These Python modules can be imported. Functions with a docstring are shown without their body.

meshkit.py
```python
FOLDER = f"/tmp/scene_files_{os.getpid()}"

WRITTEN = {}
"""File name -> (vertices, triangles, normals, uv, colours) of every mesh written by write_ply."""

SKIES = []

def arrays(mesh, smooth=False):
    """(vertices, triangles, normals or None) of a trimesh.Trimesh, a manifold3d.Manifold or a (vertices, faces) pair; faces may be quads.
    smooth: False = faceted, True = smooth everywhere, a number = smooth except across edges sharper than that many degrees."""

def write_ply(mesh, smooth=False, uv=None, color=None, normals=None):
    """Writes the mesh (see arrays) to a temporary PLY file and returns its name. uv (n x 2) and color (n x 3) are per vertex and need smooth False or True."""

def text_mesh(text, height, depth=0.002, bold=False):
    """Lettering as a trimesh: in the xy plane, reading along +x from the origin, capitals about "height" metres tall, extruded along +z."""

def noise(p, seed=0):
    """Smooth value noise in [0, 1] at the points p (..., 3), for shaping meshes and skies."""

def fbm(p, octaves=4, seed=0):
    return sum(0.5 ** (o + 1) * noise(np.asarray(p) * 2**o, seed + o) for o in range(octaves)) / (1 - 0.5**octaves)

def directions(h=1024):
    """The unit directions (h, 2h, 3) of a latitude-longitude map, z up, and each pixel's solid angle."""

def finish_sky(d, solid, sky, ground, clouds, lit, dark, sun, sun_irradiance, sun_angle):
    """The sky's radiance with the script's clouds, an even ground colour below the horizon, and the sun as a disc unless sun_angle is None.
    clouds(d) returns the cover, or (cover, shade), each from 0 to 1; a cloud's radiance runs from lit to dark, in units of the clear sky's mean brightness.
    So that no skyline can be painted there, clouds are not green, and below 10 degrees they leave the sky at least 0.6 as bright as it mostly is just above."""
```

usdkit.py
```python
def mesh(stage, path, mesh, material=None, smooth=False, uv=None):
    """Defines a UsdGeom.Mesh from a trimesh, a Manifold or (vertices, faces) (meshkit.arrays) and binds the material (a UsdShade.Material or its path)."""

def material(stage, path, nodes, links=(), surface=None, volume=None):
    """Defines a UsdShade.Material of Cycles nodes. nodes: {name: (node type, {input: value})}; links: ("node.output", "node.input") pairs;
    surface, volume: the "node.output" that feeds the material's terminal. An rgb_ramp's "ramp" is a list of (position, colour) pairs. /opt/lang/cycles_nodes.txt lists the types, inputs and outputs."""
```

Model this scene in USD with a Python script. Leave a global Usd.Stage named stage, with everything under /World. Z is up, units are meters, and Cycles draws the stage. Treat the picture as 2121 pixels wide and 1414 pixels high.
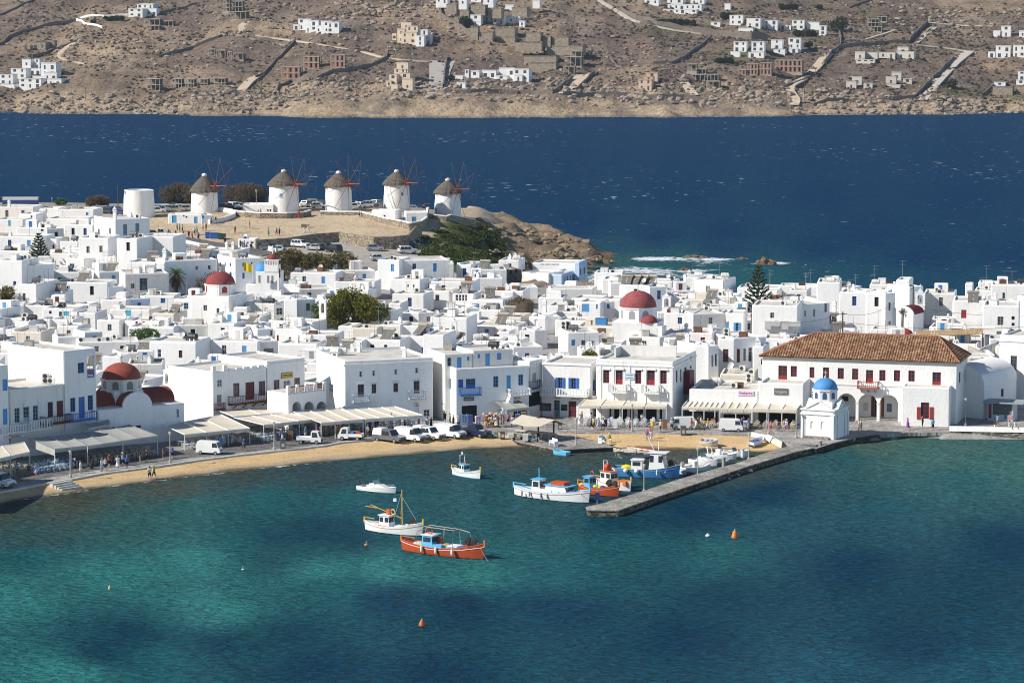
import math,random,numpy as np,trimesh,usdkit,meshkit
import manifold3d as m3
from shapely.geometry import Polygon,Point,LineString
import shapely
from scipy.interpolate import RBFInterpolator,RegularGridInterpolator
from pxr import Usd,UsdGeom,UsdLux,UsdShade,Gf,Sdf,Vt
stage=Usd.Stage.CreateInMemory()
UsdGeom.SetStageUpAxis(stage,'Z')
UsdGeom.Xform.Define(stage,'/World')
UsdGeom.Scope.Define(stage,'/World/Looks')
FPX,CXP,CYP,CAMH=6500.0,1060.5,707.0,66.0
PITCH=math.atan(738.0/FPX)
SUN_AZ_FRONT,SUN_EL=math.radians(19),math.radians(36)
SUN=(-math.cos(SUN_AZ_FRONT)*math.cos(SUN_EL),-math.sin(SUN_AZ_FRONT)*math.cos(SUN_EL),math.sin(SUN_EL))
EXPOSURE=0.4
SKY_STRENGTH,SUN_INTENSITY=0.07,1.2
cam=UsdGeom.Camera.Define(stage,'/World/camera')
cam.CreateHorizontalApertureAttr(36.0)
cam.CreateVerticalApertureAttr(24.0)
cam.CreateFocalLengthAttr(FPX/2121*36.0)
cam.CreateClippingRangeAttr((1.0,20000.0))
cam.CreateExposureAttr(EXPOSURE)
cam.AddTranslateOp().Set(Gf.Vec3d(0,0,CAMH))
cam.AddRotateXOp().Set(90-math.degrees(PITCH))
dome=UsdLux.DomeLight.Define(stage,'/World/sky')
dome.GetPrim().SetCustomDataByKey('kind','structure')
_sky=usdkit.material(stage,'/World/Looks/sky_air',{'s':('sky_texture',{'sky_type':'single_scattering','sun_disc':False,'sun_elevation':SUN_EL,'sun_rotation':math.atan2(SUN[0],SUN[1]),'altitude':60.0,'air_density':1.0,'aerosol_density':0.1,'ozone_density':4.0}),'b':('background_shader',{'strength':SKY_STRENGTH})},[('s.color','b.color')],surface='b.background')
UsdShade.MaterialBindingAPI.Apply(dome.GetPrim()).Bind(_sky)
sun=UsdLux.DistantLight.Define(stage,'/World/sun')
sun.CreateNormalizeAttr(True);sun.CreateIntensityAttr(SUN_INTENSITY);sun.CreateAngleAttr(0.5);sun.CreateColorAttr(Gf.Vec3f(1.0,0.95,0.87))
_z=Gf.Vec3d(*SUN);_x=Gf.Cross(Gf.Vec3d(0,0,1),_z).GetNormalized();_y=Gf.Cross(_z,_x)
sun.AddTransformOp().Set(Gf.Matrix4d(_x[0],_x[1],_x[2],0,_y[0],_y[1],_y[2],0,_z[0],_z[1],_z[2],0,0,0,0,1))
CP,SP=math.cos(PITCH),math.sin(PITCH)
def ray(px,py):
 u,v=(px-CXP)/FPX,-(py-CYP)/FPX
 return np.array([u,CP+v*SP,-SP+v*CP])
def P(px,py,z=0.0):
 d=ray(px,py);t=(z-CAMH)/d[2]
 return np.array([d[0]*t,d[1]*t,z])
def PD(px,py,y):
 d=ray(px,py);t=y/d[1]
 return np.array([d[0]*t,y,CAMH+d[2]*t])
def proj(p):
 x,y,z=p[0],p[1],p[2]-CAMH
 f=y*CP-z*SP;v=y*SP+z*CP
 return CXP+FPX*x/f,CYP-FPX*v/f
def scl(p):return FPX/(p[1]*CP-(p[2]-CAMH)*SP)
_mats={}
def _mid(kind):return f'/World/Looks/{kind}_{len(_mats):03d}'
def M(color,rough=0.7,spec=0.3,var=0.12,scale=1.3,metal=0.0,bump=0.0):
 key=('m',tuple(np.round(color,4)),rough,spec,var,scale,metal,bump)
 if key in _mats:return _mats[key]
 c=np.array(color)
 nodes={'p':('principled_bsdf',{'base_color':tuple(c),'roughness':rough,'specular_ior_level':spec,'metallic':metal})}
 links=[]
 if var>0:
  nodes['g']=('geometry',{})
  nodes['n']=('noise_texture',{'scale':scale,'detail':4.0,'roughness':0.6})
  nodes['r']=('rgb_ramp',{'ramp':[(0.3,tuple(c*(1-var))),(0.5,tuple(c)),(0.72,tuple(np.minimum(c*(1+var*0.6),0.9)))]})
  links+=[('g.position','n.vector'),('n.fac','r.fac'),('r.color','p.base_color')]
  if bump:
   nodes['b']=('bump',{'strength':bump,'distance':0.1})
   links+=[('n.fac','b.height'),('b.normal','p.normal')]
 _mats[key]=usdkit.material(stage,_mid('paint'),nodes,links,surface='p.BSDF')
 return _mats[key]
def PLASTER(color=(0.8,0.79,0.77),dirt=0.5):
 """limewashed wall: uneven coat, faint rain streaks"""
 key=('pl',color,dirt)
 if key in _mats:return _mats[key]
 c=np.array(color)
 nodes={'g':('geometry',{}),'m':('mapping',{'scale':(1.4,1.4,0.22)}),'n':('noise_texture',{'scale':1.0,'detail':5.0,'roughness':0.65}),'n2':('noise_texture',{'scale':0.35,'detail':3.0,'roughness':0.6}),'n3':('noise_texture',{'scale':2.2,'detail':3.0,'roughness':0.6}),'r':('rgb_ramp',{'ramp':[(0.22,tuple(c*np.array([0.66,0.62,0.56]))),(0.36,tuple(c*np.array([.9,.885,.86]))),(0.5,tuple(c))]}),'r2':('rgb_ramp',{'ramp':[(0.3,tuple(c*np.array([.93,.92,.9]))),(0.6,tuple(c))]}),'x':('mix_color',{'fac':dirt}),'b':('bump',{'strength':0.35,'distance':0.12}),'p':('principled_bsdf',{'roughness':0.9,'specular_ior_level':0.15})}
 _mats[key]=usdkit.material(stage,_mid('plaster'),nodes,[('g.position','m.vector'),('m.vector','n.vector'),('g.position','n2.vector'),('g.position','n3.vector'),('n.fac','r.fac'),('n2.fac','r2.fac'),('r2.color','x.a'),('r.color','x.b'),('x.result','p.base_color'),('n3.fac','b.height'),('b.normal','p.normal')],surface='p.BSDF')
 return _mats[key]
def STONE(c1,c2,mortar,size=0.45,bump=0.6):
 """rubble masonry"""
 key=('st',c1,c2,mortar,size)
 if key in _mats:return _mats[key]
 nodes={'g':('geometry',{}),'m':('mapping',{'scale':(1,1,1.7)}),'v':('voronoi_texture',{'scale':1/size,'feature':'f1'}),'e':('voronoi_texture',{'scale':1/size,'feature':'distance_to_edge'}),'r':('rgb_ramp',{'ramp':[(0.1,c1),(0.9,c2)]}),'s':('separate_color',{}),'k':('map_range',{'from_min':0.0,'from_max':0.08,'clamp':True}),'x':('mix_color',{'a':mortar}),'b':('bump',{'strength':bump,'distance':0.1}),'p':('principled_bsdf',{'roughness':0.95,'specular_ior_level':0.1})}
 _mats[key]=usdkit.material(stage,_mid('masonry'),nodes,[('g.position','m.vector'),('m.vector','v.vector'),('m.vector','e.vector'),('v.color','s.color'),('s.r','r.fac'),('e.distance','k.value'),('k.result','x.fac'),('r.color','x.b'),('x.result','p.base_color'),('k.result','b.height'),('b.normal','p.normal')],surface='p.BSDF')
 return _mats[key]
def ATTR(name='col',rough=0.95,nscale=0.8,var=0.35,bump=0.5,bscale=1.5,bdist=0.3,spec=0.1):
 """colour from the mesh's own primvar, broken up by noise"""
 key=('at',name,rough,nscale,var,bump,bscale,bdist)
 if key in _mats:return _mats[key]
 nodes={'a':('attribute',{'attribute':name}),'g':('geometry',{}),'n':('noise_texture',{'scale':nscale,'detail':6.0,'roughness':0.7}),'n2':('noise_texture',{'scale':bscale,'detail':4.0,'roughness':0.6}),'r':('map_range',{'from_min':0.3,'from_max':0.7,'to_min':1-var,'to_max':1+var}),'c':('combine_color',{}),'x':('mix_color',{'blend_type':'multiply','fac':1.0,'use_clamp':False}),'b':('bump',{'strength':bump,'distance':bdist}),'p':('principled_bsdf',{'roughness':rough,'specular_ior_level':spec})}
 _mats[key]=usdkit.material(stage,_mid('ground'),nodes,[('g.position','n.vector'),('g.position','n2.vector'),('n.fac','r.value'),('r.result','c.r'),('r.result','c.g'),('r.result','c.b'),('a.color','x.a'),('c.color','x.b'),('x.result','p.base_color'),('n2.fac','b.height'),('b.normal','p.normal')],surface='p.BSDF')
 return _mats[key]
def PAVING(c1,c2,joint,size=0.6,jw=0.06):
 key=('pv',c1,c2,joint,size)
 if key in _mats:return _mats[key]
 nodes={'g':('geometry',{}),'v':('voronoi_texture',{'scale':1/size,'feature':'f1','dimensions':'2D'}),'e':('voronoi_texture',{'scale':1/size,'feature':'distance_to_edge','dimensions':'2D'}),'n':('noise_texture',{'scale':0.25,'detail':5.0}),'m1':('map_range',{'from_min':0.35,'from_max':0.65,'to_min':0.75,'to_max':1.15}),'cc':('combine_color',{}),'s':('separate_color',{}),'r':('rgb_ramp',{'ramp':[(0.05,c1),(0.95,c2)]}),'k':('map_range',{'from_min':jw*.5,'from_max':jw*1.2,'clamp':True}),'x':('mix_color',{'a':joint}),'y':('mix_color',{'blend_type':'multiply','fac':1.0,'use_clamp':False}),'b':('bump',{'strength':0.5,'distance':0.04}),'p':('principled_bsdf',{'roughness':0.8,'specular_ior_level':0.25})}
 _mats[key]=usdkit.material(stage,_mid('paving'),nodes,[('g.position','v.vector'),('g.position','e.vector'),('g.position','n.vector'),('n.fac','m1.value'),('m1.result','cc.r'),('m1.result','cc.g'),('m1.result','cc.b'),('v.color','s.color'),('s.r','r.fac'),('e.distance','k.value'),('k.result','x.fac'),('r.color','x.b'),('x.result','y.a'),('cc.color','y.b'),('y.result','p.base_color'),('k.result','b.height'),('b.normal','p.normal')],surface='p.BSDF')
 return _mats[key]
def LEAF(c1,c2,tr=0.45):
 key=('lf',c1,c2)
 if key in _mats:return _mats[key]
 nodes={'g':('geometry',{}),'r':('rgb_ramp',{'ramp':[(0.0,c1),(1.0,c2)]}),'d':('principled_bsdf',{'roughness':0.7,'specular_ior_level':0.2}),'t':('translucent_bsdf',{}),'x':('mix_closure',{'fac':tr})}
 _mats[key]=usdkit.material(stage,_mid('leaf'),nodes,[('g.random_per_island','r.fac'),('r.color','d.base_color'),('r.color','t.color'),('d.BSDF','x.closure1'),('t.BSDF','x.closure2')],surface='x.closure')
 return _mats[key]
def GLASS(tint=(0.03,0.04,0.05)):
 """window glass over a dim room"""
 key=('gl',tint)
 if key not in _mats:
  _mats[key]=usdkit.material(stage,_mid('glass'),{'p':('principled_bsdf',{'base_color':tint,'roughness':0.08,'specular_ior_level':0.6})},[],surface='p.BSDF')
 return _mats[key]
def PANE():
 key=('pane',)
 if key not in _mats:
  _mats[key]=usdkit.material(stage,_mid('pane'),{'t':('transparent_bsdf',{'color':(.8,.85,.88)}),'g':('glossy_bsdf',{'roughness':0.05}),'f':('fresnel',{'IOR':1.5}),'x':('mix_closure',{})},[('f.fac','x.fac'),('t.BSDF','x.closure1'),('g.BSDF','x.closure2')],surface='x.closure')
 return _mats[key]
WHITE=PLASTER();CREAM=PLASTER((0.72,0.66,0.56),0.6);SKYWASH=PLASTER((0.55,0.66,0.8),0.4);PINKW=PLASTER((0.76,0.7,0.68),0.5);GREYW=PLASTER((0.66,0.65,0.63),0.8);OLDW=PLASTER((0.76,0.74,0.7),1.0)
ROOFC=M((0.56,0.53,0.47),0.95,0.1,0.25,0.5);ROOFG=M((0.2,0.19,0.17),0.95,0.1,0.3,0.5)
BLUE=(0.03,0.13,0.42);LBLUE=(0.08,0.3,0.6);TURQ=(0.07,0.42,0.55);RED=(0.3,0.03,0.03);DRED=(0.11,0.018,0.02);GREEN=(0.03,0.16,0.11);BROWN=(0.14,0.075,0.04);WOOD=(0.32,0.2,0.1);GREY=(0.32,0.32,0.33);DARK=(0.02,0.02,0.022);PALE=(0.62,0.66,0.68);MINT=(0.45,0.68,0.58)
WPAINT=M((0.78,0.78,0.77),0.5,0.4,0.05);STEEL=M((0.42,0.43,0.44),0.4,0.5,0.1,2,0.6);RUST=M((0.2,0.09,0.045),0.9,0.2,0.5,4);BLACK=M((0.018,0.018,0.02),0.5,0.4,0);RUBBER=M((0.02,0.02,0.021),0.85,0.2,0)
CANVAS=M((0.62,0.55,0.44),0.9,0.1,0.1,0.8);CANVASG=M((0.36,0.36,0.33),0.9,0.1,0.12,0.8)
class MB:
 def __init__(s):s.v,s.f,s.n=[],[],0
 def add(s,v,f):
  v=np.asarray(v,float);f=np.asarray(f,int)
  if f.shape[1]==4:f=np.vstack([f[:,[0,1,2]],f[:,[0,2,3]]])
  s.v.append(v);s.f.append(f+s.n);s.n+=len(v);return s
 def tm(s,m):return s.add(m.vertices,m.faces)
 def mf(s,m):k=m.to_mesh();return s.add(k.vert_properties[:,:3],k.tri_verts)
 def box(s,x0,x1,y0,y1,z0,z1,R=None,t=None):
  x0,x1=min(x0,x1),max(x0,x1);y0,y1=min(y0,y1),max(y0,y1);z0,z1=min(z0,z1),max(z0,z1)
  v=np.array([[x,y,z]for z in(z0,z1)for x,y in((x0,y0),(x1,y0),(x1,y1),(x0,y1))])
  if R is not None:v=v@np.asarray(R).T
  if t is not None:v=v+t
  return s.add(v,[[0,3,2,1],[4,5,6,7],[0,1,5,4],[1,2,6,5],[2,3,7,6],[3,0,4,7]])
 def bar(s,a,b,w,h=None):
  """a straight bar of rectangular section from a to b"""
  a,b=np.asarray(a,float),np.asarray(b,float);h=h or w
  d=b-a;L=np.linalg.norm(d)
  if L<1e-6:return s
  d/=L;up=np.array([0,0,1.0])if abs(d[2])<0.95 else np.array([0,1.0,0])
  x=np.cross(d,up);x/=np.linalg.norm(x);y=np.cross(x,d)
  v=[p+x*i*w/2+y*j*h/2 for p in(a,b)for i,j in((-1,-1),(1,-1),(1,1),(-1,1))]
  return s.add(v,[[0,1,2,3],[7,6,5,4],[0,4,5,1],[1,5,6,2],[2,6,7,3],[3,7,4,0]])
 def tube(s,pts,r,n=6,r1=None,cap=True):
  pts=np.asarray(pts,float);k=len(pts)
  rr=np.linspace(r,r if r1 is None else r1,k)if np.ndim(r)==0 else np.asarray(r)
  t=np.gradient(pts,axis=0);t/=np.linalg.norm(t,axis=1,keepdims=True)+1e-9
  a=np.cross(t,[0,0,1.0]);bad=np.linalg.norm(a,axis=1)<0.05;a[bad]=np.cross(t[bad],[0,1.0,0])
  a/=np.linalg.norm(a,axis=1,keepdims=True);b=np.cross(t,a);g=np.arange(n)*2*np.pi/n
  v=(pts[:,None]+rr[:,None,None]*(np.cos(g)[None,:,None]*a[:,None]+np.sin(g)[None,:,None]*b[:,None])).reshape(-1,3)
  f=[[i*n+j,(i+1)*n+j,(i+1)*n+(j+1)%n,i*n+(j+1)%n]for i in range(k-1)for j in range(n)]
  s.add(v,f)
  if cap:
   for i,fl in((0,1),(k-1,0)):
    c=np.vstack([pts[i:i+1],v[i*n:(i+1)*n]]);s.add(c,[[0,1+(j+1-fl)%n,1+(j+fl)%n]for j in range(n)])
  return s
 def lathe(s,prof,n=16,c=(0,0,0),a0=0,a1=2*math.pi):
  prof=np.asarray(prof,float);k=len(prof);full=abs(a1-a0-2*math.pi)<1e-6;m=n if full else n+1
  g=a0+(a1-a0)*np.arange(m)/n
  v=np.stack([prof[:,None,0]*np.cos(g)+c[0],prof[:,None,0]*np.sin(g)+c[1],np.repeat(prof[:,1:2],m,1)+c[2]],-1).reshape(-1,3)
  f=[[i*m+j,i*m+(j+1)%m,(i+1)*m+(j+1)%m,(i+1)*m+j]for i in range(k-1)for j in range(n)]
  return s.add(v,f)
 def ball(s,c,r,sub=2,sq=(1,1,1)):
  m=trimesh.creation.icosphere(sub,1.0);return s.add(m.vertices*np.array(sq)*r+np.asarray(c),m.faces)
 def prism(s,poly,z0,z1):
  m=trimesh.creation.extrude_polygon(Polygon(poly),z1-z0,engine='earcut');return s.add(m.vertices+[0,0,z0],m.faces)
 def slab(s,quad,th):
  """a thin sheet of four (or more) corners given counter-clockwise from above, th thick downwards along z"""
  q=np.asarray(quad,float);k=len(q);lo=q-[0,0,th];v=np.vstack([q,lo])
  f=[[0,i,i+1]for i in range(1,k-1)]+[[k,k+i+1,k+i]for i in range(1,k-1)]
  for i in range(k):j=(i+1)%k;f+=[[i,k+i,k+j],[i,k+j,j]]
  return s.add(v,f)
 def xf(s,R=None,t=None):
  for i in range(len(s.v)):
   if R is not None:s.v[i]=s.v[i]@np.asarray(R).T
   if t is not None:s.v[i]=s.v[i]+np.asarray(t)
  return s
 def arr(s):return np.vstack(s.v),np.vstack(s.f)
def Rz(a):c,q=math.cos(a),math.sin(a);return np.array([[c,-q,0],[q,c,0],[0,0,1.0]])
def Rx(a):c,q=math.cos(a),math.sin(a);return np.array([[1,0,0],[0,c,-q],[0,q,c]])
def Ry(a):c,q=math.cos(a),math.sin(a);return np.array([[c,0,q],[0,1,0],[-q,0,c]])
_names={}
def uniq(base):
 k=_names.get(base,-1)+1;_names[base]=k
 return base if k==0 else f'{base}_{k:03d}'
AUTO=[]
LANDMARKS=[]
class Thing:
 def __init__(s,name,label,cat,loc=(0,0,0),rz=0.0,group=None,kind=None,ref=None,rest=None,like=None):
  s.path=uniq('/World/'+name);s.loc=np.asarray(loc,float);s.rz=rz
  x=UsdGeom.Xform.Define(stage,s.path);s.prim=x.GetPrim()
  if ref is not None:
   s.prim.GetReferences().AddInternalReference(Sdf.Path(ref.path));s.prim.SetInstanceable(True)
   x.ClearXformOpOrder()
  x.AddTranslateOp().Set(Gf.Vec3d(*map(float,s.loc)))
  x.AddRotateZOp().Set(math.degrees(rz))
  if cat:s.prim.SetCustomDataByKey('category',cat)
  if group:s.prim.SetCustomDataByKey('group',group)
  if kind:s.prim.SetCustomDataByKey('kind',kind)
  if label:
   if label[0]=='~':AUTO.append((s.prim,label[1:],s.loc+[0,0,0.5]))
   else:s.prim.SetCustomDataByKey('label',label)
 def part(s,name,mb,mat,parent=None,smooth=False,label=None,kind=None):
  base=parent or s.path
  p=uniq(base+'/'+name)
  m=usdkit.mesh(stage,p,mb.arr()if isinstance(mb,MB)else mb,mat,smooth=smooth)
  if label:m.GetPrim().SetCustomDataByKey('label',label)
  if kind:m.GetPrim().SetCustomDataByKey('kind',kind)
  return p
 def w(s,p):return Rz(s.rz)@np.asarray(p,float)+s.loc
def single(name,label,cat,mb,mat,smooth=False,group=None,kind=None,at=None,col=None):
 """a thing that is one mesh, in world coordinates"""
 p=uniq('/World/'+name)
 arr=mb.arr()if isinstance(mb,MB)else mb
 m=usdkit.mesh(stage,p,arr,mat,smooth=smooth)
 if cat:m.GetPrim().SetCustomDataByKey('category',cat)
 if group:m.GetPrim().SetCustomDataByKey('group',group)
 if kind:m.GetPrim().SetCustomDataByKey('kind',kind)
 if label:
  if label[0]=='~':AUTO.append((m.GetPrim(),label[1:],np.asarray(at if at is not None else np.asarray(arr[0]).mean(0))))
  else:m.GetPrim().SetCustomDataByKey('label',label)
 if col is not None:
  UsdGeom.PrimvarsAPI(m).CreatePrimvar('col',Sdf.ValueTypeNames.Color3fArray,'vertex').Set(Vt.Vec3fArray.FromNumpy(np.asarray(col,np.float32)))
 return m
def grid_mesh(xs,ys,Z):
 nx,ny=len(xs),len(ys);X,Y=np.meshgrid(xs,ys)
 v=np.stack([X,Y,Z],-1).reshape(-1,3)
 i,j=np.meshgrid(np.arange(ny-1),np.arange(nx-1),indexing='ij');a=i*nx+j
 q=np.stack([a,a+1,a+nx+1,a+nx],-1).reshape(-1,4)
 return v,np.vstack([q[:,[0,1,2]],q[:,[0,2,3]]])
def smoothstep(a,b,x):t=np.clip((x-a)/(b-a),0,1);return t*t*(3-2*t)
# ========= the land: town, headland, far hills
def NZ(x,y,s,seed=0,oct=4):return meshkit.fbm(np.stack([np.asarray(x)/s,np.asarray(y)/s,np.zeros_like(np.asarray(x,float))],-1),oct,seed)-0.5
QZ=0.75
_ctl=[(-100,1010,.75),(0,1000,.75),(300,950,.75),(700,890,.75),(1100,880,.75),(1500,880,.75),(1900,880,.75),(2200,880,.75),(100,900,.8),(500,860,.8),(900,850,.8),(1300,850,.8),(1700,860,.8),(2121,850,.8)]
_pts=[tuple(P(a,b,c))for a,b,c in _ctl]
_pts+=[(-85,500,2.2),(-40,500,2.0),(0,500,1.9),(45,500,1.6),(85,500,1.6),(-100,545,4.0),(-50,545,3.2),(0,545,2.6),(50,545,2.0),(100,545,2.0),(-115,600,7.0),(-60,600,5.2),(0,600,3.6),(50,600,2.2),(110,600,2.2),(-120,650,10),(-75,650,8.4),(-30,650,7.0),(15,640,3.2),(60,640,1.5),(120,640,1.5),(-130,700,12.4)]
for a,b,c in[(-20,440,13),(100,436,13),(285,440,13),(420,440,13),(590,438,13),(700,438,13),(820,442,13),(925,448,12.6),(350,475,11.2),(500,478,11),(620,470,11.3),(760,466,11.5),(860,472,11.3),(400,500,9.6),(560,520,8.8),(650,520,8.8),(760,522,8.8),(860,520,8.6),(480,520,8.8),(960,468,11.0),(985,500,7.5),(1010,540,3.6),(930,500,9.4),(1020,463,9.2),(1080,467,8.2),(1130,490,6.6),(1180,503,5.0),(1240,507,3.4),(1290,522,1.4),(1330,533,0.3),(1100,530,2.4),(1180,545,1.2),(300,425,12.5),(800,424,12.5)]:
 _pts.append(tuple(P(a,b,c)))
_pts=np.array(_pts)
_rbf=RBFInterpolator(_pts[:,:2],_pts[:,2],smoothing=2.0,kernel='linear')
QUAY=[(-60,1030),(0,1019),(99,1001),(142,994),(211,981),(326,966),(407,954),(502,942),(604,931),(667,924),(705,917),(756,912),(850,902),(960,896),(1035,893)]
QUAY2=[(1167,896),(1348,896.5),(1420,898),(1552,901),(1600,908),(1640,920)]
COAST=[tuple(P(a,b,0)[:2])for a,b in[(-120,1062),(0,1043),(64,1030),(107,1025),(216,1007),(305,997),(369,988),(540,969),(654,957),(782,946),(880,938),(977,929),(1058,925),(1155,926),(1272,925),(1297,929),(1420,930),(1500,932),(1580,936),(1640,930),(1700,926)]]
COAST+=[tuple(P(a,b,0)[:2])for a,b in[(1804,912),(1880,906),(1967,908),(2121,910),(2300,915)]]
COAST+=[(150,520),(140,640),(105,655),(60,650),(38,652)]+[tuple(P(a,b,0)[:2])for a,b in[(1290,612),(1225,600),(1215,585),(1240,556),(1262,548),(1300,540),(1335,533.5),(1300,529),(1240,517),(1150,508),(1060,486),(980,474)]]
COAST+=[(-20,772),(-80,774),(-150,776),(-190,776),(-190,420)]
COASTP=Polygon(COAST).buffer(0)
TXS,TYS=np.arange(-190,152,1.5),np.arange(385,822,1.5)
TX,TY=np.meshgrid(TXS,TYS)
TZ=_rbf(np.stack([TX.ravel(),TY.ravel()],1)).reshape(TX.shape)
_sp=shapely.points(TX.ravel(),TY.ravel())
_in=shapely.contains(COASTP,_sp).reshape(TX.shape);_ds=shapely.distance(COASTP.exterior,_sp).reshape(TX.shape)
TPX,TPY=proj((TX,TY,TZ))
_rock=smoothstep(980,1060,TPX)*smoothstep(600,560,TPY)*(TY>640)
TZ=np.where(TY<470,np.clip(TZ,0.65,0.9),np.maximum(TZ,.65))
_rk=np.abs(NZ(TX,TY,9,3,5))*2*4.4-3.2+NZ(TX,TY,3.2,8,3)*2.2
TZ=TZ+_rock*_rk
_hillc=(TPX<960)&(TY>690)
TZ=TZ+np.where(_hillc,NZ(TX,TY,6,21,4)*0.5,0)
_ramp=np.where(TY<470,1.0,np.where(_rock>0.3,smoothstep(-0.5,7,_ds),smoothstep(-0.5,3.0,_ds)))
TZ=np.where(_in,0.05+(TZ-0.05)*_ramp,-0.12*_ds-0.35)
QL1=LineString([tuple(P(a,b,QZ)[:2])for a,b in QUAY]);QL2=LineString([tuple(P(a,b,QZ)[:2])for a,b in QUAY2])
B1=Polygon([tuple(P(a,b,QZ)[:2])for a,b in QUAY]+[tuple(P(a,b,0)[:2])for a,b in[(1110,917),(1158,930),(1058,932),(977,936),(880,946),(782,954),(654,966),(540,979),(369,998),(305,1007),(216,1017),(107,1038),(64,1042),(0,1056),(-60,1066)]]).buffer(0)
B2=Polygon([tuple(P(a,b,QZ)[:2])for a,b in QUAY2]+[tuple(P(a,b,0)[:2])for a,b in[(1690,934),(1580,946),(1500,940),(1420,938),(1297,937),(1240,934),(1150,925),(1130,902)]]).buffer(0)
_gint=RegularGridInterpolator((TYS,TXS),TZ,bounds_error=False,fill_value=-1.0)
def ground(x,y):
 return float(_gint((y,x)))
WL1=LineString([tuple(P(a,b,0)[:2])for a,b in[(-60,1053),(0,1043),(64,1030),(107,1025),(216,1007),(305,997),(369,988),(540,969),(654,957),(782,946),(880,938),(977,929),(1058,925),(1110,925)]])
WL2=LineString([tuple(P(a,b,0)[:2])for a,b in[(1240,926),(1297,929),(1420,930),(1500,932),(1580,936),(1640,930)]])
def beach(poly,ql,wl,name,label_col):
 x0,y0,x1,y1=poly.bounds
 xs=np.arange(x0,x1+0.5,0.5);ys=np.arange(y0,y1+0.5,0.5)
 X,Y=np.meshgrid(xs,ys);pts=shapely.points(X.ravel(),Y.ravel())
 dq,dw=shapely.distance(ql,pts),shapely.distance(wl,pts)
 wet=~shapely.contains(COASTP,pts)
 t=np.where(wet,-dw/6.0,dw/(dq+dw+1e-6)).reshape(X.shape)
 Z=np.where(t>0,0.66*np.maximum(t,0)**0.8,1.0*t)+NZ(X,Y,1.3,5,3)*0.09+NZ(X,Y,6,6,2)*0.07
 inside=shapely.contains(poly.buffer(0.4),pts).reshape(X.shape)
 v,f=grid_mesh(xs,ys,Z);k=inside.ravel();f=f[k[f].all(1)]
 dry=np.array([0.6,0.42,0.215]);shingle=np.array([0.4,0.32,0.22]);wetc=np.array([0.17,0.115,0.058]);weed=np.array([0.12,0.1,0.045])
 tt=t.ravel()[:,None]+NZ(X,Y,3,9,3).ravel()[:,None]*0.25
 c=dry*np.ones((len(v),1))*(0.95+0.3*NZ(X,Y,2.0,12,3).ravel()[:,None])
 c=np.where(tt<0.42,dry+(shingle-dry)*np.clip((0.42-tt)/0.2,0,1)*label_col,c)
 c=np.where(tt<0.14,shingle+(wetc-shingle)*np.clip((0.14-tt)/0.1,0,1)if label_col>.5 else dry+(wetc-dry)*np.clip((0.14-tt)/0.1,0,1),c)
 c=np.where(tt<-0.02,weed,c)
 used=np.unique(f);remap=-np.ones(len(v),int);remap[used]=np.arange(len(used))
 single(name,None,None,(v[used],remap[f]),ATTR(nscale=3.0,var=0.3,bump=0.9,bscale=4.0,bdist=0.12),smooth=True,kind='structure',col=np.clip(c[used],0.01,0.8))
 return RegularGridInterpolator((ys,xs),Z,bounds_error=False,fill_value=0.5)
BG1=beach(B1,QL1,WL1,'beach',1.0);BG2=beach(B2,QL2,WL2,'beach',0.15)
_in1=shapely.contains(B1.buffer(-0.2),_sp)|shapely.contains(B2.buffer(-0.2),_sp)
_z=TZ.ravel().copy();_z[_in1]=-0.6
_f=grid_mesh(TXS,TYS,TZ)[1]
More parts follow.
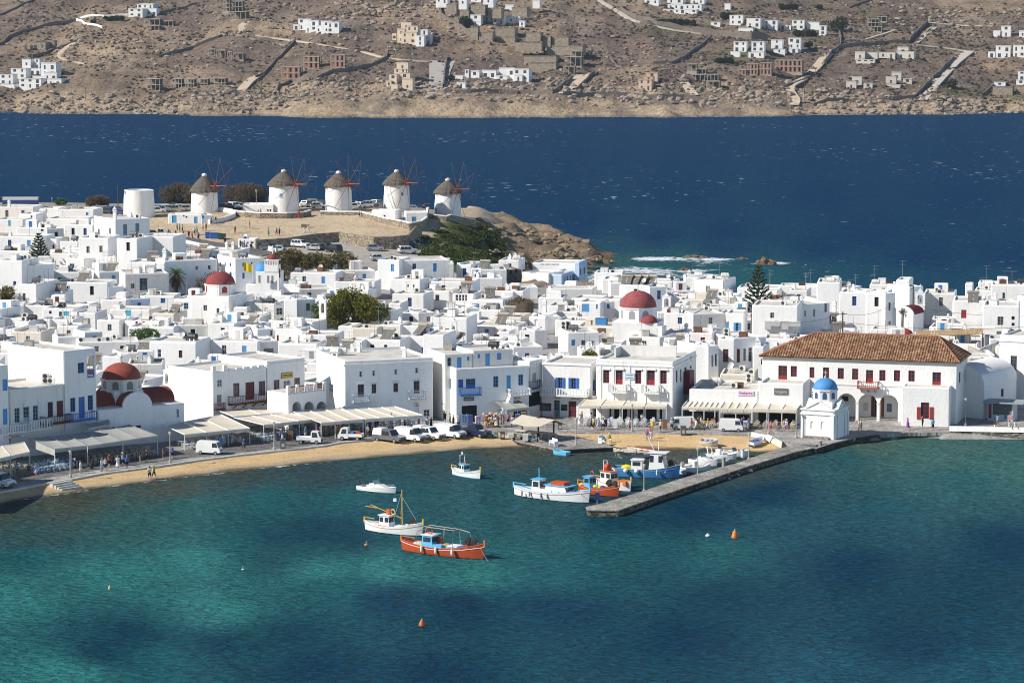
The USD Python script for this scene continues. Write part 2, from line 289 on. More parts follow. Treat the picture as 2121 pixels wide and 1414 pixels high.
_dry=np.array([0.49,0.385,0.26]);_cob=np.array([0.3,0.29,0.275]);_rockc=np.array([0.26,0.195,0.13]);_rockd=np.array([0.16,0.11,0.07]);_green=np.array([0.075,0.085,0.025]);_grav=np.array([0.36,0.33,0.29])
PX,PY=TPX,TPY
col=np.tile(_cob,(TX.size,1)).reshape(TX.shape+(3,))
def _blend(mask,c):
 global col
 m=np.clip(mask,0,1)[...,None];col=col*(1-m)+np.asarray(c)*m
_n1=NZ(TX,TY,12,31,4)*2;_n2=NZ(TX,TY,4,32,4)*2
_blend(((TY>690)&(PX<1000))*1.0,_dry);_blend((TY>690)*(PX<1000)*smoothstep(0.0,0.5,_n2)*0.6,_dry*0.72)
_blend(smoothstep(505,512,PY)*smoothstep(560,545,PY)*(PX>530)*(PX<900)*(TY>640),_grav)
_blend((TY>748)&(PX<950),(0.3,0.265,0.22))
_blend(_rock*1.0,_rockc);_blend(_rock*smoothstep(-0.1,0.35,_n2),_rockc*0.7);_blend(_rock*smoothstep(1.6,0.5,TZ),_rockd)
_blend(smoothstep(895,915,PX+30*_n1)*smoothstep(1045,1025,PX+40*_n1-(PY-500)*0.5)*smoothstep(452,462,PY)*(TY>655),_green)
v=np.stack([TX.ravel(),TY.ravel(),_z],1)
single('ground',None,None,(v,_f),ATTR(nscale=0.9,var=0.28,bump=0.9,bscale=1.2,bdist=0.3),smooth=True,kind='structure',col=np.clip(col.reshape(-1,3),0.01,0.8))
HX,HY=np.arange(-360,361,2.2),np.concatenate([np.arange(1545,2010,2.2),np.arange(2010,2600,8.0)])
hx,hy=np.meshgrid(HX,HY)
def _shore(x):
 px=CXP+x/1625*FPX
 py=np.interp(px,[-300,0,170,500,700,1000,1250,1500,1750,2000,2121,2400],[231,230,233,238,240.5,241,240.5,238.5,236,233,232,231])
 return CAMH*FPX/(py+31)
SH=_shore(hx)+NZ(hx,hy*0,26,40,5)*34
dh=hy-SH
hz0=np.where(dh>0,4.2*(1-np.exp(-np.maximum(dh,0)/9))+0.196*np.maximum(dh-12,0)+NZ(hx,hy,120,41,3)*np.clip(dh/80,0,1)*14,dh*0.2)
hz0=hz0+np.clip(dh/10,0,1)*(NZ(hx,hy,30,42,4)*3.2)
_rg=np.abs(NZ(hx,hy,11,43,4))*2
hz=hz0+np.where(dh>0,(_rg*1.7-0.6)*(0.55+0.9*smoothstep(40,5,dh))*np.clip(dh/4,0,1)+NZ(hx,hy,4.5,44,3)*1.1*np.clip(dh/4,0,1),0)
_hint=RegularGridInterpolator((HY,HX),hz,bounds_error=False,fill_value=0.0)
def hill(px,py):
 """the point of the far hills seen at a pixel"""
 d=ray(px,py);ys=np.arange(1555,2300,0.5);t=ys/d[1];z=CAMH+d[2]*t;x=d[0]*t
 g=_hint(np.stack([ys,x],1));k=np.nonzero(g>=z)[0]
 k=k[0]if len(k)else len(ys)-1
 return np.array([x[k],ys[k],max(g[k],0.3)])
def hill_z(x,y):return float(_hint((y,x)))
hpx,hpy=proj((hx,hy,hz))
c_br,c_tan,c_sh,c_rock=np.array([0.15,0.112,0.086]),np.array([0.26,0.192,0.128]),np.array([0.34,0.26,0.175]),np.array([0.22,0.178,0.14])
n1,n2=NZ(hx,hy,60,50,4)*2.2,NZ(hx,hy,14,51,4)*2.2
w=smoothstep(-0.35,0.45,n1+0.4*n2-0.25*smoothstep(1100,1400,hpx)+0.35*smoothstep(900,400,hpx)*smoothstep(60,200,hpy))[...,None]
hc=c_br*(1-w)+c_tan*w
w=smoothstep(0.1,0.5,n2)[...,None]*0.6;hc=hc*(1-w)+c_rock*w
w=(smoothstep(0.15,0.6,NZ(hx,hy,8,52,4)*2.4)*0.55)[...,None];hc=hc*(1-w)+np.array([0.085,0.062,0.055])*w
w=(smoothstep(40,8,dh+26*n2))[...,None];hc=hc*(1-w)+c_sh*w
w=(smoothstep(0.2,0.5,n2)*smoothstep(60,10,dh)*0.7)[...,None];hc=hc*(1-w)+c_rock*0.75*w
for gx,gy,sx,sy in[(2090,205,50,10),(1990,190,40,8),(1510,115,60,14),(1560,75,40,8),(1700,90,30,10),(110,188,35,7),(200,40,60,5),(850,213,25,6),(1480,185,40,7),(1000,183,50,6),(1750,25,90,16),(1640,60,60,10),(1900,175,60,8),(1400,60,80,12)]:
 w=(np.exp(-((hpx-gx)/sx)**2-((hpy-gy)/sy)**2)*smoothstep(-0.4,0.4,n2)*0.85)[...,None];hc=hc*(1-w)+np.array([0.09,0.1,0.03])*w
w=.8*smoothstep(0.9,0.2,hz+n2*.3)[...,None]*(dh>-5)[...,None];hc=hc*(1-w)+np.array([0.11,0.085,0.065])*w
for gx,gy,sx,sy in[(210,108,60,16),(620,180,70,8),(780,180,40,9),(1500,170,25,12),(1645,195,25,18),(1330,190,60,9),(560,60,60,18)]:
 w=(np.exp(-((hpx-gx)/sx)**2-((hpy-gy)/sy)**2)*0.8)[...,None];hc=hc*(1-w)+np.array([0.4,0.3,0.19])*w
hv,hf=grid_mesh(HX,HY,hz)
single('hills',None,None,(hv,hf),ATTR(nscale=0.35,var=0.38,bump=1.0,bscale=0.5,bdist=1.2),smooth=True,kind='structure',col=np.clip(hc.reshape(-1,3),0.01,0.8))
rs=np.random.RandomState(7)
ico0=trimesh.creation.icosahedron();ico1=trimesh.creation.icosphere(1,1.0)
def scatter(pos,size,seed,base=ico0,flat=0.7):
 r=np.random.RandomState(seed);n,nv=len(pos),len(base.vertices)
 v=base.vertices[None]*(0.75+0.5*r.rand(n,nv,1))*size[:,None,None];v[...,0]*=1+.5*r.rand(n,1);v[...,2]*=flat
 a=r.rand(n)*6.28;c,q=np.cos(a)[:,None],np.sin(a)[:,None]
 v=np.stack([v[...,0]*c-v[...,1]*q,v[...,0]*q+v[...,1]*c,v[...,2]],-1)+pos[:,None];v[...,2]+=size[:,None]*flat*.25
 return v.reshape(-1,3),(base.faces[None]+(np.arange(n)*nv)[:,None,None]).reshape(-1,3)
def _hillpts(n,seed,shore):
 r=np.random.RandomState(seed);px=r.uniform(-30,2150,n);py=np.where(r.rand(n)<shore,r.uniform(190,240,n),r.uniform(-20,236,n))
 y=np.minimum(1612+(236-py)*1.18+r.uniform(-10,10,n),1915);x=(px-CXP)/FPX*y
 return r,px,py,x,y
r,px,py,x,y=_hillpts(22000,1,.25);zone=np.exp(-((px-860)/190)**2-((py-60)/75)**2)+.7*np.exp(-((px-330)/260)**2-((py-90)/55)**2)+.8*np.exp(-((px-1950)/200)**2-((py-20)/35)**2)+.8*(py>205)+.5*np.exp(-((px-1250)/130)**2-((py-150)/40)**2);k=r.rand(22000)<.16+zone*.8+NZ(x,y,25,60,3)*1.2;k&=np.cumsum(k)<=6500;x,y=x[k],y[k]
single('boulders','pale boulders strewn over the dry hillside across the bay','boulders',scatter(np.stack([x,y,_hint(np.stack([y,x],1))],1),(0.4+1.9*r.rand(k.sum())**3.2)*np.clip(.55+zone[k]*.6,.5,1.1),1),M((0.275,0.222,0.172),0.95,0.1,0.35,0.5),kind='stuff')
r,px,py,x,y=_hillpts(22000,2,0.0);k=r.rand(22000)<0.45+NZ(x,y,18,61,3)*2.4+0.25*(1100<px);k&=(np.cumsum(k)<=9000)&(y>1632);x,y=x[k],y[k]
single('scrub','low brown and dark green scrub growing over the hillside across the bay','scrub',scatter(np.stack([x,y,_hint(np.stack([y,x],1))],1),0.35+0.8*r.rand(k.sum())**2,2,flat=0.8),LEAF((0.06,0.045,0.03),(0.1,0.1,0.042),0.0),kind='stuff')
r=np.random.RandomState(3);q=P(r.uniform(1000,1330,3000),r.uniform(462,556,3000),2.5).T if False else np.array([P(a,b,3.0)for a,b in zip(r.uniform(1015,1330,1500),r.uniform(466,556,1500))])
for _ in range(4):
 g=np.maximum(_gint(q[:,[1,0]]),0);q=np.array([q[:,0]*(CAMH-g)/(CAMH-q[:,2]),q[:,1]*(CAMH-g)/(CAMH-q[:,2]),g]).T
k=shapely.contains(COASTP,shapely.points(q[:,0],q[:,1]))&(q[:,2]>0.1);q=q[k][:260]
single('rocks','brown weathered rocks piled along the headland beyond the windmills','rocks',scatter(q,0.3+.9*r.rand(len(q))**3,3,ico1,.6),M((0.25,0.19,0.13),0.95,0.1,0.4,0.8,bump=.5),kind='stuff')
def islet(px,py,w,h,label,seed):
 r=np.random.RandomState(seed);c=P(px,py,0);s=scl(c);hull=[]
 mb=MB();W,H=w/s,h/s
 for k in range(9):
  m=trimesh.creation.icosphere(2,1.0);u=r.uniform(-1,1);rr=W*0.5*r.uniform(.22,.42)
  v=m.vertices*[rr,rr*0.8,H*(1-0.6*abs(u))*r.uniform(.7,1.0)];v=v+(meshkit.fbm(m.vertices*1.7+k*7+seed,4)-.5)[:,None]*m.vertices*rr*0.9
  mb.add(v+[u*W*0.36,r.uniform(-.5,.5)*W*.25,0],m.faces)
 t=Thing('islet_rock',label,'rock',(c[0],c[1],-0.1));t.part('stone',mb,M((0.17,0.115,0.065),0.9,0.2,0.45,1.2,bump=.6))
islet(1585,547,48,22,'tallest brown rock standing in the sea beyond the pine tree',1)
islet(1440,532,62,6,'long low reef rock amid white foam beyond the headland tip',2)
islet(1537,536,34,5,'small flat reef rock just left of the tall sea rock',3)
islet(1419,560,30,9,'round brown rock alone in the surf in front of the reef',4)
islet(1397,536,18,4,'tiny reef rock nearest the tip of the headland',5)
islet(1240,545,62,20,'big striped shore rock below the headland beside the breaking waves',6)
islet(1255,588,70,7,'dark flat shore rock under the white sea restaurant',7)
# ========= the sea
ys=np.concatenate([np.arange(225,480,1.0),np.arange(480,800,2.0),np.arange(800,1560,8.0),np.arange(1560,1680,1.6)]);xs=np.concatenate([np.arange(-420,-130,10.0),np.arange(-130,130,1.5),np.arange(130,430,10.0)])
wx,wy=np.meshgrid(xs,ys);wpx,wpy=proj((wx,wy,np.zeros_like(wx)))
FAR,NAVY,WEED,TEAL,TEAL2=(0.002,0.032,0.092),(0.0025,0.034,0.066),(0.004,0.042,0.064),(0.03,0.172,0.165),(0.012,0.092,0.102)
cp=[(0,1060,(.045,.055,.04)),(150,1045,(.055,.06,.04)),(350,1010,(.06,.07,.055)),(500,990,(.04,.06,.055)),(650,980,(.03,.052,.058)),(900,955,(.03,.062,.066)),(1050,940,(.07,.075,.055)),(1200,945,(.055,.075,.065)),(1400,938,(.085,.085,.06)),(1540,945,(.06,.08,.06)),(60,1110,(.028,.07,.065)),(250,1090,(.025,.095,.09)),(400,1055,(.022,.105,.1)),(550,1040,TEAL2),(700,1040,TEAL2),(850,1020,(.016,.085,.095)),(1000,1000,(.016,.075,.085)),(1150,1000,(.018,.075,.08)),(1000,1060,(.016,.085,.095)),(1350,985,(.02,.07,.075)),(250,1190,TEAL),(0,1250,TEAL),(60,1150,TEAL2),(150,1390,TEAL),(400,1150,TEAL),(450,1260,TEAL),(350,1360,TEAL2),(560,1105,WEED),(640,1100,WEED),(730,1107,WEED),(500,1112,TEAL2),(650,1180,TEAL),(560,1155,(.014,.07,.085)),(800,1180,TEAL),(980,1190,TEAL),(700,1230,TEAL2),(280,1315,WEED),(220,1350,WEED),(450,1330,WEED),(600,1310,WEED),(780,1250,NAVY),(650,1380,NAVY),(950,1260,NAVY),(900,1400,NAVY),(1150,1180,TEAL2),(1150,1260,NAVY),(1300,1120,TEAL2),(1480,1150,(.016,.1,.11)),(1450,1060,NAVY),(1300,1080,WEED),(1600,1080,(.013,.075,.1)),(1500,1230,WEED),(1400,1320,NAVY),(1600,1020,NAVY),(1820,915,(.075,.12,.09)),(1900,950,(.05,.13,.11)),(1990,935,(.05,.12,.1)),(1750,960,(.022,.09,.095)),(2100,960,(.045,.135,.12)),(2000,1000,(.022,.105,.115)),(1850,1060,(.014,.08,.1)),(2100,1130,NAVY),(1750,1180,NAVY),(1950,1230,WEED),(1700,1390,(.012,.07,.105)),(2050,1390,(.012,.075,.11)),(1900,1320,NAVY),(1300,545,(.025,.1,.1)),(1400,550,(.02,.095,.105)),(1500,565,(.016,.09,.105)),(1600,575,(.016,.092,.11)),(1700,560,(.01,.065,.1)),(1850,575,(.009,.06,.1)),(2050,580,(.008,.055,.1)),(1350,590,(.022,.11,.12)),(1500,605,(.018,.1,.115)),(1300,512,(.012,.06,.1)),(1500,512,(.005,.04,.095)),(1700,515,FAR),(2100,530,FAR),(1900,530,FAR),(1500,480,FAR),(1800,480,FAR),(1350,490,FAR)]
cp+=[(x,y,FAR)for x in range(-100,2300,300)for y in(200,300,400)]+[(900,430,FAR),(1200,460,FAR)]
cpx=np.array([[a,b*2.2]for a,b,_ in cp]);cpc=np.array([c for _,_,c in cp])
_nx,_ny=NZ(wx,wy,16,70,5)*70,NZ(wx,wy,16,71,5)*42
_wl=(wy<560)
qx,qy=wpx+_nx*np.where(_wl,1,.5),wpy+_ny*np.where(_wl,1,.3)
num=np.zeros(wx.shape+(3,));den=np.zeros(wx.shape)
for(a,b),c in zip(cpx,cpc):
 k=1/((qx-a)**2+(qy*2.2-b)**2+500.0)**1.45;num+=k[...,None]*c;den+=k
wc=num/den[...,None]*.92
foam=np.zeros(wx.shape)
for a,b,sx,sy,am in[(1380,536,45,5,1.0),(1480,537,60,4,.9),(1600,545,45,4,1.0),(1330,536,30,4,.8),(1470,545,50,5,.6),(1240,572,45,10,.75),(1235,590,45,10,1.0),(1290,558,60,9,.6),(1360,562,60,9,.7),(1450,560,40,4,.8),(1480,570,50,5,.6),(1420,572,50,7,.5),(1260,605,60,8,.6),(1420,606,60,5,.6),(1480,588,40,6,.5),(1560,556,60,6,.4),(1815,906,30,3,.7),(1790,909,50,2.5,.6)]:
 foam+=am*np.exp(-((wpx-a)/sx)**2-((wpy-b)/sy)**2)
_wsp=shapely.points(wx.ravel(),wy.ravel())
dsh=shapely.distance(COASTP.exterior,_wsp).reshape(wx.shape)
foam+=0.55*(wy<500)*np.exp(-((dsh-0.5)/0.7)**2)*(wpx<700)
foam+=np.exp(-(np.maximum(_shore(wx)+NZ(wx,wy*0,26,40,5)*34-wy,0)/7)**2)*(wy>1400)*0.62
opn=np.clip(smoothstep(640,760,wy)*(.75+2.2*NZ(wx,wy*.6,55,77,3)),0,1.3)
aux=np.stack([np.clip(foam,0,1),opn,np.zeros_like(opn)],-1)
m=single('sea',None,None,grid_mesh(xs,ys,np.zeros_like(wx)),None,smooth=True,kind='structure',col=wc.reshape(-1,3))
UsdGeom.PrimvarsAPI(m).CreatePrimvar('aux',Sdf.ValueTypeNames.Color3fArray,'vertex').Set(Vt.Vec3fArray.FromNumpy(aux.reshape(-1,3).astype(np.float32)))
_wm=usdkit.material(stage,'/World/Looks/sea_water',{'a':('attribute',{'attribute':'col'}),'x':('attribute',{'attribute':'aux'}),'sx':('separate_color',{}),'g':('geometry',{}),'m1':('mapping',{'scale':(0.8,1.3,1),'rotation':(0,0,0.25)}),'m2':('mapping',{'scale':(1.7,2.6,1),'rotation':(0,0,-0.2)}),'m3':('mapping',{'scale':(0.10,0.16,1),'rotation':(0,0,0.1)}),'n1':('noise_texture',{'scale':1.0,'detail':3.0,'roughness':0.55,'distortion':0.6}),'n2':('noise_texture',{'scale':1.0,'detail':3.0,'roughness':0.6}),'n3':('noise_texture',{'scale':1.0,'detail':3.0,'roughness':0.5}),'h1':('math',{'math_type':'multiply','value2':1.0}),'h2':('math',{'math_type':'multiply_add','value2':0.35}),'h3':('math',{'math_type':'multiply_add','value2':2.2}),'b':('bump',{'strength':1.0,'distance':0.55}),'cr':('map_range',{'from_min':0.35,'from_max':0.68,'to_min':0.66,'to_max':1.34,'clamp':True}),'cc':('combine_color',{}),'cm':('mix_color',{'blend_type':'multiply','fac':1.0,'use_clamp':False}),'fm':('mapping',{'scale':(0.45,0.5,1)}),'fn':('noise_texture',{'scale':1.0,'detail':6.0,'roughness':0.7,'distortion':0.8}),'fa':('math',{'math_type':'multiply','value2':0.43}),'fb':('math',{'math_type':'add'}),'fc':('map_range',{'from_min':0.74,'from_max':0.86,'clamp':True}),'wm':('mapping',{'scale':(0.21,0.24,1)}),'wn':('noise_texture',{'scale':1.0,'detail':5.0,'roughness':0.6,'distortion':0.4}),'wo':('math',{'math_type':'multiply_add','value2':0.06}),'wr':('map_range',{'from_min':0.715,'from_max':0.775,'clamp':True}),'ww':('math',{'math_type':'multiply'}),'ft':('math',{'math_type':'maximum','use_clamp':True}),'fx':('mix_color',{'b':(0.72,0.75,0.77)}),'d':('diffuse_bsdf',{}),'gl':('glossy_bsdf',{'roughness':0.12,'color':(0.4,0.68,0.92)}),'fr':('fresnel',{'IOR':1.33}),'fk':('map_range',{'from_min':0.02,'from_max':0.9,'to_min':0.015,'to_max':0.22,'clamp':True}),'fi':('math',{'math_type':'multiply_add','value2':-0.2,'value3':0.2}),'s':('mix_closure',{})},[('x.color','sx.color'),('g.position','m1.vector'),('g.position','m2.vector'),('g.position','m3.vector'),('m1.vector','n1.vector'),('m2.vector','n2.vector'),('m3.vector','n3.vector'),('n1.fac','h1.value1'),('n2.fac','h2.value1'),('h1.value','h2.value3'),('n3.fac','h3.value1'),('h2.value','h3.value3'),('h3.value','b.height'),('n1.fac','cr.value'),('cr.result','cc.r'),('cr.result','cc.g'),('cr.result','cc.b'),('a.color','cm.a'),('cc.color','cm.b'),('g.position','fm.vector'),('fm.vector','fn.vector'),('sx.r','fa.value1'),('fa.value','fb.value1'),('fn.fac','fb.value2'),('fb.value','fc.value'),('g.position','wm.vector'),('wm.vector','wn.vector'),('sx.g','wo.value1'),('wn.fac','wo.value3'),('wo.value','wr.value'),('wr.result','ww.value1'),('sx.g','ww.value2'),('fc.result','ft.value1'),('ww.value','ft.value2'),('ft.value','fx.fac'),('cm.result','fx.a'),('fx.result','d.color'),('b.normal','d.normal'),('b.normal','gl.normal'),('b.normal','fr.normal'),('fr.fac','fk.value'),('fk.result','s.fac'),('d.BSDF','s.closure1'),('gl.BSDF','s.closure2')],surface='s.closure')
UsdShade.MaterialBindingAPI.Apply(m.GetPrim()).Bind(_wm)
# ========= promenade, pier, platform
STONEPAVE=PAVING((0.27,0.255,0.235),(0.42,0.4,0.37),(0.17,0.16,0.15),0.75)
def sheet(name,px_pts,z,mat,thick=0.0):
 poly=[tuple(P(a,b,z)[:2])for a,b in px_pts]
 mb=MB();mb.prism(poly,z-max(thick,0.02),z)
 single(name,None,None,mb,mat,kind='structure');return Polygon(poly)
PROM=sheet('promenade',QUAY+[(1060,880),(1000,905),(1110,917)][:0]+[(1060,893),(1167,896)]+QUAY2[1:5]+[(1640,921),(1690,921),(1727,917),(1767,907),(1800,901),(1880,896),(1970,895),(2121,896),(2250,896),(2250,800),(1100,800),(900,830),(300,860),(-60,930)],QZ+0.03,STONEPAVE,0.5)
def quay_wall(name,label,pts,z1,z0,th,mat,capmat,caph=0.12):
 w=[P(a,b,z1)for a,b in pts];mb,cb=MB(),MB()
 for a,b in zip(w[:-1],w[1:]):
  n=np.array([(b-a)[1],-(b-a)[0],0]);n/=np.linalg.norm(n);o=n*th
  mb.add([a+[0,0,z0-z1],b+[0,0,z0-z1],b,a,a+[0,0,z0-z1]+o,b+[0,0,z0-z1]+o,b+o*.8,a+o*.8],[[0,3,2,1],[4,5,6,7],[3,7,6,2],[0,4,7,3],[1,2,6,5]])
  q=o*0.9
  cb.add([a-n*.35,b-n*.35,b+q,a+q,a-n*.35+[0,0,caph],b-n*.35+[0,0,caph],b+q+[0,0,caph],a+q+[0,0,caph]],[[0,3,2,1],[4,5,6,7],[0,4,7,3],[1,2,6,5],[3,7,6,2],[0,1,5,4]])
 t=Thing(name,label,'wall');t.part('masonry',mb,mat);t.part('kerb',cb,capmat);return t
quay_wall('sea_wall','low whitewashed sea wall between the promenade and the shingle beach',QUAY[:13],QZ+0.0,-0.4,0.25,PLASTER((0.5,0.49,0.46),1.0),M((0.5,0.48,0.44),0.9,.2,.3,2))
t=Thing('beach_steps','short flight of stone steps from the promenade down to the beach','steps')
for k in range(4):
 a,b=P(104+2*k,1001+3.0*k,1.0-.2*k),P(146+1.6*k,994+3.2*k,1.0-.2*k);n=np.array([(b-a)[1],-(b-a)[0],0]);n/=np.linalg.norm(n);q=n*0.45
 a,b=a+q*(k*0.9),b+q*(k*0.9)
 mb=MB();mb.slab([a-q*.2,a+q*1.1,b+q*1.1,b-q*.2],0.9);t.part('step',mb,M((0.46,0.44,0.4),0.9,.2,.3,2))
sheet('road',[(-60,1015),(0,1005),(99,989),(211,971),(326,957),(407,946.5),(502,936),(604,926),(700,912.5),(760,906),(760,890),(600,905),(500,913),(330,938),(160,966),(-60,1000)],QZ+.036,PAVING((.12,.115,.11),(.2,.19,.18),(.09,.085,.08),.7),.01)
DARKQ=STONE((0.035,0.03,0.026),(0.1,0.085,0.06),(0.02,0.018,0.015),0.6)
PIERL=[(1213,1050),(1250,1042),(1335,1016),(1412,991),(1472,974),(1521,961),(1580,940),(1645,920.5)]
PIERR=[(1690,927),(1646,936.6),(1552,965),(1457,997),(1355.6,1031),(1280.5,1057.5),(1216,1056.5)]
poly=[tuple(P(a,b,QZ)[:2])for a,b in PIERL+PIERR]
t=Thing('pier','long low stone pier with boats moored along its left side','pier')
mb=MB();mb.prism(poly,QZ-0.05,QZ+0.06);t.part('deck',mb,PAVING((0.24,0.225,0.2),(0.42,0.39,0.34),(0.15,0.14,0.125),0.7))
mb=MB();pb=Polygon(poly).buffer(-0.12,join_style=2);mb.prism(list(pb.exterior.coords)[:-1],-1.2,QZ-0.05);t.part('masonry',mb,STONE((0.05,0.042,0.032),(0.2,0.17,0.125),(0.03,0.026,0.02),0.6))
QR=[(1690,929),(1727,917),(1767,907),(1804,901),(1880,896),(1970,895)]
quay_wall('harbour_wall','dark seaweed-stained quay wall curving below the blue domed chapel',QR,QZ,-0.5,0.12,DARKQ,M((0.3,0.28,0.25),0.9,.2,.3,2),0.06)
WP=[(1966,907-4),(2121,906),(2260,908)]
w=[P(a,b,0.25)for a,b in WP];mb,cb=MB(),MB()
for a,b in zip(w[:-1],w[1:]):
 n=np.array([-(b-a)[1],(b-a)[0],0]);n/=np.linalg.norm(n)
 mb.add([a-[0,0,1],b-[0,0,1],b+[0,0,.75],a+[0,0,.75],a+n*2-[0,0,1],b+n*2-[0,0,1],b+n*2+[0,0,.75],a+n*2+[0,0,.75]],[[0,1,2,3],[5,4,7,6],[3,2,6,7],[0,3,7,4],[1,5,6,2]])
 cb.add([a+[0,0,.75]-n*.1,b+[0,0,.75]-n*.1,b+[0,0,1.25]+n*.15,a+[0,0,1.25]+n*.15,a+n*2.1+[0,0,.75],b+n*2.1+[0,0,.75],b+n*1.6+[0,0,1.3],a+n*1.6+[0,0,1.3]],[[0,1,2,3],[5,4,7,6],[3,2,6,7],[0,3,7,4],[1,5,6,2]])
t=Thing('parapet_wall','whitewashed rubble parapet along the water at the square','wall')
t.part('masonry',mb,STONE((0.1,0.08,0.055),(0.42,0.38,0.32),(0.06,0.05,0.04),0.5));t.part('coping',cb,PLASTER((0.76,0.75,0.72),1.0))
PLATF=[(1060,881),(1035,893),(1071,914),(1155,931.5),(1271,926),(1252,916),(1167,897),(1160,885)]
poly=[tuple(P(a,b,0.6)[:2])for a,b in PLATF]
t=Thing('fish_market_platform','low stone platform jutting into the water under the market stall','platform')
mb=MB();mb.prism(poly,0.5,0.62);t.part('paving',mb,PAVING((0.25,0.235,0.21),(0.4,0.37,0.33),(0.15,0.14,0.125),0.7))
pb=Polygon(poly).buffer(-0.1,join_style=2);mb=MB();mb.prism(list(pb.exterior.coords)[:-1],-0.8,0.5);t.part('masonry',mb,DARKQ)
PLATP=Polygon(poly)
def bg(x,y):
 """walkable surface height near the harbour"""
 p=Point(x,y)
 if PLATP.contains(p):return 0.62
 if PROM.contains(p):return QZ+0.03
 if B1.contains(p):return float(BG1((y,x)))
 if B2.contains(p):return float(BG2((y,x)))
 return max(ground(x,y),0)
def on(px,py,z0=QZ):
 """the walkable point seen at a pixel"""
 z=z0
 for _ in range(5):q=P(px,py,z);z=bg(q[0],q[1])
 return np.array([q[0],q[1],z])
def on_hill(px,py,z0=11.0):
 q=P(px,py,z0)
 for _ in range(12):q=P(px,py,0.5*q[2]+0.5*ground(q[0],q[1]))
 return np.array([q[0],q[1],ground(q[0],q[1])])
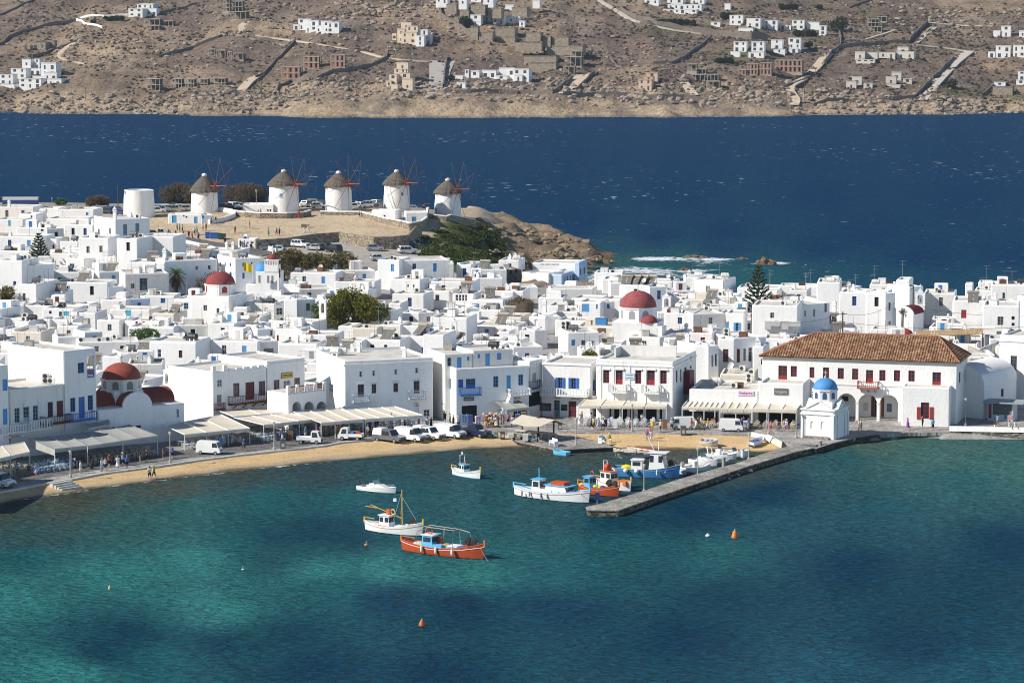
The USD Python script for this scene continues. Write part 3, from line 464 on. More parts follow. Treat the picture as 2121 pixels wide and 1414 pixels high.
# ========= houses
HOUSES=[];WF=[];_rh=np.random.RandomState(33)
class House(Thing):
 def __init__(s,name,label,cat,fl,rz,w,d,h,wall=None,roof=None,group=None,parapet=0.35,chamf=0.2,cornice=False):
  super().__init__(name,label,cat,fl,rz,group)
  s.W,s.D,s.H,s.wall,s.roof,s.par,s.ch=w,d,h,wall or WHITE,roof or ROOFC,parapet,chamf
  s.cuts,s.todo,s.cornice,s.extra=[],[],cornice,[]
  HOUSES.append(s)
 def L(s,face,u,o,v):
  return(u,-o,v)if face=='f' else(s.W+o,u,v)if face=='r' else(-o,u,v)if face=='l' else(u,s.D+o,v)
 def pix(s,face,px,py,o=0.0):
  d=ray(px,py);R=Rz(-s.rz);d2=R@d;e=R@(np.array([0,0,CAMH])-s.loc)
  ax,val=(1,-o)if face=='f' else(0,s.W+o)if face=='r' else(0,-o)
  t=(val-e[ax])/d2[ax];q=e+t*d2
  return(q[0]if face=='f' else q[1]),q[2]
 def fbox(s,mb,face,u0,u1,o0,o1,v0,v1):
  a,b=s.L(face,u0,o0,v0),s.L(face,u1,o1,v1)
  return mb.box(a[0],b[0],a[1],b[1],a[2],b[2])
 def cut(s,face,u0,u1,v0,v1,dep=0.25,arch=False):
  u0,u1=min(u0,u1),max(u0,u1)
  if arch:
   r=(u1-u0)/2;prof=[(u0,v0),(u1,v0)]+[((u0+u1)/2+r*math.cos(a),v1-r+r*math.sin(a))for a in np.linspace(0,math.pi,9)]
  else:prof=[(u0,v0),(u1,v0),(u1,v1),(u0,v1)]
  s.cuts.append(m3.Manifold.hull_points(np.array([s.L(face,u,o,v)for u,v in prof for o in(0.3,-dep)])))
 def opening(s,face,u0,u1,v0,v1,style='w',color=BLUE,name=None,glass=(0.03,0.035,0.045),arch=False):
  """w glazed window, d panelled door, s closed shutters, o open shutters beside glass, k bare dark opening, g glazed door, n blind niche"""
  u0,u1,v0,v1=min(u0,u1),max(u0,u1),min(v0,v1),max(v0,v1)
  dep=0.16;s.cut(face,u0,u1,v0,v1,dep+(0.1 if style!='n' else-.04),arch)
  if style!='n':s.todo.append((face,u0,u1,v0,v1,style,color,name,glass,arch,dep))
 def win(s,face,x0,y0,x1,y1,style='w',color=BLUE,**k):
  a,b=s.pix(face,x0,y1),s.pix(face,x1,y0)
  s.opening(face,a[0],b[0],max(a[1],0.02),b[1],style,color,**k);return s
 def wins(s,face,ox,oy,sc,rows):
  for r in rows:
   x0,x1,y0,y1,st,c=r[:6];s.win(face,ox+x0/sc,oy+y0/sc,ox+x1/sc,oy+y1/sc,st,c,**(r[6]if len(r)>6 else{}))
  return s
 def _open(s,face,u0,u1,v0,v1,style,color,name,glass,arch,dep):
  fb=lambda mb,*a:s.fbox(mb,face,*a)
  w,h=u1-u0,v1-v0;paint=M(color,0.55,0.35,0.12,3)
  if style in 'wog':
   t=0.09;mb=MB();fb(mb,u0,u0+t,-dep,-dep+.07,v0,v1);fb(mb,u1-t,u1,-dep,-dep+.07,v0,v1);fb(mb,u0+t,u1-t,-dep,-dep+.07,v1-t,v1);fb(mb,u0+t,u1-t,-dep,-dep+.07,v0,v0+t)
   if w>0.7:fb(mb,(u0+u1)/2-.035,(u0+u1)/2+.035,-dep+.004,-dep+.06,v0+t,v1-t)
   n=max(1,int(round(h/0.55)))
   for k in range(1,n):q=v0+h*k/n;fb(mb,u0+t,u1-t,-dep+.008,-dep+.05,q-.025,q+.025)
   if style=='g':fb(mb,u0+t,u1-t,-dep+.006,-dep+.055,v0+t,v0+h*.38)
   p=s.part(name or('door' if style=='g' else 'window'),mb,paint)
   mb=MB();fb(mb,u0+t*.5,u1-t*.5,-dep+.015,-dep+.03,v0+t*.5,v1-t*.5);s.part('pane',mb,GLASS(glass),parent=p)
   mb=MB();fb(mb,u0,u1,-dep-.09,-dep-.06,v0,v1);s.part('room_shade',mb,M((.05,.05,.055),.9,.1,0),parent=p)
   if style=='o':
    for sg,q in((-1,u0),(1,u1)):
     mb=MB();sw=w*.5;fb(mb,q+sg*.03,q+sg*(sw+.03),.03,.07,v0,v1)
     for k in range(5):z=v0+h*(k+.5)/5;fb(mb,q+sg*.08,q+sg*(sw-.02),.07,.085,z-h*.04,z+h*.04)
     s.part('shutter',mb,paint,parent=p)
  elif style in 'sd':
   mb=MB();t=0.07
   fb(mb,u0,u0+t,-dep,-dep+.09,v0,v1);fb(mb,u1-t,u1,-dep,-dep+.09,v0,v1);fb(mb,u0+t,u1-t,-dep,-dep+.09,v1-t,v1)
   p=s.part('door' if style=='d' else 'window',mb,paint)
   leaves=[(u0+t,u1-t)]if w<1.15 and style=='d' else[(u0+t,(u0+u1)/2-.008),((u0+u1)/2+.008,u1-t)]
   for a,b in leaves:
    mb=MB();fb(mb,a,b,-dep,-dep+.05,v0,v1-t)
    n=3 if style=='d' else 5
    for k in range(n):z0,z1=v0+(h-t)*k/n,v0+(h-t)*(k+1)/n;fb(mb,a+.07,b-.07,-dep+.05,-dep+.068,z0+.06,z1-.06)
    s.part('leaf' if style=='d' else 'shutter',mb,paint,parent=p)
  elif style=='k':
   mb=MB();fb(mb,u0,u1,-dep-.06,-dep-.03,v0,v1);s.part('opening',mb,M(color if max(color)<.06 else(.03,.03,.033),.9,.1,0))
  elif style=='a':
   mb=MB();fb(mb,u0,u1,-dep-.05,-dep,v0,v1);s.part('window',mb,M(color,.5,.4,.1))
 def build(s):
  w,d,h,c=s.W,s.D,s.H,s.ch
  e=0.0
  e=min(.13,w*.1,d*.1);pts=[(x,y,z)for x,y in((e,0),(w-e,0),(w,e),(w,d-e),(w-e,d),(e,d),(0,d-e),(0,e))for z in(-1.5,h-c)]+[(x,y,h)for x,y in((c,c),(w-c,c),(w-c,d-c),(c,d-c))]
  pts+=[(x,y,h-c*.3)for x,y in((c*.3,c*.3),(w-c*.3,c*.3),(w-c*.3,d-c*.3),(c*.3,d-c*.3))]
  m=m3.Manifold.hull_points(np.array(pts,float))
  if s.par>0 and w>1.4 and d>1.4:
   b=0.34;m=m-m3.Manifold.cube((w-2*b,d-2*b,5)).translate((b,b,h-s.par))
  if w>4.6 and d>5 and h<6.6 and s.par>0 and s not in WF and s.loc[1]<690 and _rh.rand()<.42:
   x0,ww,hh_=_rh.uniform(.5,w-3),_rh.uniform(1.8,2.6),_rh.uniform(1.0,1.9);mb=MB();mb.mf(m3.Manifold.hull_points(np.array([(x,y,z)for e,z in((0,h-s.par),(0,h-s.par+hh_-.12),(.12,h-s.par+hh_))for x in(x0+e,x0+ww-e)for y in(d-2.6+e,d-.4-e)])));p=s.part('roof_hut',mb,s.wall)
   if hh_>1.3:mb=MB();mb.box(x0+ww*.3,x0+ww*.3+.7,d-2.63,d-2.5,h-s.par+.1,h-s.par+hh_-.25);s.part('hut_door',mb,M([LBLUE,GREY,DRED,(.6,.6,.6),BLUE][_rh.randint(5)],.6,.3,.1),parent=p)
  if s.cuts:m=m-m3.Manifold.batch_boolean(s.cuts,m3.OpType.Add)
  for g in s.extra:m=m+g
  mb=MB();mb.mf(m);s.part('wall',mb,s.wall)
  mb=MB();b=0.30
  if s.par>0:mb.box(b,w-b,b,d-b,h-s.par-.2,h-s.par+.03)
  else:mb.box(c,w-c,c,d-c,h-.1,h+.015)
  s.part('roof',mb,s.roof)
  if s.cornice:
   mb=MB();z=h-(s.cornice if s.cornice is not True else.55)
   mb.box(-.12,w+.12,-.12,0.0,z,z+.16);mb.box(w,w+.12,0.0,d,z,z+.16);mb.box(-.12,0,0.0,d,z,z+.16);s.part('cornice',mb,s.wall)
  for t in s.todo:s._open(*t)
  return s
 def corners(s):return[s.w(p)[:2]for p in((0,0,0),(s.W,0,0),(s.W,s.D,0),(0,s.D,0))]
ORIG={'A':(0,300,3.928),'B':(530,300,3.928),'C':(1060,400,3.928),'D':(1580,500,3.92),'E':(0,520,3.928),'F':(400,540,3.928),'G':(880,540,3.928),'R':(1380,660,5.238),'S':(1380,540,5.892),'T':(400,420,5.892),'Z':(0,700,3.928),'Y':(400,700,3.928),'X':(880,700,3.928),'H':(1620,660,4.2335)}
_rw=np.random.RandomState(21);MID=[]
def mid(reg,xl,xr,yt,yb,yaw=12,dep=8,wall=None,roof=None,wins='',name='house',desc=None,label=None,h=None,base=False,**kw):
 """a house of the old town whose front wall spans xl..xr, its top edge at yt and what is seen of it ending at yb"""
 ox,oy,sc=ORIG[reg];pl,pr,pt,pb=ox+xl/sc,ox+xr/sc,oy+yt/sc,oy+yb/sc
 xc=(pl+pr)/2;q=P(xc,pt,15.0 if pt<482 and xc<560 else 8.0);hh=h or 3.4
 for _ in range(9):
  g=max(ground(q[0],q[1]),1.0);s_=scl(q)
  if h is None:hh=min(max(3.3,(pb-pt)/s_+0.9),11)
  q=P(xc,pt,g+hh)
 if base:q=on_hill(xc,pb,12);hh=(pb-pt)/scl(q);g=q[2]
 a=math.radians(yaw);s_=scl(q)
 w=max((pr-pl)/s_/max(math.cos(a),.3),1.2)
 ux=np.array([math.cos(-a),math.sin(-a),0]);fl=np.array([q[0],q[1],g])-ux*w/2
 if desc is None and label is None:
  desc=('low ' if hh<3.6 else 'tall ' if hh>6.5 else '')+{id(WHITE):'white',id(CREAM):'cream',id(SKYWASH):'pale blue',id(PINKW):'pinkish',id(GREYW):'greyish',id(OLDW):'weathered white'}.get(id(wall or WHITE),'white')+' flat-roofed house'
 if wins and label is None and 'with' not in desc:
  cn={'b':'blue','l':'bright blue','t':'turquoise','r':'red','R':'dark red','g':'grey','G':'green','n':'brown','p':'pale','m':'mint green','k':'dark','w':'white','e':'teal'}
  sn={'w':'window','d':'door','s':'shutters','o':'open shutters','k':'opening','g':'glazed door','n':'niche'}
  ts=sorted(wins.split(),key=lambda t:'rRltbmGepngkw'.index(t[2]))[0];n=sum(t[1:3]==ts[1:3]for t in wins.split())
  desc+=f" with {'two ' if n == 2 else 'several ' if n > 2 else ''}{cn[ts[2]]} {sn[ts[1]]}"+('s' if n>1 and sn[ts[1]][-1]!='s' else '')
 H_=House(name,label or '~'+desc,'house',fl,-a,w,dep,hh,wall,roof,group='white houses of the old town',**kw)
 cols={'b':BLUE,'l':LBLUE,'t':TURQ,'r':RED,'R':DRED,'g':GREY,'G':GREEN,'n':BROWN,'p':PALE,'m':MINT,'k':DARK,'w':(.7,.7,.7),'e':(.12,.22,.25)}
 for t in wins.split():
  f,st,c=t[0],t[1],t[2];x0,x1,y0,y1=map(float,t[3:].split(','))
  H_.win(f,ox+x0/sc,oy+y0/sc,ox+x1/sc,oy+y1/sc,st,cols[c])
 vis=(pb-pt)/s_
 if not wins and w>3.2 and vis>1.7 and not base:
  for u in([w*.3,w*.72]if w>6.5 else[w*.55]):
   if _rw.rand()<.9:k_=_rw.randint(6);H_.opening('f',u-.38,u+.38,max(hh-min(vis,2.6)+.15,.1),hh-.75,'wwswkw'[k_],[GREY,BLUE,LBLUE,PALE,DARK,DRED][k_])
 MID.append((H_,min(pl,pr),max(pl,pr),pt,pb));return H_
def _t(rows):
 for r in rows:
  r=list(r);kw=r.pop()if isinstance(r[-1],dict)else{}
  mid(*r[:7],wall=kw.pop('wall',None),wins=kw.pop('wins',''),**kw)
_t([('A',-40,275,505,600,6,9,{'wall':OLDW}),('A',345,480,515,560,10,6),('A',480,765,525,580,8,8,{'wins':'fsl700,720,550,575'}),('A',150,300,562,632,14,6,{'wins':'fkl250,263,575,592'}),('A',-40,190,606,690,8,7,{'wins':'fdt68,88,612,662'}),('A',375,690,600,650,8,8),('A',520,760,650,740,12,7),('A',945,1210,600,735,-30,12,{'wins':'fde1003,1033,645,735 fde1102,1132,638,707 lwg797,812,685,730 lwg887,902,678,728','h':6.2,'desc':'long white house with dark teal doors and railed balcony'}),('A',130,385,672,745,10,7,{'wins':'fwb333,355,686,703'}),('A',385,515,680,755,-28,6,{'wall':GREYW}),('A',-40,345,745,850,12,8),('A',485,635,785,880,6,6,{'wins':'fsb505,585,835,868 fdb600,630,832,900'}),('A',635,885,757,880,8,9,{'wins':'fwg703,730,825,880 fwg808,835,820,875','h':7}),('A',900,950,735,900,-25,5,{'wins':'fdR920,945,845,955'}),('A',945,1120,762,950,16,8,{'h':8.5}),('A',1120,1415,745,900,10,9,{'h':8.2,'wins':'fnw1072,1090,780,860'}),('A',355,465,765,850,10,6,{'wins':'fkg425,443,812,845'}),('A',-30,260,862,945,14,8,{'wins':'fwb112,146,898,932'}),('A',392,600,882,960,14,7,{'wins':'fwe400,440,925,960'}),('A',530,690,922,1010,18,7,{'wins':'fwl567,605,967,1002'}),('A',690,800,918,990,-30,5,{'wins':'fwl765,790,940,962'}),('A',-30,75,940,1060,14,8),('A',1415,1640,885,945,8,7,{'wins':'fwg1430,1455,915,932'}),('A',1640,1920,862,925,14,9,{'wins':'fsb1665,1677,897,932 fsb1702,1712,900,930 fsb1735,1750,903,937'}),('A',1345,1760,935,1040,-22,8,{'wins':'fwe1590,1610,985,1017 fwe1693,1713,980,1013','h':6.5}),('A',1020,1345,955,1060,12,8,{'wins':'fnw1135,1150,988,1010','h':6}),('A',1915,2130,920,1060,-24,11,{'wins':'fwg1972,1988,958,990 fwg2040,2056,954,986 fwg2112,2124,952,984 fsb1972,1990,1040,1088 lwb1787,1797,955,985 lwb1827,1837,958,985 lwb1868,1879,960,988 lsb1820,1845,1035,1065 lsb1868,1885,1035,1080','h':7.5,'desc':'large white house with two rows of small blue windows'}),('E',185,430,108,245,-30,7,{'wins':'fwg305,332,200,248 lsb108,130,245,305','h':6.5}),('E',-20,185,75,260,14,8,{'h':7.5,'wins':'fwb108,131,245,305'}),('E',145,300,268,440,14,11,{'wins':'fwg185,208,343,403','h':5.5,'chamf':.3}),('E',338,510,330,440,12,6,{'wins':'fkg418,440,360,380 fwg475,487,352,375'}),('E',430,580,170,240,8,7,{'wins':'fkn470,505,200,228 fkn520,555,203,235'}),('E',410,880,252,375,8,7,{'chamf':.25}),('E',575,810,168,245,12,8),('E',810,1015,165,290,-25,8),('E',745,945,96,168,12,6,{'wins':'fdg808,828,112,168'}),('E',1020,1370,180,360,-14,9,{'wall':GREYW,'wins':'fwg1065,1095,262,305 fwe1137,1200,218,320','h':5.5}),('E',880,1005,285,375,-20,6),('E',1030,1215,385,470,-22,8,{'wall':SKYWASH,'desc':'house with a pale blue painted gable wall'}),('E',820,1030,395,475,12,8,{'wall':OLDW}),('E',610,730,430,515,12,5),('E',340,600,465,548,14,7,{'wins':'fwt480,505,492,540 fdt518,565,492,548 fkg398,420,486,510'}),('E',-20,180,545,640,10,7,{'wall':OLDW,'wins':'fsl80,90,595,640 fsl100,112,597,642'}),('E',115,240,570,650,18,6,{'wins':'fsb137,148,600,628 fsb165,176,603,629'}),('E',308,410,552,650,18,5,{'wins':'fdg355,378,570,624'}),('E',410,600,555,605,10,6),('E',590,780,500,560,10,7),('E',785,978,560,655,14,7),('E',890,1220,475,565,12,7,{'wins':'fdt1020,1067,480,530','wall':OLDW}),('E',1010,1255,565,640,12,7,{'wins':'fsr1102,1122,570,602 fsr1158,1178,572,596'}),('E',1235,1420,505,600,14,7,{'wins':'fdm1318,1345,545,602','wall':CREAM}),('E',1550,1870,365,510,16,9,{'wins':'fwg1655,1685,440,485 fwg1762,1785,465,508','h':5.6}),('E',1870,2000,360,440,12,6),('E',1850,2000,450,520,14,5,{'wins':'fkn1880,1893,465,487'}),('E',1990,2130,415,520,14,7),('E',1720,2121,538,600,10,8,{'wall':OLDW}),('E',1690,1870,590,690,16,6),('E',1870,2000,618,690,14,6),('E',1995,2121,605,700,14,6),('E',640,1130,735,825,-10,7),('E',690,830,655,745,-26,6),('E',460,640,608,700,14,6,{'wall':OLDW}),('E',470,640,695,775,-18,5),('E',90,340,655,740,12,8,{'wall':CREAM}),('E',-20,120,635,720,12,7),('E',985,1165,825,900,-20,6,{'wins':'fdr1115,1135,872,900'}),('E',830,985,855,915,12,6),('E',1210,1600,733,915,12,8,{'wins':'fwp1283,1312,798,865 fwn1455,1483,808,868','h':6.2,'chamf':.35}),('E',1670,1915,733,850,14,8,{'chamf':.3}),('E',1130,1210,725,790,14,5),('E',1310,1470,690,735,12,5),('E',1040,1420,615,690,8,7,{'chamf':.3}),('E',1420,1690,600,690,-8,6,{'wall':OLDW}),('F',790,1165,97,190,10,8),('F',1165,1480,78,160,-14,8),('F',1480,1600,85,145,14,7),('F',1500,1680,-8,100,14,8,{'wins':'fdl1610,1635,28,86','h':6}),('F',1680,2080,-8,130,-10,9,{'h':6,'desc':'big blank shaded white building with metal ducts on its roof'}),('F',1030,1170,30,100,14,6),('F',1600,1850,150,260,16,8,{'wins':'fwg1742,1756,192,215 fwg1788,1802,194,217'}),('F',1850,1990,150,250,-24,6),('F',735,850,312,480,14,8,{'h':5.5}),('F',850,995,310,480,-24,6,{'wins':'fwg920,953,345,408','h':5.5}),('F',420,665,345,470,14,7,{'wins':'fdw582,608,380,450','wall':OLDW}),('F',665,735,352,470,-26,5,{'wins':'fwm675,728,382,442'}),('F',290,420,375,440,16,5,{'wins':'fkg305,325,385,407'}),('F',120,340,510,640,12,8),('F',425,520,520,640,14,6),('F',520,650,550,645,-20,6,{'wins':'fwp625,648,565,612'}),('F',150,560,445,520,8,8,{'wall':OLDW}),('F',650,880,552,660,14,8,{'wins':'fsr682,697,605,652 fsr780,797,620,655'}),('F',880,1025,572,620,-14,8),('F',885,1155,600,690,10,7,{'wins':'fdl1152,1174,605,682'}),('F',1180,1295,530,620,14,6,{'wall':OLDW}),('F',1290,1500,545,610,10,6,{'wall':CREAM}),('F',1520,1690,520,640,12,7,{'wall':OLDW}),('F',1690,1832,528,640,8,6),('F',1370,1690,640,740,14,8,{'wins':'fkn1440,1472,682,707 fkn1553,1580,683,708','chamf':.3}),('F',1760,2040,615,720,14,8,{'wins':'fsl1860,1905,705,740'}),('F',1930,2121,455,560,12,8),('F',1590,1690,345,400,12,6,{'wall':OLDW}),('F',1690,1840,420,500,12,7),('F',1840,1975,420,500,-24,6,{'wall':GREYW}),('F',1620,1880,268,380,14,7,{'wall':OLDW}),('F',1150,1480,170,230,8,7),('F',430,700,190,260,12,7),('F',670,870,190,290,12,6,{'wins':'fdl675,697,238,282'}),('F',860,1150,225,310,-12,7,{'wall':OLDW}),('F',590,800,280,345,12,6),('F',130,530,652,790,14,8,{'h':5.5}),('F',530,690,650,775,-16,8,{'wins':'fwe575,655,710,777','h':5.5,'wall':GREYW}),('F',690,1010,672,740,10,7,{'chamf':.3}),('F',1010,1180,700,780,12,6),('F',1225,1380,650,700,12,6),('F',1010,1320,752,800,12,7),('G',375,547,40,140,-20,9,{'wall':SKYWASH,'desc':'pale blue walled house beside the green slope','wins':'fsl497,510,100,130'}),('G',255,378,32,140,14,9),('G',610,785,70,140,-18,7,{'wall':STONE((.09,.08,.07),(.2,.18,.16),(.05,.05,.05),.5),'wins':'fkk640,665,85,105 fkk690,710,80,102 fkk735,755,70,95','desc':'dark bare stone house with small openings'}),('G',600,765,-5,60,10,8),('G',50,390,170,240,10,8),('G',225,398,268,350,14,7,{'wins':'fww250,272,275,328 fww276,298,275,328 fww302,322,275,328 fww326,345,275,328'}),('G',360,640,315,390,14,8,{'wins':'fob398,424,348,386','chamf':.4}),('G',-20,200,245,330,12,7),('G',90,230,245,330,12,6,{'wall':CREAM}),('G',150,345,385,470,14,8,{'wins':'fkn305,322,412,440'}),('G',345,447,385,480,-26,6),('G',45,345,462,590,12,8,{'h':5.5,'wins':'fwG165,200,552,590'}),('G',445,655,398,460,12,7),('G',545,785,455,530,14,8,{'wall':CREAM,'wins':'fkn590,608,485,508'}),('G',845,985,452,560,16,7,{'chamf':.3,'wins':'fnw893,920,478,530'}),('G',985,1110,448,530,-22,7,{'chamf':.4}),('G',390,765,522,600,12,8,{'chamf':.6,'wall':OLDW}),('G',640,720,250,330,10,5),('G',925,1130,298,350,10,6),('G',550,800,245,300,10,8),('G',990,1240,225,300,10,8),('G',1040,1245,412,480,12,7),('G',1245,1432,335,465,14,7,{'wins':'fdl1280,1338,352,416 fsl1393,1408,355,392','h':5.2}),('G',1432,1545,328,450,-12,6,{'wall':PINKW,'wins':'fsb1482,1505,350,388','h':5.2}),('G',1000,1240,365,420,10,7),('G',1585,1825,197,320,14,8,{'h':5.5}),('G',1825,1970,210,330,-20,8,{'h':5.5}),('G',1460,1590,310,400,12,7),('G',1895,2125,425,500,12,8),('G',1960,2125,290,360,10,6),('G',2020,2125,390,440,12,6),('G',770,900,565,640,10,7,{'wins':'fkg815,850,600,655'}),('G',900,1000,562,655,-24,6,{'wall':GREYW}),('G',1160,1420,580,700,-10,8,{'wins':'fsl1193,1225,640,690 fwl1273,1307,645,702 fwl1337,1375,650,702','h':5}),('G',1240,1660,535,600,8,8,{'wall':CREAM}),('G',1655,1840,505,610,12,7,{'wall':PINKW,'wins':'fkn1725,1748,565,607 fkn1637,1665,545,570'}),('G',1870,2125,510,590,-14,8),('G',1840,2121,585,640,8,8),('G',-15,155,600,720,14,8,{'h':6}),('G',600,780,652,710,12,7),('G',385,600,650,690,10,7),('G',155,270,672,730,12,6,{'wins':'fsb272,302,680,708'}),('G',1420,1600,672,720,10,6),('G',715,960,695,800,-12,6,{'wins':'fdb815,850,750,805'}),('G',1510,1660,590,650,14,6),('G',590,690,575,660,12,5,{'wins':'fsR560,606,600,632'}),('S',0,110,420,540,12,6),('S',110,240,520,620,12,5),('S',535,690,372,440,14,5),('S',605,860,430,520,12,7),('S',410,600,432,475,8,6),('S',160,600,475,560,8,7,{'wall':CREAM}),('S',905,990,455,540,14,5),('S',990,1085,462,545,-26,5),('S',730,1000,525,620,-8,7,{'wins':'fwe915,950,565,590'}),('S',300,385,540,640,10,5,{'wall':CREAM}),('S',400,545,590,630,-10,5),('S',-20,320,640,780,14,9,{'h':5.4}),('S',320,725,640,860,-14,9,{'h':5.6,'wall':GREYW}),('S',725,945,640,880,10,7,{'wins':'fsl730,765,745,835 fol845,887,755,880','h':5.6}),('S',980,1100,440,540,10,6),('S',1050,1600,545,900,10,10,{'wins':'fwg1268,1318,632,700','h':8.2,'desc':'large weathered white building carrying a grey duct'}),('S',1600,2010,520,740,-28,10,{'wins':'fwg1685,1705,605,680 fdg1790,1817,590,680 fwg1930,1962,515,628','h':7.5}),('S',1495,1720,360,540,12,7,{'wall':OLDW}),('S',1840,2121,262,365,8,9,{'h':8}),('S',-20,235,770,880,-12,6),('S',-20,250,868,950,12,6),('S',1590,2130,770,850,6,8,{'wins':'fwm1625,1655,828,920 fww1670,1705,838,910 fwm1720,1960,830,900'}),('D',625,840,412,700,12,8,{'h':8.5}),('D',840,992,418,700,16,8,{'h':8.5}),('D',992,1082,420,690,-35,9,{'wins':'fwR1020,1038,495,560 fwg1020,1040,645,680','h':8.5}),('D',870,1070,348,420,10,7),('D',1085,1190,310,500,14,6,{'h':9}),('D',1185,1310,365,550,-30,7,{'h':8,'wins':'fwg1250,1268,430,470 fwg1312,1325,505,550'}),('D',1310,1560,422,620,10,9,{'h':6,'wall':OLDW}),('D',1545,1800,480,690,10,9,{'wins':'fsr1610,1653,555,623','h':6.5}),('D',1790,2080,520,760,10,9,{'wins':'fwg1905,1955,610,680 fkk2020,2045,608,635 fkk2020,2045,660,685','h':8}),('D',1720,1862,395,490,12,7,{'wins':'fwg1750,1770,435,460'}),('D',1860,2130,352,480,8,8,{'wins':'fwG1945,1967,415,465','h':6}),('D',2070,2130,440,700,30,8,{'h':8}),('D',1645,1705,340,420,12,3),('D',1750,1860,330,395,12,5),('D',875,1065,712,750,12,6),('D',720,870,620,740,-24,6),('D',1375,1550,628,690,10,5,{'wins':'fdR1450,1490,632,685'}),('D',620,755,505,610,12,6,{'wall':OLDW}),('D',425,600,465,520,-14,6),('R',245,500,152,290,14,8,{'wins':'fwr372,420,203,280','wall':PINKW,'h':8.8}),('R',305,450,290,640,12,8,{'h':8.2}),('R',450,575,292,600,-30,9,{'wins':'fwg490,510,395,520 fwg527,550,380,512','h':8.2}),('R',560,740,218,500,14,9,{'wins':'fwr615,675,330,470','h':8.6}),('R',740,1092,200,480,-24,9,{'wins':'fdR765,800,325,475 fwg835,865,320,460 fwg890,930,310,465','h':8.6}),('R',940,1060,300,560,12,7,{'h':7.5,'wins':'fwR1028,1042,435,497'}),('R',520,640,65,190,-14,5,{'wall':GREYW}),('R',585,960,600,700,8,8,{'wall':CREAM,'h':4.8}),])
_t([('A',1365,1640,563,640,4,6,{'wins':'fdl1400,1437,575,637 fdl1580,1607,585,650 fsl1488,1502,570,585 fkk1510,1524,580,595','base':True,'label':'low white cottage with blue doors at the foot of the first thatched windmill'}),('A',1640,1740,570,640,-20,6,{'wins':'fsl1642,1662,574,598','base':True,'label':'small white annex joined to the cottage under the first thatched windmill'}),('B',-110,145,482,545,6,6,{'wins':'fkb92,104,525,543 fkb112,125,525,543','base':True,'label':'low white annex left of the second thatched windmill'}),('B',145,200,484,545,-10,6,{'base':True,'label':'narrow white annex touching the second thatched windmill'}),('B',940,1140,530,612,18,4,{'base':True,'chamf':.3,'wins':'fkk1040,1055,572,588','label':'small white hut with rounded roof inside the walled yard below the fourth windmill'}),('B',1220,1395,545,650,-6,5,{'base':True,'chamf':.3,'wins':'fdl1270,1306,585,648 fsl1195,1218,590,625','label':'white hut with a blue door in the corner of the walled yard'}),('A',1935,2080,765,840,8,4,{'base':True,'wins':'fkk2010,2022,790,803 fkk2040,2062,788,803','label':'small white service kiosk beside the recycling bins on the hill road'}),])
for h in HOUSES:h.build()
# ========= the waterfront, building by building
def bld(name,label,l,r,ytop,d,z0=QZ,wall=None,h=None,cat='building',**kw):
 a,b=P(l[0],l[1],z0),P(r[0],r[1],z0);v=b-a;rz=math.atan2(v[1],v[0]);w=float(np.linalg.norm(v))
 if h is None:q=PD(l[0],ytop,a[1]);h=q[2]-z0
 H_=House(name,label,cat,a,rz,w,d,h,wall or WHITE,**kw);WF.append(H_);H_.reg=None;return H_
def W_(h,reg,spec,face='f'):
 ox,oy,sc=ORIG[reg]
 cols={'b':BLUE,'l':LBLUE,'t':TURQ,'r':(0.28,0.025,0.02),'R':DRED,'g':GREY,'G':GREEN,'n':BROWN,'p':PALE,'m':MINT,'k':DARK,'w':(.7,.7,.7),'e':(.12,.22,.25),'y':(.3,.38,.45)}
 for t in spec.split():
  f,st,c=t[0],t[1],t[2];x0,x1,y0,y1=map(float,t[3:].split(','))
  h.win(f,ox+x0/sc,oy+y0/sc,ox+x1/sc,oy+y1/sc,st,cols[c])
 return h
def balcony(h,face,reg,x0,x1,ytop,ybot,out,color,slab=True,brackets=0,solid=False,nm='balcony',bal=0.13):
 """a balcony whose outer rail is seen from (x0..x1, ytop) down to its floor at ybot"""
 ox,oy,sc=ORIG[reg];a,b=h.pix(face,ox+x0/sc,oy+ybot/sc,out),h.pix(face,ox+x1/sc,oy+ybot/sc,out);t=h.pix(face,ox+x0/sc,oy+ytop/sc,out)
 u0,u1=min(a[0],b[0]),max(a[0],b[0]);z=(a[1]+b[1])/2;ht=min(max(t[1]-a[1],.8),1.3)
 mb=MB();h.fbox(mb,face,u0,u1,0.0,out,z-.16,z)
 for k in range(brackets):
  u=u0+(u1-u0)*(k+.5)/brackets;p,q=h.L(face,u,0.0,z-.75),h.L(face,u,out*.85,z-.2);mb.bar(p,q,.1,.12)
 p=h.part(nm,mb,h.wall if solid or color==(.75,.75,.74)else M(color,.6,.3,.1))
 mb=MB();t_=.06
 def seg(a,b):
  A,B=np.array(h.L(face,*a)),np.array(h.L(face,*b));L=np.linalg.norm(B-A);n=max(2,int(L/(0.42 if color==(.75,.75,.74)else.3)))
  mb.bar(A+[0,0,ht],B+[0,0,ht],.1,.08);mb.bar(A+[0,0,.12],B+[0,0,.12],.07,.06)
  for k in range(n+1):q=A+(B-A)*k/n;mb.bar(q,q+[0,0,ht],bal if color==(.75,.75,.74)else.05)
 o=out-.06
 seg((u0+.05,o,z),(u1-.05,o,z));seg((u0+.05,.05,z),(u0+.05,o,z));seg((u1-.05,.05,z),(u1-.05,o,z))
 h.part('railing',mb,M(color,.55,.35,.1,3),parent=p);return p
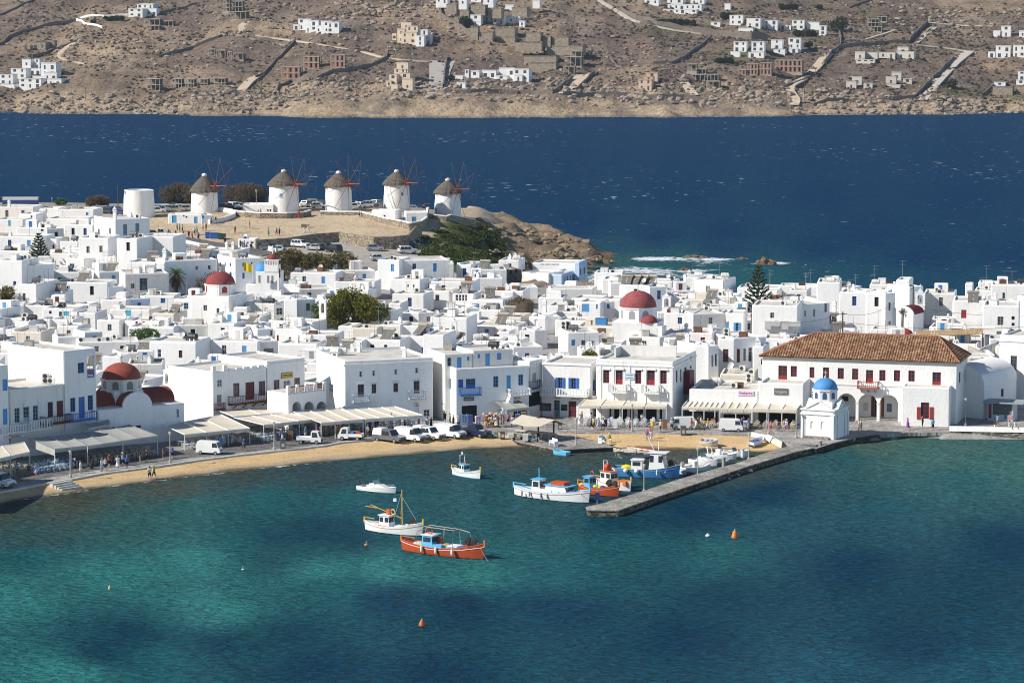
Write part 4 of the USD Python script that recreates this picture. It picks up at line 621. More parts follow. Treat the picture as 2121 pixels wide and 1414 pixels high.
def sign(h,face,reg,x0,x1,y0,y1,text,bgc,tc,out=.12,bold=True,frame=None):
 ox,oy,sc=ORIG[reg];a,b=h.pix(face,ox+x0/sc,oy+y1/sc,out),h.pix(face,ox+x1/sc,oy+y0/sc,out)
 u0,u1,v0,v1=a[0],b[0],a[1],b[1];p=h.path
 if bgc is not None:
  mb=MB();h.fbox(mb,face,u0,u1,out-.08,out,v0,v1);p=h.part('sign',mb,M(bgc,.5,.4,.05))
  if frame:
   mb=MB();t=.07;h.fbox(mb,face,u0-t,u1+t,out-.1,out+.01,v1,v1+t);h.fbox(mb,face,u0-t,u1+t,out-.1,out+.01,v0-t,v0);h.fbox(mb,face,u0-t,u0,out-.1,out+.01,v0,v1);h.fbox(mb,face,u1,u1+t,out-.1,out+.01,v0,v1);h.part('frame',mb,M(frame,.5,.4,.05),parent=p)
 lines=text.split('|');n=len(lines);H=(v1-v0)*(.62 if bgc is not None else.95)/n
 for k,tx in enumerate(lines):
  m=meshkit.text_mesh(tx,1.0,.02,bold);v=m.vertices.copy();bx=v[:,0].max();s_=min(H*.9,(u1-u0)*.86/bx);sx=min((u1-u0)*.86/bx,s_*1.35)
  cx=(u0+u1)/2-bx*sx/2;vy=v1-(v1-v0)*(k+.5)/n-s_*.5
  V=np.array([h.L(face,cx+q[0]*sx,out+.012+q[2],vy+q[1]*s_)for q in v]);mb=MB();mb.add(V,m.faces);h.part('lettering',mb,M(tc,.6,.3,0),parent=p if bgc is not None else None)
SLATE=(.75,.75,.74)
w1=bld('shuttered_house','shaded tall house with blue shutters at the far left of the quay',(-75,968),(21,954),766,12);ol=bld('corner_house','tall shaded house at the corner where the quay bends out of view on the left',(-190,1062),(-78,1003),800,12,h=9);ol.build();W_(w1,'Z','fsl22,60,332,430 fsl25,60,572,705');w1.build()
w2=bld('row_house','shaded two storey row house with pale blue and dark red openings above the balustrade',(22,951),(139,935),806,9,wall=OLDW,cornice=.3)
W_(w2,'Z','fwy120,160,565,690 fgy192,238,555,698 fwy270,310,545,672 fwR390,430,517,642 fdR463,512,507,645 fgk105,190,850,990');w2.build()
balcony(w2,'f','Z',0,235,712,770,1.6,SLATE);balcony(w2,'f','Z',235,430,668,738,1.6,SLATE);balcony(w2,'f','Z',372,598,632,690,1.3,DRED)
sign(w2,'f','Z',40,212,780,818,'DELIA travel',(.6,.6,.6),(.3,.02,.03),out=1.2)
w3=bld('tall_house','three storey house with blue windows and an open corner loggia beside the red domed church',(135,936),(202,927),727,13,cornice=False)
W_(w3,'Z','fwb635,683,197,288 fwb573,612,483,603 fdb642,688,475,655 fwb716,756,462,588')
a,b=w3.pix('f',710/3.928,700+325/3.928),w3.pix('f',772/3.928,700+142/3.928)
w3.cuts.append(m3.Manifold.cube((w3.W-a[0]-.35,2.4,b[1]-a[1])).translate((a[0],-.3,a[1])));w3.cuts.append(m3.Manifold.cube((1.0,1.7,b[1]-a[1]-.1)).translate((w3.W-.6,.35,a[1]+.05)))
w3.build();balcony(w3,'f','Z',572,788,608,668,1.2,BLUE,nm='balcony');
mb=MB()
for k in range(9):u=a[0]+(w3.W-.35-a[0])*k/8;mb.box(u-.03,u+.03,.1,.16,a[1],a[1]+1.0)
mb.box(a[0],w3.W-.35,.08,.18,a[1]+1.0,a[1]+1.08);w3.part('railing',mb,M(BLUE,.5,.3,.1))
ch=bld('church','whitewashed church with a rust red dome and red barrel roofs beside the quay',(204,927),(383,911),848,10.5,cat='church',parapet=0)
REDROOF=M((0.25,0.062,0.044),.85,.2,.2,1.2)
ua=ch.pix('f',285,850)[0];dc=np.array([ua,5.0]);zt=ch.H
ch.win('f',281,880,292,886,'s',DRED)
def arch_m(x0,x1,y0,y1,rise,z,n=12):
 pr=[((x0+x1)/2+(x1-x0)/2*math.cos(t),z+rise*math.sin(t))for t in np.linspace(0,math.pi,n)]+[(x0,z-.3),(x1,z-.3)]
 return m3.Manifold.hull_points(np.array([(p,y,q)for p,q in pr for y in(y0,y1)]))
hw=2.35
ch.extra+=[arch_m(ua-hw,ua+hw,0,.35,2.15,zt-.05),m3.Manifold.cube((4.6,4.6,2.1)).translate((dc[0]-2.3,dc[1]-2.3,zt-.2))]
ch.build()
mb=MB();mb.mf(arch_m(ua-hw+.25,ua+hw-.25,.4,10.0,1.95,zt));ch.part('barrel_roof',mb,REDROOF)
for x0,x1 in((.3,dc[0]-2.31),(dc[0]+2.31,ch.W-.3)):
 pr=[(dc[1]+2.6*math.cos(t),zt+1.9*math.sin(t))for t in np.linspace(0,math.pi,12)]
 mb=MB();mb.mf(m3.Manifold.hull_points(np.array([(x,p,q)for p,q in pr+[(dc[1]-2.6,zt-.2),(dc[1]+2.6,zt-.2)]for x in(x0,x1)])));ch.part('barrel_roof',mb,REDROOF)
def domed(t,c,z,R,hd,drum_h,dome_mat,wall,n=8,hdome=None,wins=(),wincol=DARK,rot=math.pi/8,cross=True,lip=.15):
 mb=MB();mb.lathe([(0,z),(R,z),(R,z+drum_h-.25),(R+lip,z+drum_h-.2),(R+lip,z+drum_h),(0,z+drum_h)],n,(c[0],c[1],0),rot,rot+2*math.pi);p=t.part('drum',mb,wall)
 for k in wins:
  a=rot+math.pi/n+k*2*math.pi/n;rr=R*math.cos(math.pi/n);ww=R*.17;hh=drum_h*.5
  pr=[(-ww,0),(ww,0)]+[(ww*math.cos(q),hh*.75+ww*math.sin(q))for q in np.linspace(0,math.pi,7)]
  mm=m3.Manifold.hull_points(np.array([(rr+o,u,z+drum_h*.22+v)for u,v in pr for o in(-.1,.03)]));mb=MB();mb.mf(mm);mb.xf(Rz(a),(c[0],c[1],0));t.part('window',mb,M(wincol,.4,.4,0),parent=p)
 Rd=R-.05 if n>8 else R*.96;hd=hdome or Rd*.95;z1=z+drum_h
 mb=MB();mb.lathe([(Rd*math.cos(q),z1+hd*math.sin(q))for q in np.linspace(0,math.pi/2,14)],40,(c[0],c[1],0));q=t.part('dome',mb,dome_mat,smooth=True)
 if cross:
  mb=MB();zz=z1+hd;mb.lathe([(0,zz+.3),(.16,zz+.2),(.2,zz-.05)],8,(c[0],c[1],0));mb.box(c[0]-.04,c[0]+.04,c[1]-.04,c[1]+.04,zz+.2,zz+1.1);mb.box(c[0]-.3,c[0]+.3,c[1]-.035,c[1]+.035,zz+.72,zz+.8);t.part('cross',mb,M((.5,.47,.38),.6,.3,.1),parent=q)
domed(ch,dc,zt+1.75,2.9,2.7,1.85,REDROOF,PLASTER((.72,.7,.66),.9),wins=(4,5,6,3),wincol=(.2,.2,.2),hdome=2.2)
def bell(label,px,py,w,h,z,yaw=-.5,mat=None):
 q=P(px,py,z);t=Thing('bell_gable',label,'bell gable',q,yaw)
 m=m3.Manifold.cube((w,.5,h)).translate((-w/2,0,0))+m3.Manifold.hull_points(np.array([(x,y,zz)for x,zz in((-w*.3,h),(w*.3,h),(0,h+w*.45))for y in(0,.5)]))
 ow=w*.27;m=m-arch_m(-ow,ow,-.2,.8,ow,h*.72)-m3.Manifold.cube((2*ow,1,h*.42)).translate((-ow,-.2,h*.3+.001))
 m=m+m3.Manifold.cube((w+.2,.6,.12)).translate((-w/2-.1,-.05,h*.25))+m3.Manifold.cube((w+.2,.6,.12)).translate((-w/2-.1,-.05,h*.97));mb=MB();mb.mf(m);t.part('gable',mb,mat or WHITE)
 mb=MB();mb.lathe([(0,h*.66),(.12,h*.64),(.22,h*.45),(.26,h*.42)],8,(0,.25,0));t.part('bell',mb,M((.12,.1,.07),.5,.5,.1))
 mb=MB();z=h+w*.45;mb.box(-.035,.035,.2,.27,z-.1,z+.75);mb.box(-.22,.22,.2,.27,z+.42,z+.49);t.part('cross',mb,WPAINT);return t
bell('white arched bell gable with a cross just right of the rust red dome',346,806,1.3,2.9,5.6)
w5=bld('crenellated_building','long white building with dark red shutters and a red wooden balcony',(442,892),(553,878.5),770,11)
W_(w5,'Y','fwp197,235,335,400 fgg195,230,458,560 fwR327,376,363,480 fsR427,498,354,505 fwR535,585,347,470')
for k in range(5):u=w5.W*(.36+k*.14);w5.extra.append(m3.Manifold.cube((w5.W*.1,.3,.35)).translate((u-.6,0.02,w5.H-.1)))
for u in(0.02,2.1):w5.extra.append(m3.Manifold.cube((.6,.5,.9)).translate((u,0.02,w5.H-.1)))
w5.build();balcony(w5,'f','Y',320,640,462,525,1.1,DRED,brackets=4);balcony(w5,'f','Y',190,268,535,578,.7,DRED)
w5b=bld('yellow_sign_building','higher white block with a yellow name sign over its red door',(553.5,878.3),(633,869),748,12,cornice=.6)
W_(w5b,'Y','fwR657,702,337,452 fgp737,790,342,460 fwR823,868,320,432');w5b.build()
sign(w5b,'f','Y',724,806,280,325,'APOLLON',(.62,.42,.03),(.02,.02,.02),frame=(.1,.07,.02))
t=bld('arcade_terrace','white arched terrace with red railings standing before the yellow signed block',(597,894),(677,884),815,5.0,cat='terrace')
t.par=0
for x0,x1 in((808,878),(906,980),(1006,1082)):
 a,b=t.pix('f',400+x0/3.928,700+590/3.928),t.pix('f',400+x1/3.928,700+528/3.928);r=(b[0]-a[0])/2;c=(a[0]+b[0])/2
 t.cuts.append(arch_m(c-r,c+r,-.4,4.4,r*.95,b[1]-r*.6));t.cuts.append(m3.Manifold.cube((2*r,4.8,b[1]-r*.6+1)).translate((c-r,-.4,-1)))
zz=t.H;
t.cuts.append(arch_m(-.5,0.4,1.0,3.6,.1,.5));t.build()
for k in range(5):u=.25+(t.W-.5)*k/4;t.part('pillar',MB().box(u-.22,u+.22,.05,.5,zz,zz+1.15),WHITE)
for k in range(4):
 u0,u1=.25+(t.W-.5)*k/4+.22,.25+(t.W-.5)*(k+1)/4-.22;mb=MB();mb.box(u0,u1,.22,.3,zz+.85,zz+.95);mb.box(u0,u1,.22,.3,zz+.1,zz+.18)
 for j in range(8):q=u0+(u1-u0)*(j+.5)/8;mb.box(q-.03,q+.03,.24,.28,zz+.18,zz+.85)
 t.part('railing',mb,M(DRED,.6,.3,.1))
w6=bld('corniced_building','two storey building with small square upper windows and grey cornice facing the vans',(714,880),(897.5,871),747,15,cornice=.75)
W_(w6,'Y','fwp1352,1376,268,318 fwp1458,1482,262,310 fwp1637,1662,252,298 fwp1807,1832,240,287 fgn1340,1390,375,478 fwn1453,1490,372,450 fwn1630,1667,365,440 fgn1795,1842,345,450 fwp1875,1925,578,640 fdp1800,1838,565,660 lwp992,1040,365,430 lgp1105,1140,378,465')
w6.build();balcony(w6,'f','Y',1310,1440,465,520,.9,(.45,.5,.55));balcony(w6,'f','Y',1762,1895,432,490,.9,(.45,.5,.55))
for x0,x1,y0,y1 in((1332,1398,366,378),(1446,1500,362,374),(1622,1678,350,362),(1786,1850,336,348)):
 a,b=w6.pix('f',400+x0/3.928,700+y1/3.928),w6.pix('f',400+x1/3.928,700+y0/3.928);mb=MB();w6.fbox(mb,'f',a[0],b[0],.004,.14,a[1],b[1]);w6.part('lintel',mb,M((.6,.63,.67),.8,.2,.1))
sign(w6,'f','Y',1800,1840,522,560,'bar|cafe',(.7,.7,.7),(.1,.1,.1))
w7=bld('blue_door_house','white house with blue balcony doors above the souvenir racks',(944,876),(1096,868),763,8)
W_(w7,'X','fsb272,312,335,405 fgb335,410,328,412 fwl557,598,308,400 fdl665,698,302,440 fwl760,800,295,385 lwg180,212,330,405 fkk300,425,545,690 fkk640,830,560,660');w7.build()
balcony(w7,'f','X',292,462,405,462,.9,BLUE);balcony(w7,'f','X',700,868,418,462,1.5,SLATE)
sign(w7,'f','X',318,400,478,512,'SOUVENIRS',(.1,.1,.11),(.6,.6,.58));sign(w7,'f','X',705,778,472,503,'Delos & Co',(.72,.7,.66),(.1,.05,.04),out=.1,bold=False)
mb=MB();A,B=np.array(w7.L('f',*[w7.pix('f',880+640/3.928,700+490/3.928,1.2)[0]],1.2,0)),0
pa,pb_=w7.pix('f',880+560/3.928,700+600/3.928,.2),w7.pix('f',880+700/3.928,700+450/3.928,.2)
n=10
for k in range(n):u0=pa[0]+(pb_[0]-pa[0])*k/n;u1=pa[0]+(pb_[0]-pa[0])*(k+1)/n;mb.box(u0,u1,-1.3,-.01,0,max(.2,pb_[1]*(k+1)/n))
w7.part('outer_stair',mb,WHITE)
u7=bld('setback_storey','set back upper storey with blue doors above the blue door house',(921,872),(979,869),733,8,wall=OLDW);W_(u7,'X','fwg183,215,158,230 fdl262,298,155,243 fsl343,362,150,182');u7.build()
u8=bld('setback_storey','greyish upper flat with blue shutters beside the set back storey',(979.5,869),(1063,864),726,7,wall=GREYW);W_(u8,'X','fsl430,448,128,163 fdl492,528,123,225 fsl587,622,120,176');u8.build()
la=bld('lane_house','narrow shaded house with blue railings at the end of the dark lane',(1098,866),(1124,860),748,9,wall=OLDW);W_(la,'X','fdg875,903,280,362 fkk850,950,425,560');la.build();balcony(la,'f','X',862,950,350,408,.7,(.05,.1,.2))
w8=bld('blue_shutter_house','white house with open bright blue shutters over a long white balustrade',(1123,862),(1224,866),750,10,cornice=.35)
W_(w8,'X','fob1083,1121,322,412 fob1190,1230,325,415 fge1050,1098,505,640 fdR1168,1232,515,645 fwk938,1028,530,590 fwk1106,1160,540,590 rsb1368,1385,335,432');w8.build();balcony(w8,'f','X',935,1322,412,468,1.2,SLATE)
sign(w8,'f','X',1182,1265,478,508,'JEWELS & Co',(.7,.69,.66),(.12,.08,.06));sign(w8,'f','X',1045,1110,478,498,'Diamonds',None,(.3,.3,.3))
w9=bld('red_door_building','grey-white neoclassical building with bright red doors, small balconies and a blue lettered sign',(1234,867),(1394,873.5),743,15,wall=PLASTER((.76,.76,.75),.7),cornice=.9)
W_(w9,'X','fwr1450,1500,258,365 fgr1553,1610,262,380 fwr1711,1760,262,370 fgr1808,1871,265,383 fwr1917,1968,265,370 fkk1500,1580,572,660 fkk1600,1700,565,660 fkk1730,1930,565,660')
W_(w9,'R','rwR105,122,555,695 rwR150,165,540,685 rdR197,217,520,660 rwR262,274,400,455 rwR258,275,505,545');w9.build()
balcony(w9,'f','X',1493,1640,378,440,1.0,SLATE);balcony(w9,'f','X',1762,1905,385,447,1.0,SLATE)
sign(w9,'f','X',1632,1703,292,332,'ΤΕΛΩΝΕΙΟ|ΜΥΚΟΝΟΥ',(.75,.76,.77),(.08,.25,.45),frame=(.25,.42,.62))
for x0,x1,y0,y1 in((1445,1508,248,256),(1540,1622,246,256),(1703,1768,250,258),(1798,1882,249,259),(1908,1978,252,260)):
 a,b=w9.pix('f',880+x0/3.928,700+y1/3.928),w9.pix('f',880+x1/3.928,700+y0/3.928);mb=MB();w9.fbox(mb,'f',a[0],b[0],.004,.22,a[1],b[1]);w9.part('lintel',mb,w9.wall)
for x in(1425,1530,1660,1790,1900,2005):
 a=w9.pix('f',880+x/3.928,700+400/3.928);mb=MB();w9.fbox(mb,'f',a[0]-.22,a[0]+.22,.003,.09,0,w9.H-1.0);w9.part('pilaster',mb,w9.wall)
mb=MB();w9.fbox(mb,'r',6.5,9.5,.01,1.0,3.4,6.8);w9.part('bay',mb,M((.13,.02,.02),.6,.3,.1))
mb=MB();mb.box(1.5,w9.W-1.5,8,8.3,w9.H-.3,w9.H+1.3);mb.box(1.5,1.8,5,8,w9.H-.3,w9.H+1.1);w9.part('roof_wall',mb,GREYW)
w10=bld('cafe_building','low white cafe building with pink lettering above its awnings',(1427,872),(1570,876),805,12);W_(w10,'R','fkk200,560,1010,1150 fkk620,900,1040,1150');w10.build()
sign(w10,'f','R',772,948,780,830,'Gelarte',(.74,.72,.73),(.62,.12,.48))
w10b=bld('cafe_building','white cafe terrace block with a dark grey sign left of the blue domed chapel',(1570.5,876),(1664,879),792,9);W_(w10b,'R','fkk960,1400,1030,1160');w10b.build()
sign(w10b,'f','R',1170,1320,758,822,'Vegera',(.13,.135,.14),(.6,.6,.6),bold=False)
th=bld('town_hall','long two storey white town hall with terracotta tile roof, red windows and arcade',(1578,862.5),(1981,878.5),738,10.5,parapet=0,cat='town hall')
H_w='fwr75,130,415,508 fwr240,283,425,518 fwr358,412,428,522 fwr487,542,432,527 fwr613,668,438,532 fgr735,798,450,565 fwr851,907,450,543 fwr980,1034,452,547 fwr1106,1164,455,549 fgr1316,1393,470,600 rwR1550,1565,460,565 rwR1598,1614,448,550'
W_(th,'H',H_w);W_(th,'R','fgr1215,1312,510,690')
us=[th.pix('f',1620+x/4.2335,836)for x in(495,665,850,1028)];uu=[u[0]for u in us];bay=uu[2]-uu[1];zs=us[2][1]
th.cuts.append(m3.Manifold.cube((bay*5.2,3.0,zs+bay*.52)).translate((uu[3]-bay*5.15,.5,0.02)))
for k in range(5):
 c=uu[3]-bay*(k+.5);r=bay/2-.2;th.cuts.append(arch_m(c-r,c+r,-.3,.7,r,zs));th.cuts.append(m3.Manifold.cube((2*r,1.0,zs+.3)).translate((c-r,-.3,0.02)))
th.build()
for k in range(5):mb=MB();c=uu[3]-bay*k;mb.lathe([(.27,0),(.27,.15),(.21,.2),(.2,zs-.25),(.3,zs-.1),(.3,zs)],12,(c,.25,0));th.part('column',mb,M((.55,.52,.45),.8,.2,.2,3))
for x,w_,c in((1790-1620,.0,0),):pass
for k,(x0,x1,y0,y1,c)in enumerate([(780,812,680,855,(.12,.03,.02)),(812,838,690,858,DARK),(868,895,690,860,(.2,.06,.03)),(525,580,680,720,DARK)]):
 a,b=th.pix('f',1620+x0/4.2335,660+y1/4.2335,-3.44),th.pix('f',1620+x1/4.2335,660+y0/4.2335,-3.44);mb=MB();th.fbox(mb,'f',a[0],b[0],-3.49,-3.42,max(a[1],.05),b[1]);th.part('door',mb,M(c,.5,.3,.1))
for x0,x1,y0,y1,c in[(715,755,735,805,(.5,.5,.45)),(918,962,745,815,(.12,.15,.25))]:
 a,b=th.pix('f',1620+x0/4.2335,660+y1/4.2335,-3.44),th.pix('f',1620+x1/4.2335,660+y0/4.2335,-3.44);mb=MB();th.fbox(mb,'f',a[0],b[0],-3.49,-3.42,a[1],b[1]);th.part('poster',mb,M(c,.5,.3,.6,6))
balcony(th,'f','H',655,838,553,608,1.15,(.33,.12,.09),brackets=3)
mb=MB();a=th.pix('f',1800,660+583/4.2335);u_r=th.pix('f',1866,800)[0];th.fbox(mb,'f',th.pix('f',1676,800)[0],u_r,.004,.1,a[1]-.08,a[1]+.08);th.part('string_course',mb,WHITE)
def hip_roof(t,W,D,z,rise,ov=.45,pitch=.4):
 x0,x1,y0,y1=-ov,W+ov,-ov,D+ov;ym=(y0+y1)/2;rx0,rx1=x0+(ym-y0)*1.35,x1-(ym-y0)*.72
 def plane(a,b,c,d):
  a,b,c,d=map(np.array,(a,b,c,d));n=int(round(np.linalg.norm(b-a)/pitch));m=12
  nrm=np.cross(b-a,d-a);nrm=nrm/np.linalg.norm(nrm);S=6;V=[];eu=(b-a)/np.linalg.norm(b-a);L=np.linalg.norm(b-a)
  up=(d-a)-eu*np.dot(d-a,eu);hgt=np.linalg.norm(up);up/=hgt;sl,sr=np.dot(d-a,eu),L-np.dot(c-a,eu)
  us_=np.linspace(0,L,n*S+1);vs_=np.sort(np.concatenate([np.linspace(0,1,m+1),np.linspace(0,1,m+1)[1:]-1e-3]));F=[]
  for v in vs_:
   k=min(int(v*m+1e-6),m-1);st=.045*(1-(v*m-k))
   for u in us_:
    lo,hi=sl*v,L-sr*v;uc=min(max(u,lo),hi);ph=(u/L*n)%1.0
    V.append(a+eu*uc+up*hgt*v+nrm*(.12*abs(math.cos(math.pi*ph))**.8+st+.02))
  nu=len(us_)
  for i in range(len(vs_)-1):
   for j in range(nu-1):F.append([i*nu+j,i*nu+j+1,(i+1)*nu+j+1,(i+1)*nu+j])
  return np.array(V),np.array(F)
 A,B,C,D_=(x0,y0,z),(x1,y0,z),(x1,y1,z),(x0,y1,z);R0,R1=(rx0,ym,z+rise),(rx1,ym,z+rise)
 key={'g':('geometry',{}),'m':('mapping',{'rotation':(0,0,-t.rz)}),'v':('voronoi_texture',{'scale':2.6,'feature':'f1'}),'s':('separate_color',{}),'r':('rgb_ramp',{'ramp':[(0,(.17,.085,.05)),(.35,(.24,.12,.068)),(.7,(.31,.175,.1)),(1,(.4,.28,.17))]}),'n':('noise_texture',{'scale':.8,'detail':4.0}),'k':('map_range',{'from_min':.3,'from_max':.7,'to_min':.7,'to_max':1.2}),'c':('combine_color',{}),'x':('mix_color',{'blend_type':'multiply','fac':1.0}),'p':('principled_bsdf',{'roughness':.9,'specular_ior_level':.15})}
 mat=usdkit.material(stage,_mid('roof_tile')+'x',key,[('g.position','m.vector'),('m.vector','v.vector'),('v.color','s.color'),('s.r','r.fac'),('g.position','n.vector'),('n.fac','k.value'),('k.result','c.r'),('k.result','c.g'),('k.result','c.b'),('r.color','x.a'),('c.color','x.b'),('x.result','p.base_color')],surface='p.BSDF')
 mb=MB()
 for q in((A,B,R1,R0),(C,D_,R0,R1)):mb.add(*plane(*q))
 mb.add(*plane(B,C,R1,R1));mb.add(*plane(D_,A,R0,R0));rf=t.part('tile_roof',mb,mat,kind='stuff')
 for a,b in((A,R0),(B,R1),(C,R1),(D_,R0),(R0,R1)):
  a,b=np.array(a)+[0,0,.08],np.array(b)+[0,0,.08];n=int(np.linalg.norm(b-a)/.4);mb=MB()
  for k in range(n):p,q=a+(b-a)*k/n,a+(b-a)*(k+1.08)/n;mb.tube([p,q],[.15,.12],7)
  t.part('ridge_tiles',mb,M((.34,.14,.08),.9,.15,.35,2.5),parent=rf)
 mb=MB();mb.box(x0+.05,x1-.05,y0+.05,y1-.05,z-.1,z+.02);t.part('eave',mb,M((.3,.2,.13),.8,.2,.2),parent=rf)
hip_roof(th,th.W,th.D,th.H+.05,3.2)
mb=MB();mb.box(th.W-4.2,th.W-2.4,7.2,7.8,th.H,th.H+3.2);mb.mf(m3.Manifold.hull_points(np.array([(x,y,z)for x,z in((th.W-6.4,th.H+2.2),(th.W-4.2,th.H+.8),(th.W-4.2,th.H+2.2),(th.W-6,th.H+3))for y in(6.8,7.4)])));th.part('chimney',mb,WHITE)
tl=bld('town_hall_wing','low white wing with red shuttered window in front of the town hall',(1867,881.5),(1966,884.5),800,12.5,parapet=.15)
W_(tl,'H','fwr1216,1290,735,875 rwR1482,1503,730,880 rwR1570,1590,700,850 rdR1652,1672,672,815 rdR1690,1704,680,820')
tl.build()
for x0,x1 in((1181,1216),(1291,1328)):
 a,b=tl.pix('f',1620+x0/4.2335,660+880/4.2335),tl.pix('f',1620+x1/4.2335,660+773/4.2335);mb=MB();tl.fbox(mb,'f',a[0],b[0],.03,.08,a[1],b[1])
 for k in range(6):z=a[1]+(b[1]-a[1])*(k+.5)/6;tl.fbox(mb,'f',a[0]+.1,b[0]-.1,.08,.1,z-.06,z+.06)
 tl.part('shutter',mb,M((.3,.04,.025),.55,.35,.1,3))
cb=bld('chapel','small white chapel with a bright blue dome at the root of the pier',(1659,906.5),(1727,911),846,6.2,cat='chapel',parapet=0)
w,d,z=cb.W,cb.D,cb.H
for x0,x1,y0,y1 in((363,435,868,1015),(563,635,878,1025)):cb.win('f',1640+x0/9.425,780+y0/9.425,1640+x1/9.425,780+y1/9.425,'n',WHITE,arch=True)
cb.win('r',1640+1025/9.425,780+840/9.425,1640+1062/9.425,780+1090/9.425,'d',(.03,.06,.12))
def pedim(ax,v0,v1,o,rise,th_):
 pr=[(v0,z-.02),(v1,z-.02),((v0+v1)/2,z+rise)]
 return m3.Manifold.hull_points(np.array([((p,y,q)if ax=='x' else(y,p,q))for p,q in pr for y in(o,o+th_)]))
cb.extra+=[pedim('x',.5,w-.2,.02,1.15,.5),pedim('y',1.6,4.7,w-.55,1.25,.5),pedim('y',1.6,4.7,.02,1.25,.5),pedim('x',.5,w-.2,d-.52,1.15,.5),m3.Manifold.cube((3.4,3.4,1.1)).translate((w/2-1.7,d/2-1.7,z-.1))]
cb.build()
mb=MB()
for a,b,ax,o in((.4,w-.1,'x',0),(1.5,4.8,'y',w)):
 for s_ in(-1,1):
  m_=(a+b)/2;e=a if s_<0 else b
  p0,p1=((e,-.02,z),(m_,-.02,z+1.2))if ax=='x' else((w+.02,e,z),(w+.02,m_,z+1.3));mb.bar(p0,p1,.22,.2)
for zz in(z-.12,z-.75):mb.box(-.16,w+.16,-.16,0,zz,zz+.16);mb.box(w,w+.16,0,d,zz,zz+.16);mb.box(-.16,0,0,d,zz,zz+.16)
cb.part('cornice',mb,WHITE)
for u in(0,w-.55):mb=MB();cb.fbox(mb,'f',u,u+.55,.003,.12,0,z-.75);cb.part('pilaster',mb,WHITE)
for u in(0.0,1.4,4.5,d-.5):mb=MB();cb.fbox(mb,'r',u,u+.5,.003,.1,0,z-.75);cb.part('pilaster',mb,WHITE)
mb=MB();cb.fbox(mb,'f',.65,w-.65,.13,.5,0,.42);cb.part('stone_bench',mb,STONE((.2,.18,.14),(.4,.36,.3),(.12,.1,.08),.4))
BLUED=M((0.07,0.25,0.52),.6,.3,.12,.9)
domed(cb,(w/2,d/2),z+.95,1.85,1.5,1.75,BLUED,WHITE,wins=(4,5,6,7),wincol=(.05,.09,.2),hdome=1.6,rot=math.pi/8+.3)
bv=bld('barrel_vault_store','white barrel vaulted store beside the town hall',(2037,868),(2105,850),797,8,parapet=0);W_(bv,'H','');bv.win('f',2073,804,2079,822,'d',DARK)
pr=[(bv.D/2+bv.D/2*math.cos(q),bv.H+2.8*math.sin(q))for q in np.linspace(0,math.pi,14)];bv.build()
mb=MB();mb.mf(m3.Manifold.hull_points(np.array([(x,p,q)for p,q in pr+[(0,bv.H-.1),(bv.D,bv.H-.1)]for x in(.01,bv.W)])));bv.part('vault',mb,WHITE,smooth=30)
rb=bld('arched_window_building','tall pale building with an arched window at the right end of the square',(2068,845),(2200,853),693,10,wall=PLASTER((.74,.74,.75),.6),cornice=1.0)
rb.win('f',2093,737,2106.5,766,'w',(.1,.12,.13),arch=False);rb.build()
k=bld('kiosk','glass fronted kiosk with a flat grey roof under the tall pale building',(2045,871),(2099,873.5),833,3.2,cat='kiosk',parapet=0,wall=M((.5,.52,.55),.5,.4,.1))
k.win('f',2047,837,2054,866,'a',(.3,.02,.06));k.win('f',2056,837,2096,858,'a',(.1,.12,.13));k.build()
mb=MB();mb.box(-.6,k.W+1.6,-.9,3.6,k.H,k.H+.18);k.part('flat_roof',mb,M((.3,.33,.36),.7,.3,.15))
for x0,x1,c in((2080,2086,(.1,.2,.5)),(2087,2096,(.5,.25,.25))):a,b=k.pix('f',x0,868),k.pix('f',x1,860);mb=MB();k.fbox(mb,'f',a[0],b[0],.02,.06,a[1],b[1]);k.part('poster',mb,M(c,.5,.3,.6,8))
ss=bld('sea_restaurant','white restaurant with painted lettering standing over the surf',(1103,583),(1200,585),543.5,9,z0=1.5);W_(ss,'G','');ss.build();sign(ss,'f','G',925,1105,12,42,'sea satin market',None,(.28,.29,.3),out=0.0,bold=False)
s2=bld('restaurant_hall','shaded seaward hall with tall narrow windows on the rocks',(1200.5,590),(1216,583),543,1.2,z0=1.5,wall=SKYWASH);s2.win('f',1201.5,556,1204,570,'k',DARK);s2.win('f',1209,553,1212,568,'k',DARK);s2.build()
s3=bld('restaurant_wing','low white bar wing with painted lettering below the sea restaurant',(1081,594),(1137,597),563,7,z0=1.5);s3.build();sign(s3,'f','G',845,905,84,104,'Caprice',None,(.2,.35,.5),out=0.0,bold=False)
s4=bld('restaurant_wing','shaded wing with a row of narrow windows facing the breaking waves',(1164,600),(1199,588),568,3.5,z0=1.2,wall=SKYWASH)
for x in(1170,1175.5,1181.5,1186.5,1191.5):s4.win('f',x-1,572-(x-1170)*.18,x+1,583-(x-1170)*.25,'k',DARK)
s4.build();MID+=[(ss,1103,1200,543,582),(s3,1081,1137,563,596),(s4,1137,1216,566,597)]
LANDMARKS+=[]
_foot=[Polygon(h.corners()).buffer(0.15)for h in HOUSES]
_tree=shapely.STRtree(_foot)
EXTRA_KEEP=[]
def keepout(px0,px1,py):EXTRA_KEEP.append((px0,px1,py))
keepout(662,800,590);keepout(655,745,700);keepout(1282,1362,660);keepout(425,492,610);keepout(530,585,590);keepout(345,390,610);keepout(-10,40,600)
TOWN=Polygon([tuple(P(a,b,2)[:2])for a,b in[(-60,955),(300,925),(640,885),(900,850),(1130,840),(1400,850),(1560,850),(1800,850),(2121,800),(2500,800)]]+[(136,600),(60,632),(40,640),(10,655),(-5,650),(-30,628),(-60,645),(-75,668),(-125,668)])
_r=np.random.RandomState(11);FILL=[]
